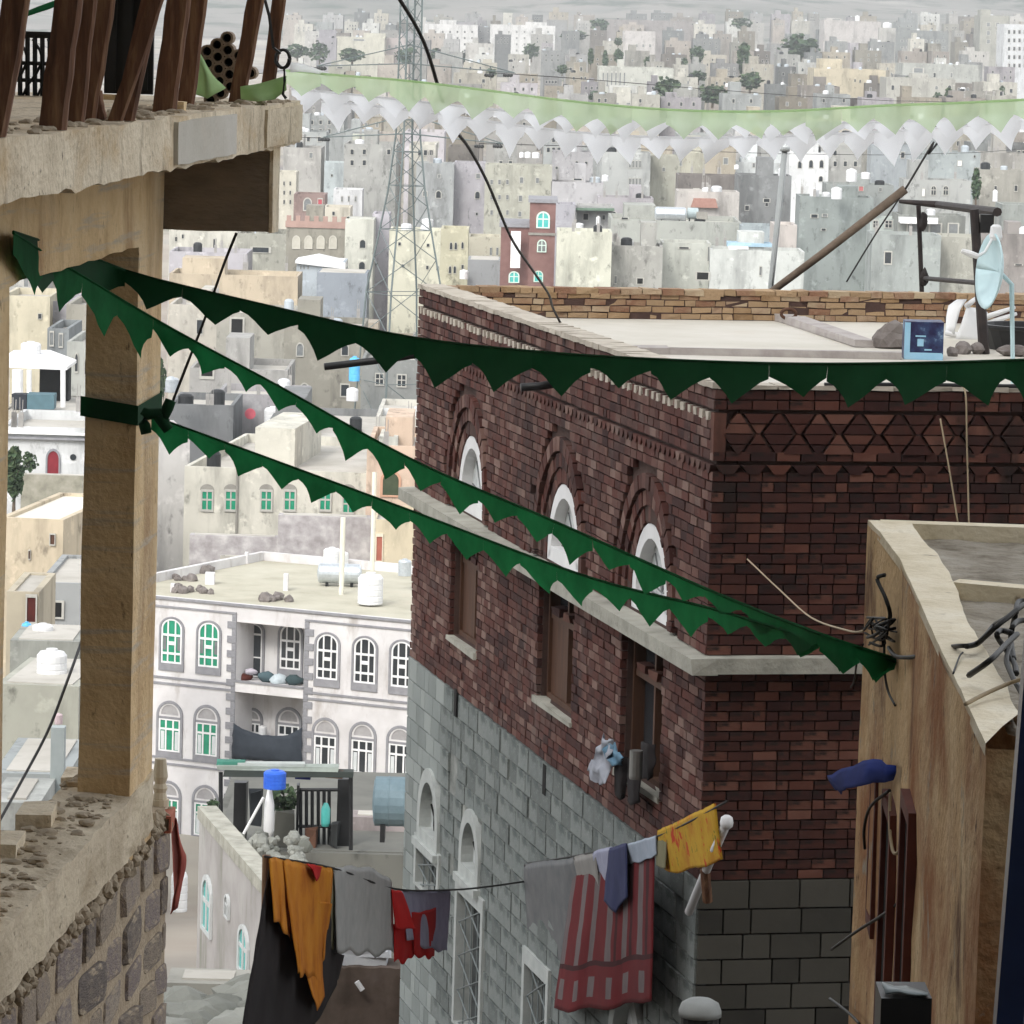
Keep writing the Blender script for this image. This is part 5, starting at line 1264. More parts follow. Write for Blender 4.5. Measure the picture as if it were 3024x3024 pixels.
def tank_h(x0, x1, yt, yb, Y, m, label, group=None, stand=True):
    """lying cylinder on feet"""
    A = at(x0, (yt + yb) / 2, Y); B = at(x1, (yt + yb) / 2, Y); r = abs(yb - yt) * Y / FPX / 2
    z = A.z; L = B.x - A.x; t = thing('water_tank', label, 'water tank', (A.x + L / 2, Y, z - r - .2), group)
    mb = MB(); mb.lathe((A.x, Y, z), [(r * .3, -.04 * L), (r * .8, -.015 * L), (r, .02 * L), (r, L * .3), (r * 1.02, L * .305), (r * 1.02, L * .33), (r, L * .335), (r, L * .66), (r * 1.02, L * .665), (r * 1.02, L * .69), (r, L * .695), (r, L * .98), (r * .8, L * 1.015), (r * .3, L * 1.04)], 20, axis=(1, 0, 0)); mb.build('tank_body', m, t, smooth=False)
    if stand:
        for q in (.2, .8):
            mb = MB(); mb.box(Frame((A.x + L * q, Y, z - r), (1, 0, 0), (0, -1, 0)), -.06, .06, -.35, .15 * r, -r * .6, r * .6); mb.build('cradle', M_black, t)
    return t
M_stonefr = mat('window_stone', [(.36, .35, .32), (.45, .44, .4)], rough=.9)
ME_BARREL = []
for hx__ in ('d8dadc', '2a2c2e', 'b4bcc2'):
    mb = MB(); mb.lathe((0, 0, 0), [(.95, 0), (1, .05), (1, .85), (.7, .97), (.3, 1)], 12); ME_BARREL.append(mb.mesh('roof_barrel', mat('barrel_' + hx__, [hexc(hx__, .75), hexc(hx__, .9)], rough=.5)))
mb = MB(); mb.box(WF, -.12, .12, 0, .7, -.12, .12); mb.tube([(-.06, 0, .7), (-.07, 0, 1.4)], .02, 4); mb.tube([(.06, 0, .7), (.08, 0, 1.3)], .02, 4); ME_REBAR = mb.mesh('rebar_stub', mat('grey_stub', [(.25, .24, .23), (.33, .32, .3)]))
def box_house(name, label, x0, x1, yt, Y, hx, wins=(), yaw=0.0, dep=None, cat='house', zb=None, par_h=.5, group=None, frame=None, pane=None, roofhut=None, kmul=.84, m=None, roofm=None):
    """flat-roofed house; x0..x1 and yt in picture pixels, front plane at distance Y; yaw turns the right end away (+)"""
    xm = (x0 + x1) / 2; P0 = at(x0, yt, Y); z = at(xm, yt, Y).z; W = (at(x1, yt, Y).x - P0.x)
    cy, sy = math.cos(math.radians(yaw)), math.sin(math.radians(yaw))
    fr = Frame((P0.x, Y, z), (cy, sy, 0), (sy, -cy, 0)); W = W / max(.3, cy)
    D = dep if dep else max(6, min(14, W * .8)); gz = min(zg(P0.x, Y), zg(P0.x + W, Y + D)) if zb is None else zb
    H = z - gz + 1.5
    t = thing(name, label, cat, (P0.x + W / 2, Y + D / 2, gz), group); kv = (.62, .78, .9, 1.0)[int(x0 * 1.7 + yt) % 4] if Y > 235 and group is None else ((.55, .75, .95)[int(x0 * 1.7 + yt) % 3] if group else 1.0); mw = m or wallmat(hx, kmul * kv * (.85 if Y > 700 else 1), '%d%s' % (kv * 100, 'f' if Y > 700 else ''))
    mb = MB(); mb.box(fr, 0, W, -H, -par_h, -D, 0)
    th_ = .22
    if par_h > .05:
        mb.box(fr, 0, W, -par_h, 0, -th_, 0); mb.box(fr, 0, W, -par_h, 0, -D, -D + th_); mb.box(fr, 0, th_, -par_h, 0, -D + th_, -th_); mb.box(fr, W - th_, W, -par_h, 0, -D + th_, -th_)
    mb.build('wall', mw, t)
    mb = MB(); mb.box(fr, th_, W - th_, -par_h, -par_h + .03, -D + th_, -th_); mb.build('roof', roofm or M_roofg, t)
    mf = frame or M_stonefr; mp = pane or M_glassdark
    if not wins and cat == 'house' and W > 4.5 and H > 4 and m is None and Y > 300:
        rq = random.Random(int(x0 * 3 + yt)); sc_ = FPX / Y; nr_ = rq.choice((1, 2)); nc_ = max(2, min(5, int(W / 2.6)))
        wins = [(x0 + (x1 - x0) * (i + .5 + rq.uniform(-.12, .12)) / nc_, yt + (1.8 + 3.0 * j) * sc_, rq.uniform(.55, .85) * sc_, rq.uniform(.8, 1.2) * sc_, rq.choice(('rect', 'rect', 'arch')), rq.choice((M_glassgrey, M_glassdark, M_glassdark))) for i in range(nc_) for j in range(nr_) if rq.random() < .62]
    for wspec in wins:
        px, py, wp_, hp_ = wspec[:4]; kind = wspec[4] if len(wspec) > 4 else 'rect'
        a, b = fr.ab(px, py); s = Y / FPX
        mm = wspec[5] if len(wspec) > 5 else mp; ff = wspec[6] if len(wspec) > 6 else mf
        put_window(t, fr, a, b - hp_ * s / 2, wp_ * s, hp_ * s, kind, ff, mm)
    if group != 'plain houses of the far rows' or Y > 900: pass
    if cat == 'house' and W > 4 and D > 5 and par_h > .3:
        rq = random.Random(int(x0 * 7 + yt * 3))
        if not roofhut and rq.random() < .55:
            f0 = rq.uniform(.05, .6); roofhut = [(f0, f0 + rq.uniform(.2, .35), rq.uniform(.8, 2.0))]
        for _ in range(rq.randrange(0, 3)):
            a_ = rq.uniform(.1, .9) * W; r_q = rq.uniform(.35, .6)
            link('roof_barrel', ME_BARREL[rq.randrange(3)], t, Matrix.Translation(fr.p(a_, -par_h, -rq.uniform(.8, D * .6))) @ Matrix.Diagonal((r_q, r_q, rq.uniform(.8, 1.3), 1)))
        if rq.random() < .5:
            for _ in range(rq.randrange(2, 5)):
                a_ = rq.uniform(.05, .95) * W; link('rebar_stub', ME_REBAR, t, Matrix.Translation(fr.p(a_, -.02, -rq.choice((.1, D - .1)))))
    if roofhut:
        for (a0, a1, hh) in roofhut:
            mb = MB(); mb.box(fr, W * a0, W * a1, -par_h, hh, -D * .8, -D * .3); mb.build('roof_room', mw, t)
    return t, fr, W, H, D

# ================================================================== white apartment house with arched green windows
WA = at(471, 1761, 178.0); WB = onz(1210, 1832, WA.z)
wu = (WB - WA); wu.z = 0; wu.normalize(); WN = V((wu.y, -wu.x, 0))
if WN.y > 0: WN = -WN
WL = onplane(222, 1737, WA, WN)
WH = Frame((WL.x, WL.y, WA.z), wu, WN)
wh = thing('apartment_house', 'white apartment house with grey quoins, arched green windows and balconies', 'house', (WL.x + 6, WL.y + 4, zg(WL.x, WL.y)))
C3 = lambda x, y: (450 + x * .41408, 1600 + y * .41408)
def wab(x, y): return WH.ab(*C3(x, y))
WW = 22.0; WD = 16.0
u0, u1 = wab(597, 800)[0], wab(1085, 800)[0]          # balcony bay
ST_ = wab(50, 390)[1] - wab(35, 962)[1]                # storey height
GZ = zg(WL.x, WL.y) - WA.z - 1
M_wh = mat('white_limewash', [(.5, .485, .48), (.6, .585, .585), (.68, .67, .66)], scale=.5, rough=.9, detail=8, stains=[((.4, .37, .35), 1.2, .55, .72, (1, 1, .3))])
M_trimg = mat('grey_trim_stone', [(.2, .2, .215), (.27, .27, .285)], scale=3, rough=.9)
mb = MB()
mb.box(WH, 0, u0, GZ, -.5, -WD, 0); mb.box(WH, u1, WW, GZ, -.5, -WD, 0); mb.box(WH, u0, u1, GZ, -.5, -WD, -1.5)
mb.box(WH, 0, WW, -.5, 0, -.25, 0); mb.box(WH, 0, WW, -.5, 0, -WD, -WD + .25); mb.box(WH, 0, .25, -.5, 0, -WD + .25, -.25); mb.box(WH, WW - .25, WW, -.5, 0, -WD + .25, -.25)
mb.build('wall', M_wh, wh)
mb = MB(); mb.box(WH, .26, WW - .26, -.5, -.38, -WD + .26, -.26); mb.build('roof', mat('pale_roof_screed', [(.34, .32, .25), (.42, .4, .32), (.47, .45, .37)], scale=.5, rough=1, stains=[((.45, .41, .33), .8, .54, .74, (1, 1, 1))]), wh)
def band(a0, a1, b, h=.09, c=.05, name='string_course'):
    mb = MB(); mb.box(WH, a0, a1, b - h, b, -.01, c); mb.build(name, M_trimg, wh)
for k in range(4):
    bt = -k * ST_
    if k == 0: band(-.05, WW, .005, .1, .09, 'cornice'); band(0, u0, -.36, .08); band(u1, WW, -.36, .08)
    else: band(0, u0, bt + .05, .09); band(u1, WW, bt + .05, .09); band(0, u0, bt - .2, .09); band(u1, WW, bt - .2, .09)
for k in range(1, 4):                                  # balcony slabs
    mb = MB(); mb.box(WH, u0 + .003, u1 - .003, -k * ST_ - .28, -k * ST_ + .12, -1.49, .03); mb.build('balcony_slab', M_wh, wh)
    band(u0, u1, -k * ST_ + .2, .08, .08)
mb = MB(); mb.box(WH, u0 + .003, u1 - .003, -.75, -.501, -1.49, -.003); mb.build('balcony_roof', M_wh, wh)
# quoins
ME_Q = MB(); ME_Q.box(Frame((0, 0, 0), (1, 0, 0), (0, 1, 0)), 0, 1, 0, 1, 0, 1); 
qm = bpy.data.meshes.new('quoin'); 
tmp = MB(); F0 = Frame((0, 0, 0), (1, 0, 0), (0, 0, 1)); F0.v = V((0, 1, 0)); tmp.box(F0, 0, 1, 0, 1, 0, 1); qm = tmp.mesh('quoin', M_trimg)
for uq, dirn in ((0.0, 1), (u0, -1), (u1, 1)):
    b = -.45; k = 0
    while b > -3.6 * ST_:
        wq = .42 if k % 2 else .2
        aq = uq if dirn > 0 else uq - wq
        link('quoin', qm, wh, WH.m(aq, b - .29, -.01, wq, .285, .05)); b -= .3; k += 1
def arch_window(uc, bb, wd, ht, pane, lower=False):
    """tall white arched casement with bars inside a grey surround"""
    r = wd / 2
    if not lower:
        zc = bb + ht - r * .8
        op = archpts(uc, bb - .32, zc, r + .11, .85); ip = archpts(uc, bb, zc, r + .02, .85)
        mb = MB(); mb.ring(WH, op, ip, -.01, .06); o = mb.build('window_surround', M_trimg, wh)
        mb = MB(); mb.ring(WH, archpts(uc, bb, zc, r, .85), archpts(uc, bb + .07, zc, r - .07, .85), -.01, .045)
        for q in (-1, 1): mb.box(WH, uc + q * r * .36 - .03, uc + q * r * .36 + .03, bb + .06, bb + ht * .96, .012, .042)
        mb.box(WH, uc - r, uc + r, bb + ht * .62, bb + ht * .67, .014, .044); mb.box(WH, uc - r, uc + r, bb + ht * .2, bb + ht * .25, .014, .044) ; mb.box(WH, uc - r * .36, uc + r * .36, bb + ht * .42, bb + ht * .5, .014, .044)
        f = mb.build('window', M_whitep, wh)
        mb = MB(); mb.prism(WH, archpts(uc, bb + .04, zc, r - .04, .85), .002, .01); mb.build('pane', pane, f)
        if pane is M_glassgreen:
            for q in (-1, 1):
                mb = MB(); mb.box(WH, uc + q * r * .68 - .07, uc + q * r * .68 + .07, bb + ht * .3, bb + ht * .6, .011, .02); mb.build('sash', MATS['grey_glass'], f)
    else:
        rh = ht * .62; zs = bb + rh
        op = archpts(uc, bb - .25, zs + .14, r + .12, 1.0); ip = archpts(uc, bb - .01, zs + .14, r + .01, 1.0)
        mb = MB(); mb.ring(WH, op, ip, -.01, .06); mb.build('window_surround', M_trimg, wh)
        mb = MB(); mb.ring(WH, archpts(uc, zs + .1, zs + .14, r, 1.0), archpts(uc, zs + .17, zs + .18, r - .09, 1.0), -.01, .04); fl = mb.build('fanlight', M_wh, wh)
        mb = MB(); mb.prism(WH, archpts(uc, zs + .14, zs + .16, r - .06, 1.0), .002, .012); mb.build('pane', mat('fanlight_grey', [(.27, .26, .26), (.36, .35, .35)], rough=.8), fl)
        mb = MB(); mb.box(WH, uc - r, uc + r, zs, zs + .1, -.01, .05); mb.build('lintel', M_trimg, fl)
        mb = MB(); mb.ring(WH, [(uc - r, bb), (uc + r, bb), (uc + r, zs), (uc - r, zs)], [(uc - r + .07, bb + .06), (uc + r - .07, bb + .06), (uc + r - .07, zs - .06), (uc - r + .07, zs - .06)], -.01, .045)
        for q in (-1, 1): mb.box(WH, uc + q * r * .34 - .035, uc + q * r * .34 + .035, bb + .05, zs - .05, .012, .042)
        mb.box(WH, uc - r, uc + r, bb + rh * .66, bb + rh * .72, .014, .044)
        f = mb.build('window', M_whitep, wh)
        mb = MB(); mb.box(WH, uc - r + .04, uc + r - .04, bb + .03, zs - .03, .002, .01); mb.build('pane', pane, f)
        for q in (-1, 1):
            mb = MB(); mb.box(WH, uc + q * r * .66 - .08, uc + q * r * .66 + .08, bb + .08, bb + rh * .62, .011, .02); mb.build('sash', mat('pale_sash', [(.5, .53, .54), (.6, .62, .62)], rough=.5), f)
wxs = [(138, 0), (403, 0), (1250, 1), (1518, 1), (1785, 1), (2050, 1), (2320, 1)]
for x, dk in wxs:
    uc = wab(x, 800)[0]
    arch_window(uc, -ST_ + .62, .98, 1.83, M_glassdark if dk else M_glassgreen)
    for lv in (2, 3):
        xs_ = wab(x - 15, 1400)[0]
        arch_window(xs_, -lv * ST_ + .28, 1.02, 2.2, M_glassdark if dk else M_glassgreen, True)
# two side windows left of the post, hidden corner
for lv in (1, 2):
    ub = 2.0
# balcony bay: door, window, things on the floor
WI = Frame(WH.p(0, 0, -1.49), wu, WN)
WHs = WH; WH = WI
ud, uw = wab(735, 800)[0] - .06, wab(992, 800)[0] - .04
arch_window(uw, -ST_ + .62, .98, 1.83, M_glassdark)
r_ = .4; mb = MB(); mb.ring(WI, archpts(ud, -ST_ + .15, -ST_ + 2.05, r_ + .1, .8), archpts(ud, -ST_ + .16, -ST_ + 2.05, r_, .8), -.01, .07); d_ = mb.build('door', M_trimg, wh)
mb = MB(); mb.ring(WI, archpts(ud, -ST_ + .15, -ST_ + 2.05, r_, .8), archpts(ud, -ST_ + .2, -ST_ + 2.05, r_ - .07, .8), -.01, .05); mb.box(WI, ud - r_, ud + r_, -ST_ + 1.9, -ST_ + 1.98, .01, .05); mb.box(WI, ud - r_, ud + r_, -ST_ + .95, -ST_ + 1.0, .01, .045); mb.build('door_frame', M_whitep, d_)
mb = MB(); mb.prism(WI, archpts(ud, -ST_ + .18, -ST_ + 2.05, r_ - .04, .8), .002, .012); mb.build('door_leaf', M_glassdark, d_)
for lv in (2, 3):
    arch_window(ud, -lv * ST_ + .28, .75, 2.1, M_glassdark, True); arch_window(uw, -lv * ST_ + .28, 1.0, 2.2, M_glassdark, True)
WH = WHs
# bundles on the balcony, awning cloth below
for k, (x, y, r, hx_, lb) in enumerate(((655, 965, .27, '5a2a22', 'dark red bundle on the upper balcony'), (705, 925, .2, 'c8c2cc', 'pale lilac bundle on the upper balcony'), (825, 965, .34, '50646a', 'grey green bundle on the upper balcony, left of the white one'), (905, 985, .32, 'c2cdd2', 'white bundle on the upper balcony floor'), (1015, 990, .33, '3c4d50', 'dark green bundle at the right end of the upper balcony'))):
    P = onplane(*C3(x, y), WH.p(0, 0, -.7), WH.n); P.z = max(P.z, WA.z - ST_ + .12 + r * .45); mb = MB(); mb.rock(P, r, seed=k + 5, sq=(1.25, .8, .7)); tag(mb.build('cloth_bundle', cloth_mat('bundle_' + hx_, [hexc(hx_, .8), hexc(hx_)], trans=.05), None, smooth=True), lb, 'bundle', 'bundles on the balcony')
M_awn = mat('dark_navy_tarpaulin', [(.018, .024, .034), (.03, .038, .05)], rough=.7)
def wq(x, y, c=.1): return onplane(*C3(x, y), WH.p(0, 0, c), WH.n)
tag(drape([[wq(578, 1295), wq(640, 1330), wq(740, 1370), wq(860, 1385), wq(960, 1378), wq(1040, 1345), wq(1066, 1320)], [wq(572, 1420, .15), wq(650, 1450, .2), wq(740, 1470, .25), wq(860, 1480, .25), wq(960, 1480, .2), wq(1040, 1470, .15), wq(1066, 1440)], [wq(566, 1545, .1), wq(650, 1552, .2), wq(740, 1560, .2), wq(860, 1572, .2), wq(960, 1580, .2), wq(1040, 1588, .15), wq(1072, 1590)]], 'awning_cloth', M_awn, amp=.05), 'dark navy tarpaulin slung across the lower balcony', 'tarpaulin')
tank_v(*C3(785, 1378), C3(0, 1310)[1], 25, 176.9, M_white, 'small white tank behind the navy tarpaulin on the lower balcony')
# sprinkling of roof things
zw = WA.z - .38
def wroof(x, y): return onz(400 + x * .46584, 1200 + y * .46584, zw)   # read in the second crop
tank_h(942, 1064, 1662, 1722, wroof(1300, 1140).y, M_steel, 'silver horizontal water tank on the white apartment house roof')
tank_v(1093, 1783, 1690, 76, wroof(1490, 1255).y - .4, M_white, 'large upright white water tank on the apartment house roof')
tank_v(980, 1668, 1616, 52, wroof(1240, 1100).y + 3, M_white, 'white water tank behind the silver tank, round topped')
tank_v(1013, 1668, 1628, 32, wroof(1330, 1100).y + 3.4, M_white, 'smallest white tank beside the silver tank')
mb = MB(); P = wroof(1305, 1192); mb.tube([P, P + V((0, 0, 3.3))], .11, 8); tag(mb.build('roof_pole', mat('cream_pole', [(.62, .6, .5), (.7, .68, .58)])), 'cream pole standing before the silver tank', 'pole')
mb = MB(); P = wroof(1500, 1040); mb.tube([P, P + V((0, 0, 4.4))], .1, 8); tag(mb.build('roof_pole', MATS['cream_pole']), 'tall cream pole behind the large white tank', 'pole')
for k, (x0, x1, y, h_) in enumerate(((440, 500, 1130, .5), (935, 965, 1170, .7), (690, 710, 1000, .5), (220, 245, 1180, .35))):
    A = wroof(x0, y); B = wroof(x1, y); mb = MB(); mb.box(Frame(A, (1, 0, 0), (0, -1, 0)), 0, B.x - A.x, 0, h_, -.5, 0); tag(mb.build('roof_upstand', M_wh), ['square white upstand left on the apartment roof', 'narrow upstand in the middle of the apartment roof', 'small far upstand near the apartment roof back edge', 'low upstand at the left edge of the apartment roof'][k], 'upstand', 'upstands on the apartment roof')
for k, (x, y, n_) in enumerate(((370, 1180, 7), (940, 1235, 6), (300, 1100, 4), (380, 1050, 3))):
    mb = MB(); P = wroof(x, y)
    for i in range(n_): mb.rock(P + V((random.uniform(-.8, .8), random.uniform(-.5, .5), .08)), random.uniform(.14, .3), seed=i + k * 9)
    o = mb.build('rubble_heap', M_rock); tag(o, ['dark rubble heap at the left of the apartment roof', 'rubble heap in the middle of the apartment roof', 'rubble heap near the back left of the apartment roof', 'few stones at the back of the apartment roof'][k], 'rubble'); o['kind'] = 'stuff'
# ================================================================== trees
def leaf_crown(seed, n=260, kind='round'):
    mb = MB(); rnd = random.Random(seed)
    for i in range(n):
        while True:
            p = V((rnd.uniform(-1, 1), rnd.uniform(-1, 1), rnd.uniform(-1, 1)))
            if p.length < 1: break
        r = p.length
        if kind == 'tall': p = V((p.x * .42 * (1.15 - .6 * (p.z + 1) / 2), p.y * .42, p.z))
        lump = noise.noise(p * 2.1 + V((seed * 3.7, 0, 0)))
        if lump < -.12 and r > .35: continue
        p = p * (.82 + .4 * lump)
        s = rnd.uniform(.1, .2); a = V((rnd.gauss(0, 1), rnd.gauss(0, 1), rnd.gauss(0, .6))).normalized(); b = a.cross(V((rnd.gauss(0, 1), rnd.gauss(0, 1), rnd.gauss(0, 1)))).normalized()
        mb.quad([p - a * s - b * s * .6, p + a * s * .9 - b * s * .7, p + a * s + b * s * .6, p - a * s * .8 + b * s * .7])
    return mb
M_leaf = mat('dark_foliage', [(.03, .055, .03), (.05, .085, .04), (.08, .11, .055)], mode='island', mix=.2, rough=.8)
M_bark = mat('tree_bark', [(.08, .06, .045), (.14, .11, .08)], scale=4, rough=.95)
CROWNS = [(leaf_crown(k, 420).mesh('crown', M_leaf)) for k in range(4)] + [leaf_crown(9, 420, 'tall').mesh('crown', M_leaf)]
tr = MB(); tr.tube([(0, 0, -1.4), (.03, 0, -.6), (0, .02, .1), (.02, 0, .5)], [.09, .07, .05, .02], 7)
for a in range(4): tr.tube([(0, 0, -.3 + a * .12), (.35 * math.cos(a * 1.7), .35 * math.sin(a * 1.7), .15 + a * .12)], [.035, .01], 5)
ME_TRUNK = tr.mesh('trunk', M_bark)
def tree(x, y, wpx, hpx, Y, label, kind=None, group=None):
    """crown centred at the pixel (x, y)"""
    P = at(x, y, Y); s = Y / FPX; k = kind if kind is not None else random.randrange(4)
    rx = wpx * s / 2; rz_ = hpx * s / 2
    t = thing('tree', label, 'tree', (P.x, P.y, P.z - rz_ * 1.4), group)
    M = Matrix.Translation(P) @ Matrix.Rotation(random.uniform(0, 6), 4, 'Z') @ Matrix.Diagonal((rx * (2.2 if k == 4 else 1.15), rx * (2.2 if k == 4 else 1.15), rz_ * 1.1, 1))
    link('crown', CROWNS[k], t, M); link('trunk', ME_TRUNK, t, M)
# ================================================================== houses of the lower town, left of the brick house (distance from near to far)
G, A_ = M_glassgreen, 'arch'
def house(*a, **k): return box_house('house', *a, **k)
M_rubble = mat('rubble_stone_wall', [(.26, .24, .24), (.36, .34, .34), (.5, .48, .47)], scale=1.6, detail=3, bump=.6, rough=.95)
wg = [(x, 1478, 38, 66, 'rect_m', G) for x in (612, 682, 787, 856, 961)] + [(1029, 1490, 38, 56, 'rect_m', G)]
hc, frc, Wc, Hc, Dc = house('cream house with a row of six green windows under blind arches', 545, 1085, 1384, 215, 'dad6c6', wg, yaw=-6, dep=18)
M_tymp = mat('tympanum_grey', [(.2, .19, .17), (.28, .27, .24)], rough=.9)
for x in (612, 682, 787, 856, 961, 1029):
    a, b = frc.ab(x, 1440); mb = MB(); mb.prism(frc, [(a - .36 * math.cos(math.pi * i / 8), b - .12 + .3 * math.sin(math.pi * i / 8)) for i in range(9)], .0, .03); mb.build('blind_arch', M_tymp, hc)
mb = MB(); a, b = frc.ab(702, 1390); mb.tube([frc.p(a, b + .2, .06), frc.p(a, b - 3.2, .06)], .07, 6); mb.build('downpipe', M_tymp, hc)
house('plain grey lime-washed wall house left of the cream house', 470, 560, 1290, 222, 'c9c6c2', yaw=10, dep=9)
house('low beige yard building with rusty red door beside the brick wall', 1097, 1240, 1536, 196, 'd9c9a6', [(1120, 1620, 22, 90, 'rect', mat('rust_red_door', [(.3, .09, .06), (.38, .13, .09)]), mat('pale_jamb', [(.6, .52, .4), (.68, .6, .48)]))], dep=6, par_h=.2)
house('grey rubble stone yard wall behind the white apartment roof', 822, 1096, 1522, 199, 'b0aaa8', dep=1.0, par_h=.05, cat='wall', m=M_rubble)
house('low rubble wall left of the stone yard wall', 560, 826, 1580, 200, 'a09c92', dep=.8, par_h=.05, cat='wall', m=M_rubble)
house('short white-capped wall in front of the rubble walls', 650, 822, 1642, 197, 'bdb8aa', dep=.6, par_h=.05, cat='wall')
M_dkgreen = mat('dark_green_grille', [(.035, .05, .025), (.06, .075, .04)], rough=.8)
house('peach rendered house with arched dark green window beside the brick house', 1084, 1330, 1318, 212, 'dcbfa4', [(1154, 1428, 62, 80, 'arch', M_dkgreen, mat('peach_frame', [(.45, .25, .17), (.52, .3, .2)]))], dep=10)
house('white panelled stair tower on the peach house roof', 1120, 1175, 1290, 214, 'dcdcd0', dep=4)
house('pale roof terrace house with white cloths behind the peach house', 1110, 1260, 1232, 250, 'd2cec2', dep=12)
house('grey flat roofed house with tanks behind the cream house', 760, 1110, 1300, 262, '9a9c9c', dep=22, kmul=1.0)
house('grey house with two barred windows left of the brick house', 1068, 1260, 1062, 300, 'a3a6a2', [(1121, 1120, 28, 38, 'rect_m'), (1186, 1124, 30, 40, 'rect_m')], dep=10)
house('tall tan retaining wall house with stains near the middle', 840, 1075, 960, 318, 'bfbaa9', dep=9)
house('tan wall house with slit openings under the upper bunting', 1010, 1240, 1004, 335, 'c4b6a0', [(1080, 1014, 40, 5), (1120, 1012, 20, 5)], dep=8)
house('grey slab house right of the concrete post with dark doorway', 560, 850, 1090, 300, 'b5b3ae', [(612, 1075, 44, 90, 'rect', M_dark)], dep=10)
house('lilac grey low house with red round dish', 640, 900, 1165, 285, 'b9b6b8', dep=8)
house('small dark grey shed house below the hanging wire', 500, 690, 1195, 275, '8f9294', dep=9)
house('light grey house with stepped stair below the bunting', 500, 660, 900, 330, 'cfc9bb', [(590, 965, 22, 50, 'rect', M_glassdark)], dep=10)
house('pale beige house with square dark blue doorway near the post', 640, 870, 925, 325, 'c3c0b2', [(700, 965, 44, 58, 'rect', M_dark)], dep=10)
house('beige terrace wall with orange earth band near the shed', 500, 880, 812, 372, 'd4c2a4', dep=8)
house('cream house with slit windows behind the cantilever beam', 500, 720, 668, 420, 'd9d6c8', [(520, 706, 7, 16), (540, 698, 7, 14), (633, 720, 8, 34), (708, 735, 8, 28)], dep=10)
house('long pale cream house with shaded balcony left of the crenellated house', 700, 850, 690, 415, 'd6d5c4', [(770, 738, 62, 18, 'rect', M_glassdark)], dep=10)
house('lilac low market shed row at left', 500, 730, 745, 395, 'b9b5bb', [(575, 798, 22, 12), (620, 795, 26, 10)], dep=8)
# left strip, seen between the frame edge and the post
house('pale house with two tall arched windows at the left edge', 10, 116, 792, 340, 'd0cfc8', [(42, 825, 17, 36, A_, M_glassgrey), (78, 832, 17, 34, A_, M_glassgrey)], dep=10)
house('plain beige wall house behind the green flag at left', 114, 300, 822, 350, 'c6c2b5', dep=10)
house('cream yellow house with one small dark window at left', 5, 148, 874, 300, 'dcd2b4', [(118, 934, 13, 18)], dep=9)
house('lilac cement house with pale upper wall right of the cream one', 146, 210, 890, 302, 'b4b2b8', dep=9)
house('tan sloping gable wall left of the concrete post', 196, 320, 900, 295, 'b9b4a4', dep=9)
house('grey house with white framed windows behind the pavilion', 140, 204, 970, 270, 'a9b0b2', [(153, 1000, 13, 46, 'rect', M_glassgrey), (180, 1005, 13, 44, 'rect', M_glassgrey)], dep=8)
house('grey green house with two narrow arched windows beside the post', 198, 330, 1010, 255, 'b8bab2', [(226, 1070, 11, 62, A_), (255, 1080, 12, 60, A_)], dep=9)
# white pavilion with tank
pv = thing('white_pavilion', 'white flat canopy pavilion with tank on top at left', 'pavilion', at(100, 1200, 232))
P = at(8, 1085, 232); s_ = 232 / FPX
fr = Frame(P, (1, 0, 0), (0, -1, 0))
mb = MB(); mb.prism(fr, [(0, 0), (190 * s_, -.05), (190 * s_, .12), (110 * s_, .62), (0, .55)], -5, 0); mb.build('canopy', M_whitep, pv)
for x in (20, 52, 86, 186):
    mb = MB(); mb.tube([at(x, 1092, 231.5), at(x, 1225, 231.5)], .3 if x == 52 else .14, 10); mb.build('column', M_whitep, pv)
mb = MB(); mb.box(fr, 90 * s_, 178 * s_, -2.3, -.1, -4.5, -3.2); mb.build('back_wall', M_dark, pv)
tank_v(91, 1056, 1008, 60, 234, M_white, 'white round tank on the pavilion canopy at left')
house('long pale terrace wall under the pavilion', 5, 330, 1216, 228, 'c3beb0', dep=10, par_h=.1)
P = at(80, 1206, 227.4)
for x0, x1, hx_, lb in ((34, 78, '2c2f36', 'dark crate on the terrace below the pavilion'), (79, 160, '557079', 'blue grey container on the terrace below the pavilion')):
    A = at(x0, 1208, 229); B = at(x1, 1166, 229); mb = MB(); mb.box(Frame(A, (1, 0, 0), (0, -1, 0)), 0, B.x - A.x, 0, B.z - A.z, -1.2, 0, jit=.02); o = tag(mb.build('crate', mat('crate_' + hx_, [hexc(hx_, .8), hexc(hx_)])), lb, 'crate')
M_crimson = mat('crimson_door', [(.16, .012, .02), (.22, .02, .03)], rough=.6)
hr, frr, Wr, Hr, Dr = house('white house with crimson arched door and round window at left', 5, 268, 1262, 205, 'd6d8d8', [(157, 1364, 44, 80, A_, M_crimson, MATS['grey_trim_stone'])], dep=9)
a, b = frr.ab(216, 1350); mb = MB(); mb.lathe(frr.p(a, b, 0), [(.15, .0), (.15, .04), (.11, .04), (.11, .02), (.001, .02)], 16, axis=frr.n); mb.build('round_window', M_glassdark, hr)
for yy in (1278, 1293):
    a, b = frr.ab(100, yy); mb = MB(); mb.box(frr, 0, Wr, b - .05, b + .05, 0, .25); mb.build('ledge', MATS['grey_trim_stone'] if yy > 1280 else M_whitep, hr)
house('rubble stone garden wall below the crimson door', 62, 330, 1402, 196, '8f8a7c', dep=.8, par_h=.05, cat='wall', m=mat('mossy_rubble', [(.17, .16, .13), (.26, .25, .2), (.33, .31, .26)], scale=2, bump=.5, rough=1))
tree(42, 1400, 60, 160, 190, 'tall dark green tree at the left edge beside the stone wall', 4)
tree(88, 1365, 46, 56, 199, 'small grey green shrub before the crimson door house', 1)
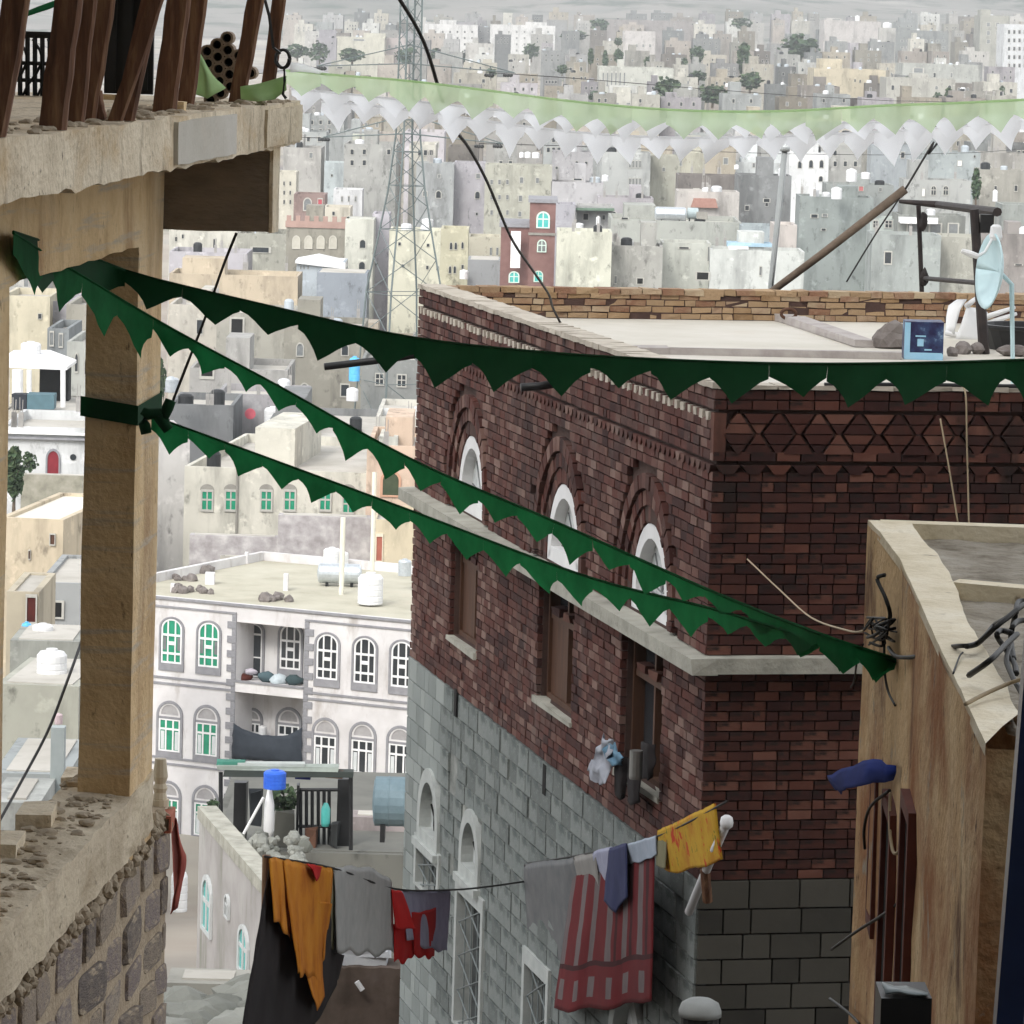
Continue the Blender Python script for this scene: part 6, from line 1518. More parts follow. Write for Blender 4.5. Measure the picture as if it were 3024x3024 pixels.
house('beige house with rounded roof terrace and brown shutter at left', 0, 190, 1530, 160, 'd8c6a6', [(156, 1593, 18, 36, 'rect', M_wood), (88, 1638, 7, 30, 'rect', M_wood)], yaw=-8, dep=9, par_h=.15, roofm=mat('cream_roof', [(.62, .58, .5), (.7, .67, .6)]))
house('low grey house with slab roof and tarpaulin right of the beige house', 112, 260, 1722, 150, 'a5a8a8', [(160, 1800, 60, 55, 'rect', M_dark)], dep=8, par_h=.15)
house('narrow beige wall with dark red doorway at left', 20, 116, 1748, 140, 'c4b89e', [(93, 1800, 34, 92, 'rect', mat('dark_red_doorway', [(.045, .008, .006), (.09, .014, .01)]))], dep=5, par_h=.1)
tank_v(78, 1893, 1836, 30, 128, M_sky, 'bright blue barrel on the terrace at left')
tank_v(126, 1890, 1840, 62, 127, M_white, 'squat white round tank on the terrace at left')
tank_v(152, 2024, 1915, 90, 118, M_white, 'large white water tank on the lower terrace at left')
house('grey concrete upper terrace wall carrying the squat tank', 30, 235, 1893, 125, 'a6a89f', dep=3.5, par_h=.0)
house('lower concrete terrace slab carrying the large tank', -10, 235, 2022, 116, 'b3b3a4', dep=5, par_h=.0, yaw=-4)
house('grey block wall at the bottom left behind the parapet', -20, 200, 2285, 80, 'a4abab', dep=4, par_h=.0)
house('white low wall at the far lower left corner', -30, 118, 2370, 60, 'c9ccc6', dep=2, par_h=.0)
mb = MB(); A = at(146, 2420, 62); B = at(190, 2150, 62); mb.box(Frame(A, (1, 0, 0), (0, -1, 0)), 0, B.x - A.x, 0, B.z - A.z, -.25, 0); tag(mb.build('concrete_pillar', mat('grey_pillar', [(.3, .34, .34), (.38, .42, .42)])), 'slim grey concrete pillar left of the dark post', 'pillar')
tank_v(173, 2138, 2106, 24, 64, mat('pink_plastic', [(.55, .44, .46), (.62, .5, .52)]), 'small pink jerrycan above the grey pillar', 'jerrycan')

# ================================================================== courtyard with gate in front of the white apartment house
YG = 108.0
house('dark grey terrace of the courtyard with the gate', 600, 1260, 2518, YG, '77776f', dep=12, par_h=.0, roofm=mat('dark_terrace', [(.11, .11, .1), (.17, .17, .15)], scale=.6, rough=1))
gt = thing('iron_gate', 'black iron gate with bars in the courtyard before the apartment house', 'gate', at(930, 2500, YG + 1))
for x in (888, 905, 922, 940, 957, 972):
    mb = MB(); mb.tube([at(x, 2330, YG + 1), at(x, 2505, YG + 1)], .05, 6); mb.build('bar', M_black, gt)
for y in (2332, 2440):
    mb = MB(); mb.tube([at(880, y, YG + 1), at(1000, y, YG + 1)], .05, 6); mb.build('rail', M_black, gt)
for x0, x1, yt_ in ((872, 884, 2320), (992, 1040, 2302), (686, 730, 2312)):
    A = at(x0, 2508, YG + .8); B = at(x1, yt_, YG + .8); mb = MB(); mb.box(Frame(A, (1, 0, 0), (0, -1, 0)), 0, B.x - A.x, 0, B.z - A.z, -.4, 0, jit=.02); mb.build('gate_pier', M_black, gt)
cn = thing('lean_to_canopy', 'thin plank canopy with odd boards above the courtyard gate', 'canopy', at(850, 2300, YG))
for k, (x0, x1, y0, y1, hx_) in enumerate(((640, 1000, 2268, 2276, 'b9c4bb'), (660, 1044, 2284, 2292, '4c5450'), (700, 900, 2258, 2266, 'd5dcd8'), (872, 916, 2278, 2302, '22307e'), (960, 1012, 2276, 2298, '9a5a2c'), (640, 720, 2250, 2262, '4f9a86'), (900, 960, 2280, 2290, 'd8c8c0'))):
    A = at(x0, y1, YG - .5 + k * .03); B = at(x1, y0, YG - .5); mb = MB(); mb.box(Frame(A, (1, 0, .02), (0, -1, 0)), 0, B.x - A.x, 0, (B.z - A.z) * .8, -.35, 0, jit=.02); mb.build('board', mat('board_' + hx_, [hexc(hx_, .45), hexc(hx_, .6)]), cn)
for x in (652, 1036):
    mb = MB(); mb.tube([at(x, 2280, YG - .3), at(x, 2510, YG - .3)], .06, 6); mb.build('prop', M_black, cn)
tank_v(811, 2328, 2272, 68, YG - 1, M_blue, 'bright blue plastic drum on the courtyard canopy', 'drum')
mb = MB(); mb.lathe(at(793, 2480, YG - .6), [(.02, 0), (.14, .25), (.13, .9), (.05, 1.32)], 10); tag(mb.build('furled_sheet', M_white, None, smooth=True), 'furled white sheet hanging below the blue drum', 'sheet')
mb = MB(); mb.tube([at(716, 2468, YG - .8), at(778, 2355, YG - .8)], .04, 6); tag(mb.build('leaning_pole', M_whitep), 'pale pole leaning beside the furled sheet', 'pole')
mb = MB(); mb.lathe(at(961, 2440, YG + .5), [(.1, 0), (.12, .1), (.12, .45), (.06, .58), (.05, .6)], 10); tag(mb.build('teal_bottle', M_glassteal, None, smooth=True), 'teal bottle shaped panel behind the gate bars', 'bottle')
tank_h(1106, 1240, 2290, 2440, YG - 2, mat('blue_grey_tank', [(.1, .15, .175), (.15, .21, .24)], scale=2, rough=.6, stains=[((.08, .12, .14), 1.5, .55, .75, (1, 1, .4))]), 'large blue grey horizontal tank beside the block house')
rb_ = MB(); rr_ = random.Random(4)
for i in range(70):
    x = rr_.uniform(650, 900); y = rr_.uniform(2462, 2556); rb_.rock(at(x, y, YG - .8 - (y - 2462) * .03), rr_.uniform(.07, .2), seed=i)
o = tag(rb_.build('rubble_stones', mat('rubble_grey', [(.11, .115, .1), (.18, .185, .165), (.25, .255, .23)], mode='island', mix=.3, rough=1)), 'heap of grey rubble stones before the courtyard gate', 'rubble'); o['kind'] = 'stuff'
house('low pink grey wall right of the courtyard gate', 1030, 1260, 2415, YG + 3, 'b3a6a4', dep=1, par_h=.0, cat='wall')
fp = thing('plant_pot', 'dark plant pot with green leaves on the wall end', 'plant pot', at(620, 2405, 100))
mb = MB(); mb.lathe(at(621, 2425, 100), [(.1, 0), (.16, .2), (.17, .3), (.15, .3)], 12); mb.build('pot', M_black, fp)
link('leaves', CROWNS[1], fp, Matrix.Translation(at(628, 2375, 100)) @ Matrix.Diagonal((.16, .16, .13, 1)))
# grey house below, turned like the brick house
gA = onz(780, 2643, at(780, 2643, 69).z); gB = onz(589, 2416, gA.z)
gd = (gB - gA); gd.z = 0; gl = gd.length; gd.normalize(); gn = V((-gd.y, gd.x, 0))
if gn.x > 0: gn = -gn
GF = Frame(gA - gd * 4, gd, gn)
gh = thing('grey_house', 'grey plastered house with white arched windows below the apartment house', 'house', (GF.O.x + 2, GF.O.y + 4, zg(GF.O.x, GF.O.y)))
M_gp = mat('grey_plaster', [(.28, .27, .25), (.36, .34, .33), (.42, .41, .39)], scale=.8, rough=.95, stains=[((.2, .2, .16), 1.4, .52, .7, (1, 1, .25))])
mb = MB(); mb.box(GF, 0, gl + 4, -12, 0, -.4, 0); mb.build('wall', M_gp, gh)
mb = MB(); mb.box(GF, 0, gl + 4, -.002, .22, -.3, .04); mb.build('parapet', M_ledge, gh)
for x, yt_, yb_, wd in ((615, 2582, 2760, 28), (675, 2640, 2712, 12), (723, 2730, 2880, 30)):
    a0 = GF.ab(x + wd / 2, (yt_ + yb_) / 2)[0]; a1 = GF.ab(x - wd / 2, (yt_ + yb_) / 2)[0]; zt = GF.ab(x, yt_)[1]; zb2 = GF.ab(x, yb_)[1]
    put_window(gh, GF, (a0 + a1) / 2, zb2, abs(a1 - a0), zt - zb2, 'arch_m', mat('dull_white_frame', [(.45, .47, .47), (.54, .56, .56)]), M_glassteal if wd > 20 else M_dark, depth=.05)
house('low grey yard wall and ledge at the bottom left', 490, 730, 2905, 62, 'a9a79c', dep=1, par_h=.0, cat='wall', zb=-18)
tank_v(528, 2690, 2566, 50, 84, M_white, 'tall white water tank behind the red cloth')
rb_ = MB()
for i in range(40):
    x = rr_.uniform(490, 800); y = rr_.uniform(2930, 3060); rb_.rock(at(x, y, 58 - (y - 2930) * .02), rr_.uniform(.1, .34), seed=i + 80, sq=(1.3, 1, .8))
o = tag(rb_.build('broken_slabs', MATS['rubble_grey']), 'pale broken slabs and stones at the bottom left', 'rubble'); o['kind'] = 'stuff'
house('dark lower lane wall behind the broken slabs', 480, 1000, 2935, 66, '4c4f4c', dep=1, par_h=0.0, cat='wall', zb=-20)
tree(530, 3010, 60, 40, 57, 'small green weed bush at the bottom left', 2)
# clutter in the courtyard: dark cloths, shrub, crates
for k, (x0, x1, y0, y1, hx_, lb) in enumerate(((735, 775, 2340, 2440, '23272b', 'black cloth hanging left of the furled sheet'), (812, 870, 2400, 2500, '4a4a44', 'grey crate stack left of the gate bars'), (900, 935, 2450, 2505, '6a4a3a', 'rusty tin behind the gate bars'), (975, 1000, 2430, 2500, '2e3030', 'dark bin behind the gate'))):
    A = at(x0, y1, YG + .4); B = at(x1, y0, YG + .4); mb = MB(); mb.box(Frame(A, (1, 0, 0), (0, -1, 0)), 0, B.x - A.x, 0, B.z - A.z, -.3, 0, jit=.05); tag(mb.build('yard_clutter', mat('clutter_' + hx_, [hexc(hx_, .8), hexc(hx_)])), lb, 'clutter')
tree(838, 2360, 80, 90, YG + 1.5, 'dark green shrub behind the courtyard gate', 2)
# small things on the middle roofs
tank_v(806, 1262, 1200, 54, 280, M_white, 'white cube tank on the lilac house roof left of centre')
mb = MB(); mb.lathe(at(739, 1222, 282), [(.02, 0), (.3, .02), (.36, .06), (.34, .07), (.02, .03)], 16, axis=(0, -1, 0)); tag(mb.build('round_dish', mat('red_dish', [(.55, .1, .14), (.62, .15, .18)])), 'red round dish beside the white cube tank', 'dish')
tank_h(874, 938, 1336, 1370, 261, M_steel, 'silver horizontal tank on the grey flat roof', stand=True)
tank_h(948, 976, 1325, 1352, 266, M_steel, 'smaller grey tank behind the silver one on the grey roof', stand=True)
tank_v(1021, 1358, 1314, 30, 260, M_rubber, 'black upright tank on the grey flat roof')
tank_v(1022, 1308, 1268, 24, 259, mat('mint_plastic', [(.5, .62, .58), (.6, .7, .66)]), 'pale mint jar tank above the black tank')
tank_v(826, 1348, 1286, 48, 262.5, M_white, 'white tank with blue cover on the grey flat roof')
tank_v(1046, 1125, 1052, 33, 297, M_sky, 'bright blue tank behind the black drain spout')
tank_v(1040, 1184, 1144, 36, 296, M_white, 'white square tank below the blue tank')
tank_v(505, 1158, 1112, 46, 272, M_steel, 'silver capped tank beside the concrete post')
tank_v(1195, 1700, 1650, 40, 185, M_steel, 'silver tank peeking out beside the brick house')
house('row of white sacks on the terrace behind the peach house', 1118, 1232, 1207, 256, 'e2e4e4', dep=2, par_h=.0, cat='sacks')
# ================================================================== the town beyond
def grid(x0, x1, y0, y1, nc, nr, w_, h_, *rest):
    return [(x0 + (x1 - x0) * (i + .5) / nc, y0 + (y1 - y0) * (j + .5) / nr, w_, h_, *rest) for i in range(nc) for j in range(nr)]
T_ = M_glassteal; GG = M_glassgrey
# (label, x0, x1, ytop, distance, colour, windows, yaw, extra)
TOWN = [
 ('cream tower house with pairs of slit windows near the balcony end', 815, 875, 508, 500, 'e2dcc8', grid(830, 866, 528, 610, 2, 3, 5, 14), 0, {}),
 ('pink brown house with white arched window and red door', 868, 960, 574, 452, 'a88c84', [(908, 603, 26, 40, A_, GG), (945, 604, 15, 38, 'rect', mat('red_door', [(.35, .05, .07), (.42, .08, .1)]))], 0, {}),
 ('low beige house between the red door and the white shed', 955, 1035, 612, 430, 'cfc7b4', [(985, 630, 9, 12)], 0, {}),
 ('pale blue shed house with white gable roof', 876, 1020, 772, 386, 'cdd9e2', [(888, 790, 4, 10, 'rect', GG), (898, 790, 4, 10, 'rect', GG), (910, 790, 4, 10, 'rect', GG)], 0, {'par_h': .0, 'roofm': 'W'}),
 ('blue grey sheet metal shed in front of the pale blue one', 936, 1085, 806, 372, 'a3adb8', [], 0, {'par_h': .0}),
 ('cream house with two dark arched windows one above the other', 1020, 1104, 648, 396, 'd8d8ca', [(1071, 720, 21, 28, A_), (1069, 785, 22, 28, A_)], 0, {'roofhut': [(.0, .9, .0)]}),
 ('lilac grey house squeezed left of the pylon', 1100, 1150, 632, 402, 'c3bec6', [(1114, 712, 6, 10), (1112, 780, 8, 9)], 0, {}),
 ('pale yellow green house with small windows behind the pylon', 1032, 1148, 472, 560, 'd0d2c0', grid(1040, 1142, 500, 530, 4, 2, 5, 7), 0, {'roofhut': [(.05, .7, 3.2)]}),
 ('pale blue grey house left of the yellow green one', 948, 1036, 480, 572, 'bcc6c8', [(980, 518, 6, 8)], 0, {}),
 ('small white house below the pale blue grey one', 985, 1070, 560, 522, 'dedfe0', grid(1000, 1060, 575, 600, 3, 1, 6, 18, 'rect', GG), 0, {}),
 ('grey house with one dark arched window right of the pylon', 1230, 1342, 482, 484, 'b8bcbc', [(1295, 574, 18, 24, A_), (1297, 520, 10, 12, 'rect', GG), (1255, 572, 16, 16, 'rect', GG)], 0, {}),
 ('lilac grey house with one dark arched window beside the cream block', 1342, 1434, 480, 486, 'c2bec4', [(1410, 576, 17, 24, A_), (1412, 520, 14, 16, 'rect', GG), (1408, 632, 7, 10)], 0, {}),
 ('cream apartment house with three rows of windows', 1433, 1631, 488, 474, 'dfdeca', grid(1440, 1510, 515, 650, 3, 3, 9, 16, 'rect', GG) + [(1540, 532, 12, 20, 'rect', GG), (1537, 586, 12, 20, 'rect', GG), (1535, 632, 11, 18, 'rect', GG), (1587, 533, 11, 18, 'rect', GG)], 0, {}),
 ('yellow cream house with paired dark arched windows right of the pylon', 1302, 1384, 676, 374, 'dcd6b4', [(1332, 726, 9, 24, A_), (1346, 726, 9, 24, A_), (1329, 796, 9, 24, A_), (1343, 796, 9, 24, A_), (1366, 724, 8, 22, A_), (1366, 788, 8, 14)], 0, {}),
 ('cream yellow house behind the pylon legs', 1150, 1304, 680, 388, 'd9d6be', [(1264, 724, 9, 10), (1262, 790, 9, 12), (1292, 792, 8, 14), (1180, 720, 9, 11), (1190, 785, 10, 10)], 0, {}),
 ('low beige building left of the maroon tower', 1382, 1482, 700, 386, 'd3ccb4', grid(1440, 1478, 725, 760, 2, 1, 7, 26, 'rect', GG), 0, {}),
 ('grey metal roofed shed left of the maroon tower', 1382, 1480, 768, 366, 'b0b4b6', [], 0, {'par_h': .0}),
 ('grey house with two small dark windows above the white wall', 1632, 1752, 448, 524, 'b2b0b2', [(1703, 480, 9, 9), (1731, 481, 10, 9), (1644, 496, 9, 10)], 0, {}),
 ('white grey terrace house below the grey two-window house', 1628, 1782, 538, 474, 'cfcdcf', [(1706, 530, 30, 6)], 0, {}),
 ('white apartment house with rows of slim windows right of centre', 1778, 1922, 450, 486, 'dfe2de', grid(1855, 1895, 470, 500, 4, 1, 6, 24, 'rect', GG) + grid(1855, 1895, 522, 552, 4, 1, 6, 24, 'rect', GG), 0, {}),
 ('cream side wing of the white apartment house', 1921, 2008, 460, 492, 'c9c8b6', [(1960, 500, 10, 12, 'rect', GG)], 0, {}),
 ('lilac grey low house with broken parapet', 1766, 1930, 584, 440, 'b9b4b8', [], 0, {}),
 ('grey block house with dark opening and green awning', 1698, 1812, 608, 404, 'b9b8b6', [(1730, 640, 18, 22, 'rect', M_dark), (1783, 642, 10, 16)], 0, {}),
 ('plain lilac box house right of the maroon tower', 1641, 1700, 604, 398, 'c0bec6', [], 0, {}),
 ('large blank cream wall house behind the brick house roof', 1646, 1808, 684, 346, 'dcdcc8', [], 0, {}),
 ('lower blank cream wall with grey stains right of the large one', 1806, 1958, 726, 349, 'd6d5cc', [(1890, 830, 22, 20, 'rect', M_dark), (1818, 826, 8, 26, 'rect', GG)], 0, {}),
 ('grey terrace wall under the silver tank', 1804, 2190, 652, 384, 'b6b9b0', [(1845, 645, 24, 6)], 0, {'dep': 12}),
 ('long brown grey stone wall house', 2002, 2184, 518, 452, '928a84', [], 0, {'kmul': .8}),
 ('beige lilac house with red brown lean-to roof', 2000, 2184, 566, 424, 'cdc7c0', [], 0, {}),
 ('grey stone house with barred windows left of the dark gap', 2178, 2338, 518, 434, 'a9acac', [(2206, 614, 14, 16), (2264, 592, 22, 12), (2264, 604, 10, 12)], 0, {}),
 ('pale yellow house behind the long brown wall', 2012, 2082, 452, 524, 'e0dcc4', [(2008, 480, 14, 22, A_, GG)], 0, {'roofhut': [(.15, .85, 2.0)]}),
 ('white house with two square corner rooms', 2166, 2336, 480, 544, 'e0e6e6', [(2226, 488, 8, 14, 'rect', GG), (2264, 488, 8, 14, 'rect', GG), (2306, 490, 8, 14, 'rect', GG)], 0, {'roofhut': [(.15, .42, 2.6), (.68, 1, 2.6)]}),
 ('white house with dark arched windows under the bunting', 2332, 2448, 450, 524, 'e8eaea', [(2362, 486, 13, 24, A_), (2395, 484, 14, 26, A_), (2426, 484, 14, 26, A_), (2424, 528, 14, 18, A_)], 0, {}),
 ('grey blue house with gaping black opening', 2190, 2294, 668, 380, 'a4b0b4', [(2215, 691, 34, 22, 'rect', M_dark)], 0, {}),
 ('small pinkish ruined wall house left of the pole', 2286, 2354, 664, 364, 'd4cac2', [(2310, 740, 6, 18), (2332, 740, 6, 18)], 0, {}),
 ('cream wall house with slit behind the slanting pole', 1955, 2100, 718, 353, 'dde0d4', [(2020, 732, 36, 6), (2092, 750, 5, 52, 'rect', GG)], 0, {}),
 ('cream wall house with blue plastic sheets on its roof', 2098, 2376, 740, 351, 'd9ddd8', [(2075, 815, 44, 26, 'rect', M_dark), (2246, 800, 8, 30, 'rect', GG)], 0, {}),
 ('grey green house right of the dark gap', 2362, 2580, 582, 402, 'a8b2ae', [(2405, 638, 24, 12), (2436, 636, 18, 10, 'rect', GG), (2432, 678, 16, 8), (2600, 662, 26, 24, 'rect', GG)], 0, {}),
 ('grey green house with red shutter and white tanks', 2440, 2640, 545, 440, 'aeb4b0', [(2543, 557, 16, 16, 'rect', mat('red_shutter', [(.4, .12, .12), (.48, .16, .16)])), (2600, 560, 10, 12, 'rect', GG)], 0, {}),
 ('low grey green house with white panel windows', 2570, 2662, 646, 398, 'b8c2bc', [(2586, 662, 18, 24, 'rect_m'), (2624, 662, 24, 24, 'rect_m')], 0, {}),
 ('grey house with two arched barred windows behind the steel frame', 2670, 2868, 532, 434, 'aeb0ac', [(2757, 562, 17, 30, 'arch_m'), (2793, 562, 17, 30, 'arch_m'), (2727, 568, 9, 26, 'rect', M_whitep)], 0, {}),
 ('grey terrace house above the two arched windows', 2724, 2896, 448, 474, 'a9b2b2', [(2834, 482, 14, 18, 'rect', M_whitep), (2878, 462, 7, 8)], 0, {}),
 ('grey house with one small window under the white bunting', 2574, 2728, 430, 500, 'b0b8bc', [(2666, 458, 13, 20)], 0, {}),
 ('pinkish cream block house at the right edge', 2892, 3030, 452, 484, 'd0ccc2', [], 0, {}),
 ('beige house with narrow windows at the right edge', 2894, 3040, 502, 444, 'b7b4a8', [(2940, 556, 9, 16), (3000, 556, 11, 20)], 0, {}),
 ('row of shuttered shops under a white awning', 2652, 2852, 636, 394, 'b6bab2', [(2695, 675, 36, 34, 'rect', GG), (2762, 675, 40, 34, 'rect', GG), (2815, 675, 34, 34, 'rect', GG)], 0, {}),
 ('broad stained grey wall house behind the steel frame', 2576, 2780, 694, 342, 'b2bab6', [], 0, {}),
 ('broad tan grey wall house right of the stained grey one', 2778, 2900, 700, 344, 'b8b7aa', [], 0, {}),
 ('pink grey wall house behind the satellite dish', 2898, 3060, 690, 345, 'bcb4ae', [(3008, 782, 26, 5)], 0, {}),
 ('grey shop house at the far right edge with blue tank', 2960, 3060, 605, 400, 'aab0aa', [], 0, {}),
 ('tan block building far beyond the pale green bunting', 2404, 2616, 205, 905, 'd3c6a8', [(2525, 238, 5, 10), (2540, 240, 5, 10)], 0, {'dep': 20, 'roofhut': [(.1, .42, 2.0)]}),
 ('dark brown low wall before the tan block building', 2476, 2668, 290, 885, '6f6460', [], 0, {'dep': 3, 'par_h': .05, 'kmul': .8}),
 ('grey school block with two rows of windows on the far slope', 2644, 2802, 90, 1500, 'b9bdba', grid(2655, 2795, 112, 130, 8, 1, 10, 7, 'rect', GG) + grid(2655, 2795, 130, 150, 8, 1, 10, 7, 'rect', GG), 0, {'dep': 25}),
 ('pale far house crowned by a white tank left of the school block', 2598, 2646, 82, 1480, 'cfccc4', grid(2604, 2640, 120, 150, 2, 1, 8, 10, 'rect', GG), 0, {}),
 ('white tower block with five rows of windows at the right edge', 2966, 3050, 72, 1300, 'e6e9ea', grid(2972, 3034, 82, 206, 4, 5, 8, 13), 0, {'dep': 20}),
 ('beige block behind the white tower at the right edge', 2896, 2982, 46, 1420, 'c6c5b8', grid(2905, 2960, 60, 135, 2, 3, 12, 14, 'rect', GG), 0, {'dep': 20}),
 ('low stone house with three arched windows far right', 2818, 2952, 270, 805, 'bdb9ae', [(2845, 298, 11, 18, A_), (2880, 298, 14, 22, A_), (2916, 298, 14, 22, A_, GG)], 0, {}),
 ('long pale wall house far right below the school block', 2666, 2896, 190, 1010, 'c0c2ba', [(2712, 208, 34, 16, 'rect', GG), (2760, 222, 8, 16), (2810, 222, 7, 16, 'rect', GG)], 0, {'dep': 20}),
 ('low beige yard house right of the tan block building', 2618, 2822, 232, 860, 'c3c1b6', [], 0, {'dep': 16}),
 ('white pink far house with rooftop clutter', 2434, 2602, 62, 1620, 'c8c2be', [(2470, 58, 30, 4, 'rect', GG)], 0, {'dep': 24}),
 ('big white hall building left of the dark trees', 1770, 1990, 200, 955, 'e2e3d6', grid(1775, 1850, 205, 265, 6, 1, 5, 50, 'rect', GG), 0, {'dep': 24, 'roofhut': [(.26, .34, 1.6)]}),
 ('low cream house before the big white hall', 1798, 1950, 282, 855, 'd9d6c8', grid(1805, 1940, 300, 312, 4, 1, 14, 6, 'rect', GG), 0, {'dep': 14}),
 ('small pale tower house between the dark trees', 1993, 2058, 264, 805, 'd0d0c6', grid(1998, 2054, 292, 312, 3, 1, 5, 12), 0, {'dep': 8}),
 ('long pinkish far house row right of the white apartment blocks', 1786, 2070, 60, 1900, 'c9c0bc', [], 0, {'dep': 26}),
 ('pink grey four-storey far house in the centre', 1842, 1936, 92, 1420, 'cdc8c4', grid(1850, 1930, 120, 180, 4, 2, 8, 10, 'rect', GG), 0, {'dep': 20}),
 ('left white five-storey apartment block on the far plain', 1254, 1412, 72, 1850, 'e0dfdc', grid(1275, 1405, 85, 195, 6, 6, 6, 7), 0, {'dep': 24}),
 ('grey stair block joining the two far white apartment blocks', 1410, 1450, 80, 1856, '9c9c9c', [], 0, {'dep': 20}),
 ('right white five-storey apartment block on the far plain', 1448, 1640, 74, 1850, 'e2e1de', grid(1468, 1630, 85, 195, 7, 6, 6, 7, 'rect', GG), 0, {'dep': 24}),
 ('cream far block left of the white apartment blocks', 984, 1136, 110, 1500, 'dedac6', [(1060, 118, 40, 6, 'rect', GG)], 0, {'dep': 24, 'roofhut': [(.58, 1, 1.5)]}),
 ('lilac far house with white rooftop room near the balcony', 935, 994, 112, 1480, 'b7b2b8', [], 0, {'roofhut': [(.1, .95, 2.8)]}),
 ('pale pink far house right of the cream far block', 1134, 1202, 112, 1520, 'cdbfbb', grid(1140, 1200, 125, 150, 3, 1, 8, 10, 'rect', GG), 0, {}),
 ('low cream far house under the pylon arm', 970, 1034, 195, 1100, 'd2d0bc', [(1004, 200, 20, 5)], 0, {}),
]
for lb, x0, x1, yt, Y, hx_, wn, yaw, ex in TOWN:
    if ex.get('roofm') == 'W': ex['roofm'] = M_whitep
    box_house('house', lb, x0, x1, yt, Y, hx_, wn, yaw=yaw, **ex)
# maroon brick tower house
mt = thing('maroon_tower_house', 'maroon brick tower house with turquoise arched window behind the roof', 'house', at(1560, 840, 356))
M_mar = mat('maroon_brick', [(.14, .075, .068), (.19, .105, .095), (.23, .135, .12)], scale=.7, rough=.95)
for x0, x1, yt, D, Y in ((1566, 1642, 596, 7, 354), (1480, 1630, 668, 9, 355)):
    P = at(x0, yt, Y); W = at(x1, yt, Y).x - P.x; fr = Frame(P, (1, 0, 0), (0, -1, 0)); mb = MB(); mb.box(fr, 0, W, -22, 0, -D, 0); mb.build('tower_wall' if D == 7 else 'wall', M_mar, mt)
    mb = MB(); mb.box(fr, -.15, W + .15, -.05, .25, -D, .15); mb.build('cornice', M_trimg, mt)
    if D == 7: mb = MB(); mb.box(fr, -.08, W + .08, -2.7, -2.5, -.1, .1); mb.build('string_course', M_tymp, mt); MTF = fr
for x, y, w_, h_, mm in ((1604, 649, 40, 50, T_), (1600, 726, 28, 38, GG), (1518, 818, 32, 34, T_), (1590, 816, 28, 34, T_)):
    a, b = MTF.ab(x, y); s = 354 / FPX; put_window(mt, MTF, a, b - h_ * s / 2, w_ * s, h_ * s, 'arch_m', mat('pale_mint_frame', [(.5, .62, .55), (.6, .7, .63)]), mm, c=.01 if y < 680 else .0)
mb = MB(); mb.box(Frame(at(1510, 668, 353.9), (1, 0, 0), (0, -1, 0)), 0, .8, -3.4, -.4, -.1, .05); mb.build('louvred_panel', M_whitep, mt)
# crenellated brick and beige house
ht_, frh, Wh_, Hh_, Dh_ = box_house('house', 'beige house with pink brown crenellated parapet and blind arches', 846, 1024, 670, 404, 'c2bcaa', [(875 + 36 * k, 715, 24, 40, A_, mat('pale_blind', [(.42, .4, .34), (.48, .46, .4)]), mat('pale_blind_frame', [(.46, .44, .38), (.52, .5, .44)])) for k in range(4)])
M_pinkb = mat('pink_brown_brick', [(.3, .2, .17), (.38, .26, .22)], scale=.8, rough=.95)
mb = MB(); mb.box(frh, -.1, Wh_ + .1, -.1, .5, -.3, .12); mb.build('parapet_band', M_pinkb, ht_)
for k in range(7):
    mb = MB(); mb.box(frh, Wh_ * k / 6.6, Wh_ * (k + .5) / 6.6, .5, 1.0, -.28, .1); mb.build('merlon', M_pinkb, ht_)
# little roof pieces: red brown lean-to, green awning, blue sheets, shop awning, white gable
mb = MB(); P = at(2040, 612, 423.6); s = 423 / FPX; fr = Frame(P, (1, 0, 0), (0, -1, 0)); mb.prism(fr, [(0, 0), (80 * s, 0), (72 * s, .9), (8 * s, .9)], -2, .3); tag(mb.build('lean_to_roof', mat('red_brown_tiles', [(.28, .15, .12), (.36, .21, .17)])), 'red brown lean-to roof on the beige lilac house', 'roof')
mb = MB(); P = at(1696, 616, 403.6); s = 404 / FPX; mb.box(Frame(P, (1, 0, .02), (0, -1, 0)), 0, 118 * s, -.12, .08, -.3, 1.1, jit=.03); tag(mb.build('green_awning', mat('dull_green_awning', [(.09, .14, .1), (.14, .2, .15)])), 'dull green awning over the dark opening in mid town', 'awning')
mb = MB(); P = at(2150, 728, 352); s = 352 / FPX; mb.box(Frame(P, (1, 0, 0), (0, -1, 0)), 0, 130 * s, 0, .3, -3, -.6, jit=.05); tag(mb.build('blue_sheet', mat('pale_blue_sheet', [(.24, .36, .44), (.32, .44, .52)])), 'pale blue plastic sheet on the cream roof', 'sheet')
mb = MB(); P = at(2152, 738, 351.5); mb.box(Frame(P, (1, 0, 0), (0, -1, 0)), 0, 60 * s, .02, .3, -1.2, -.3, jit=.04); tag(mb.build('white_sheet', M_whitep), 'white plastic sheet beside the pale blue one on the cream roof', 'sheet')
mb = MB(); P = at(2655, 640, 393.4); s = 394 / FPX; mb.box(Frame(P, (1, 0, 0), (0, -1, 0)), 0, 112 * s, -.5, 0, -.2, 1.2, jit=.06); tag(mb.build('shop_awning', M_whitep), 'white awning over the shuttered shops', 'awning')
mb = MB(); P = at(872, 774, 385.8); s = 386 / FPX; fr = Frame(P, (1, 0, 0), (0, -1, 0)); mb.prism(fr, [(0, -.1), (148 * s, -.5), (148 * s, .05), (62 * s, .55), (0, .15)], -5, .15); tag(mb.build('gable_roof', M_white), 'bright white gable roof on the pale blue shed', 'roof')
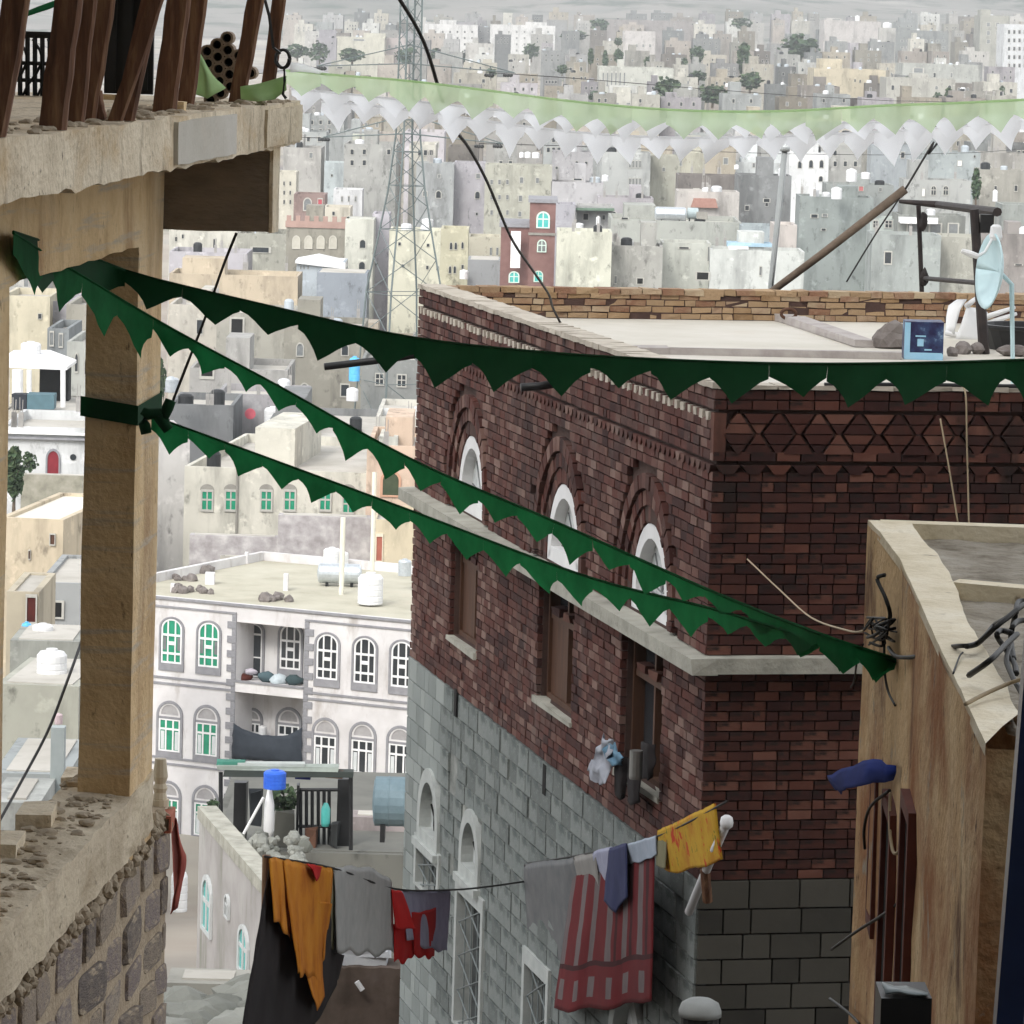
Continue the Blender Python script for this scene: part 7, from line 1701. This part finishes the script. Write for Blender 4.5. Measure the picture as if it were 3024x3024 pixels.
mb = MB(); A = at(2070, 630, 386); mb.box(Frame(A, (1, 0, 0), (0, -1, 0)), -.4, .6, -.5, .1, -.5, 0, jit=.05); tag(mb.build('tank_stand', M_tymp), 'grey stand at the right end of the silver tank', 'stand')
# tanks in the town
tank_h(1936, 2024, 610, 650, 386, M_steel, 'big silver tank lying on the grey terrace in mid town')
tank_h(2030, 2062, 613, 646, 387, mat('grey_tank', [(.3, .36, .37), (.38, .44, .45)]), 'grey end tank touching the big silver tank')
for x, yb_, yt_, w_, Y, lb in ((1540, 465, 449, 13, 478, 'left of three small white tanks on the cream apartment roof'), (1558, 466, 448, 18, 478, 'middle of three small white tanks on the cream apartment roof'), (1582, 467, 449, 22, 478, 'right of three small white tanks on the cream apartment roof'), (1370, 824, 796, 26, 365, 'white tank before the yellow cream house'), (1262, 668, 645, 34, 410, 'white tank behind the pylon body'), (1787, 535, 516, 20, 470, 'white round tank below the white apartment house'), (1710, 677, 658, 26, 398, 'white round tank in front of the dark opening'), (1766, 670, 638, 13, 397, 'tall thin white tank beside the dark opening'), (2514, 536, 498, 32, 436, 'tall white tank on the grey green house'), (2556, 528, 508, 28, 437, 'low white tank on the grey green house'), (2470, 588, 552, 32, 400, 'white tank at the left edge of the grey green roof'), (2938, 595, 560, 15, 436, 'slim white tank beside the dark cypress'), (2175, 500, 486, 14, 520, 'small white tank under the white bunting'), (2620, 82, 66, 26, 1475, 'white tank on the far pale house'), (2532, 62, 46, 14, 1610, 'small white tank on the white pink far house'), (3000, 700, 665, 30, 380, 'white tank beside the blue one at the right edge')):
    tank_v(x, yb_, yt_, w_, Y, M_white, lb, group='white tanks in the town')
tank_h(3000, 3060, 678, 704, 381, M_sky, 'blue lying tank at the right edge')
# trees of the town
for x, y, w_, h_, Y, lb, kd in ((2884, 545, 34, 90, 428, 'dark cypress right of the two arched windows', 4), (2362, 140, 110, 80, 1250, 'large dark spreading tree on the far slope right of centre', 0), (1975, 265, 80, 70, 870, 'big dark green tree left of the small tower house', 1), (2105, 277, 84, 56, 860, 'wide dark green tree right of the small tower house', 2), (1765, 283, 60, 34, 870, 'dark bush before the big white hall', 3), (2062, 225, 50, 34, 1000, 'dark green round tree above the small tower house', 0), (1695, 105, 76, 28, 1700, 'low wide grey tree right of the white blocks', 1), (1770, 75, 50, 40, 1800, 'grey tree above the low wide one', 2), (1825, 122, 26, 24, 1400, 'small round tree before the pink far house', 3), (1745, 168, 18, 50, 1150, 'slim tall tree left of the white hall', 4), (1788, 178, 22, 56, 1140, 'second slim tall tree left of the white hall', 4), (1827, 165, 30, 40, 1130, 'round tree just above the white hall', 1), (1918, 185, 32, 40, 1100, 'brownish tree behind the white hall roof', 2), (2058, 158, 44, 46, 1200, 'feathery tree in the middle of the far slope', 0), (2020, 192, 26, 40, 1150, 'small pointed tree left of the feathery tree', 4), (2200, 175, 50, 90, 1100, 'tall grey green tree pair in the far centre', 4), (2190, 68, 60, 34, 1700, 'grey tree near the far ridge', 3), (2215, 240, 70, 50, 950, 'dusty green tree left of the tan block', 1), (2410, 262, 36, 90, 930, 'dark tree at the left edge of the tan block', 4), (1570, 150, 46, 44, 1500, 'dark tree before the right white apartment block', 0), (1288, 168, 34, 50, 1500, 'dark conifer before the left white apartment block', 4), (1380, 172, 38, 44, 1450, 'bushy tree before the left white apartment block', 2), (1040, 163, 76, 38, 1300, 'wide dark tree before the cream far block', 1), (945, 152, 60, 60, 1350, 'dark tree left of the cream far block', 3), (880, 150, 70, 40, 1360, 'dark tree group near the balcony end', 0), (1205, 165, 70, 50, 1250, 'tree behind the pylon arm', 2), (1450, 215, 34, 30, 1050, 'small dark tree above the pale green bunting', 3), (1660, 205, 34, 26, 1060, 'dark shrub right of the white blocks', 1), (2770, 292, 30, 40, 830, 'green tree left of the three-arch stone house', 0), (2800, 285, 24, 50, 835, 'slim tree beside the three-arch stone house', 4), (2960, 285, 22, 60, 820, 'dark slim tree right of the three-arch stone house', 4), (2960, 85, 50, 40, 1460, 'dark tree left of the beige far block', 2), (2690, 260, 44, 60, 900, 'pale grey tree beyond the brown wall', 1), (470, 1120, 40, 130, 262, 'olive shrub beside the concrete post', 1)):
    tree(x, y, w_, h_, Y, lb, kd, group='trees of the town')
# filler rows: low houses on the plain, row by row
ORD = 'first second third fourth fifth sixth seventh eighth ninth tenth eleventh twelfth thirteenth fourteenth fifteenth sixteenth seventeenth eighteenth nineteenth twentieth twenty-first twenty-second twenty-third twenty-fourth twenty-fifth twenty-sixth twenty-seventh twenty-eighth twenty-ninth thirtieth'.split()
PAL = ['c9c6bf', 'b9b8b6', 'd4d0c2', 'c2bcc0', 'a9adab', 'd9d9d2', 'bdb2a6', 'c7c0ae', 'a39a90', '9a9c9a', 'b8ad98']
rf = random.Random(21)
for rn, (yt0, Y, xa, xb, hmin, hmax, nm) in enumerate(((42, 2120, 830, 3030, 14, 26, 'highest far row under the hills'), (66, 1900, 830, 3030, 14, 26, 'second far row under the hills'), (95, 1680, 830, 3030, 14, 30, 'third far row under the hills'), (122, 1420, 1190, 3030, 14, 30, 'row level with the far trees'), (155, 1230, 1190, 3030, 14, 34, 'far row above the big white hall'), (190, 1090, 830, 3030, 14, 32, 'row above the pale green bunting'), (222, 985, 830, 3030, 14, 32, 'row just above the pale green bunting'), (250, 890, 860, 3030, 12, 32, 'row touching the pale green bunting'), (285, 760, 860, 3030, 14, 30, 'row behind the pale green bunting'), (345, 680, 900, 3030, 14, 30, 'row behind the white bunting'), (395, 600, 830, 3030, 16, 36, 'row just below the white bunting'), (432, 552, 830, 3030, 14, 30, 'row behind the white town houses'))):
    x = xa + rf.uniform(0, 40); k = 0; sc = 1100 / Y
    while x < xb and k < 30:
        w_ = rf.uniform(42, 105) * min(1.5, max(.62, sc)); yt = yt0 + rf.uniform(-hmin, hmin) * .6 
        if rf.random() < .8:
            wn = []
            if rf.random() < .8:
                nc = rf.choice((2, 3, 4)); nr = rf.choice((1, 2)); wn = [q for q in grid(x + 5, x + w_ - 5, yt + 7, yt + 7 + 16 * nr * sc, nc, nr, 6 * max(.75, sc), 9 * max(.75, sc), 'rect', rf.choice((GG, M_glassdark, M_glassdark))) if rf.random() < .8]
            box_house('house', f'{ORD[k]} small plain house from the left in the {nm}', x, x + w_, yt, Y + rf.uniform(-25, 25), rf.choice(PAL), wn, dep=rf.uniform(9, 16), group='plain houses of the far rows', roofhut=[(.2, .5, rf.uniform(1, 2.4))] if rf.random() < .4 else None)
            k += 1
        x += w_ * rf.uniform(1.0, 1.75)
# ================================================================== lattice pylon
py_ = thing('lattice_pylon', 'grey steel lattice power pylon rising beside the brick house', 'pylon', at(1180, 940, 300))
M_pyl = mat('grey_green_steel', [(.09, .115, .115), (.14, .17, .17)], rough=.6, scale=2)
YP = 300.0; cxp = at(1215, 0, YP).x; zt0 = at(1215, -120, YP).z; zarm1 = at(1215, 188, YP).z; zarm2 = at(1215, 395, YP).z
zbt = zg(cxp, YP); cx2 = at(1190, 900, YP).x
LEV = [(zt0, 1.1), (zarm1, 1.15), (zarm2, 1.25), (at(1200, 560, YP).z, 1.9), (at(1195, 700, YP).z, 2.8), (at(1190, 860, YP).z, 3.9), (zbt, 5.6)]
def half(z):
    for (z1, w1), (z0, w0) in zip(LEV, LEV[1:]):
        if z >= z0: return (w0 + (w1 - w0) * (z - z0) / (z1 - z0)) / 2
    return LEV[-1][1] / 2
def corner(i, z):
    h = half(z); sx, sy = ((-1, -1), (1, -1), (1, 1), (-1, 1))[i]; a = math.radians(28); x, y = sx * h, sy * h
    return V((cxp + x * math.cos(a) - y * math.sin(a), YP + x * math.sin(a) + y * math.cos(a), z))
zs_ = [zt0]
while zs_[-1] > zbt + 3: zs_.append(zs_[-1] - max(1.1, half(zs_[-1]) * 1.5))
for i in range(4):
    mb = MB(); mb.tube([corner(i, z) for z, _ in LEV], .07, 5); mb.build('leg', M_pyl, py_)
for i in range(4):
    for z1, z0 in zip(zs_, zs_[1:]):
        mb = MB(); mb.tube([corner(i, z1), corner((i + 1) % 4, z0)], .03, 4); mb.build('brace', M_pyl, py_)
    for z1 in zs_[::2]:
        mb = MB(); mb.tube([corner(i, z1), corner((i + 1) % 4, z1)], .026, 4); mb.build('strut', M_pyl, py_)
M_ins = mat('dark_insulator', [(.02, .022, .022), (.035, .036, .036)], rough=.4)
for za, x0, x1, yl, yr, ins in ((zarm1, 935, 1520, 195, 215, (950, 1445, 1500)), (zarm2, 955, 1490, 405, 425, (960, 1415, 1470))):
    for dy in (-.5, .5):
        for xe, ye in ((x0, yl), (x1, yr)):
            E = at(xe, ye, YP)
            for dz in (0, 1.3):
                mb = MB(); mb.tube([V((cxp, YP + dy, za + dz)), E], .035, 4); mb.build('arm', M_pyl, py_)
    for xi in ins:
        P = at(xi, (yl if xi < 1200 else yr) + 3, YP); mb = MB(); mb.lathe(P - V((.35, 0, .1)), [(.06, 0), (.14, .05), (.1, .1), (.14, .18), (.1, .25), (.14, .35), (.1, .45), (.14, .55), (.06, .7)], 8, axis=(1, 0, 0)); mb.build('insulator', M_ins, py_)
for k, (x, y, yl2, yr2) in enumerate(((950, 198, 190, 0), (1445, 214, 0, 230), (960, 408, 400, 0), (1415, 424, 0, 440))):
    A = at(x, y, YP); wire('power_line', [A, A + V((-30 if yl2 else 60, 160, -3)), A + V((-80 if yl2 else 150, 420, 4))], .03, ['upper left power line leaving the pylon', 'upper right power line leaving the pylon', 'lower left power line leaving the pylon', 'lower right power line leaving the pylon'][k])
# ================================================================== air
hz = MB(); hz.box(Frame((0, 0, 0), (1, 0, 0), (0, -1, 0)), -4600, 4600, -60, 190, -7600, 420)
hm = bpy.data.materials.new('haze_air'); hm.use_nodes = True; n_ = hm.node_tree.nodes; n_.clear()
ho = n_.new('ShaderNodeOutputMaterial'); hv = n_.new('ShaderNodeVolumePrincipled'); hv.inputs['Color'].default_value = (.86, .9, .92, 1); hv.inputs['Density'].default_value = .0002; hv.inputs['Anisotropy'].default_value = .2
hm.node_tree.links.new(hv.outputs[0], ho.inputs['Volume'])
struct(hz.build('haze', hm), 'stuff')
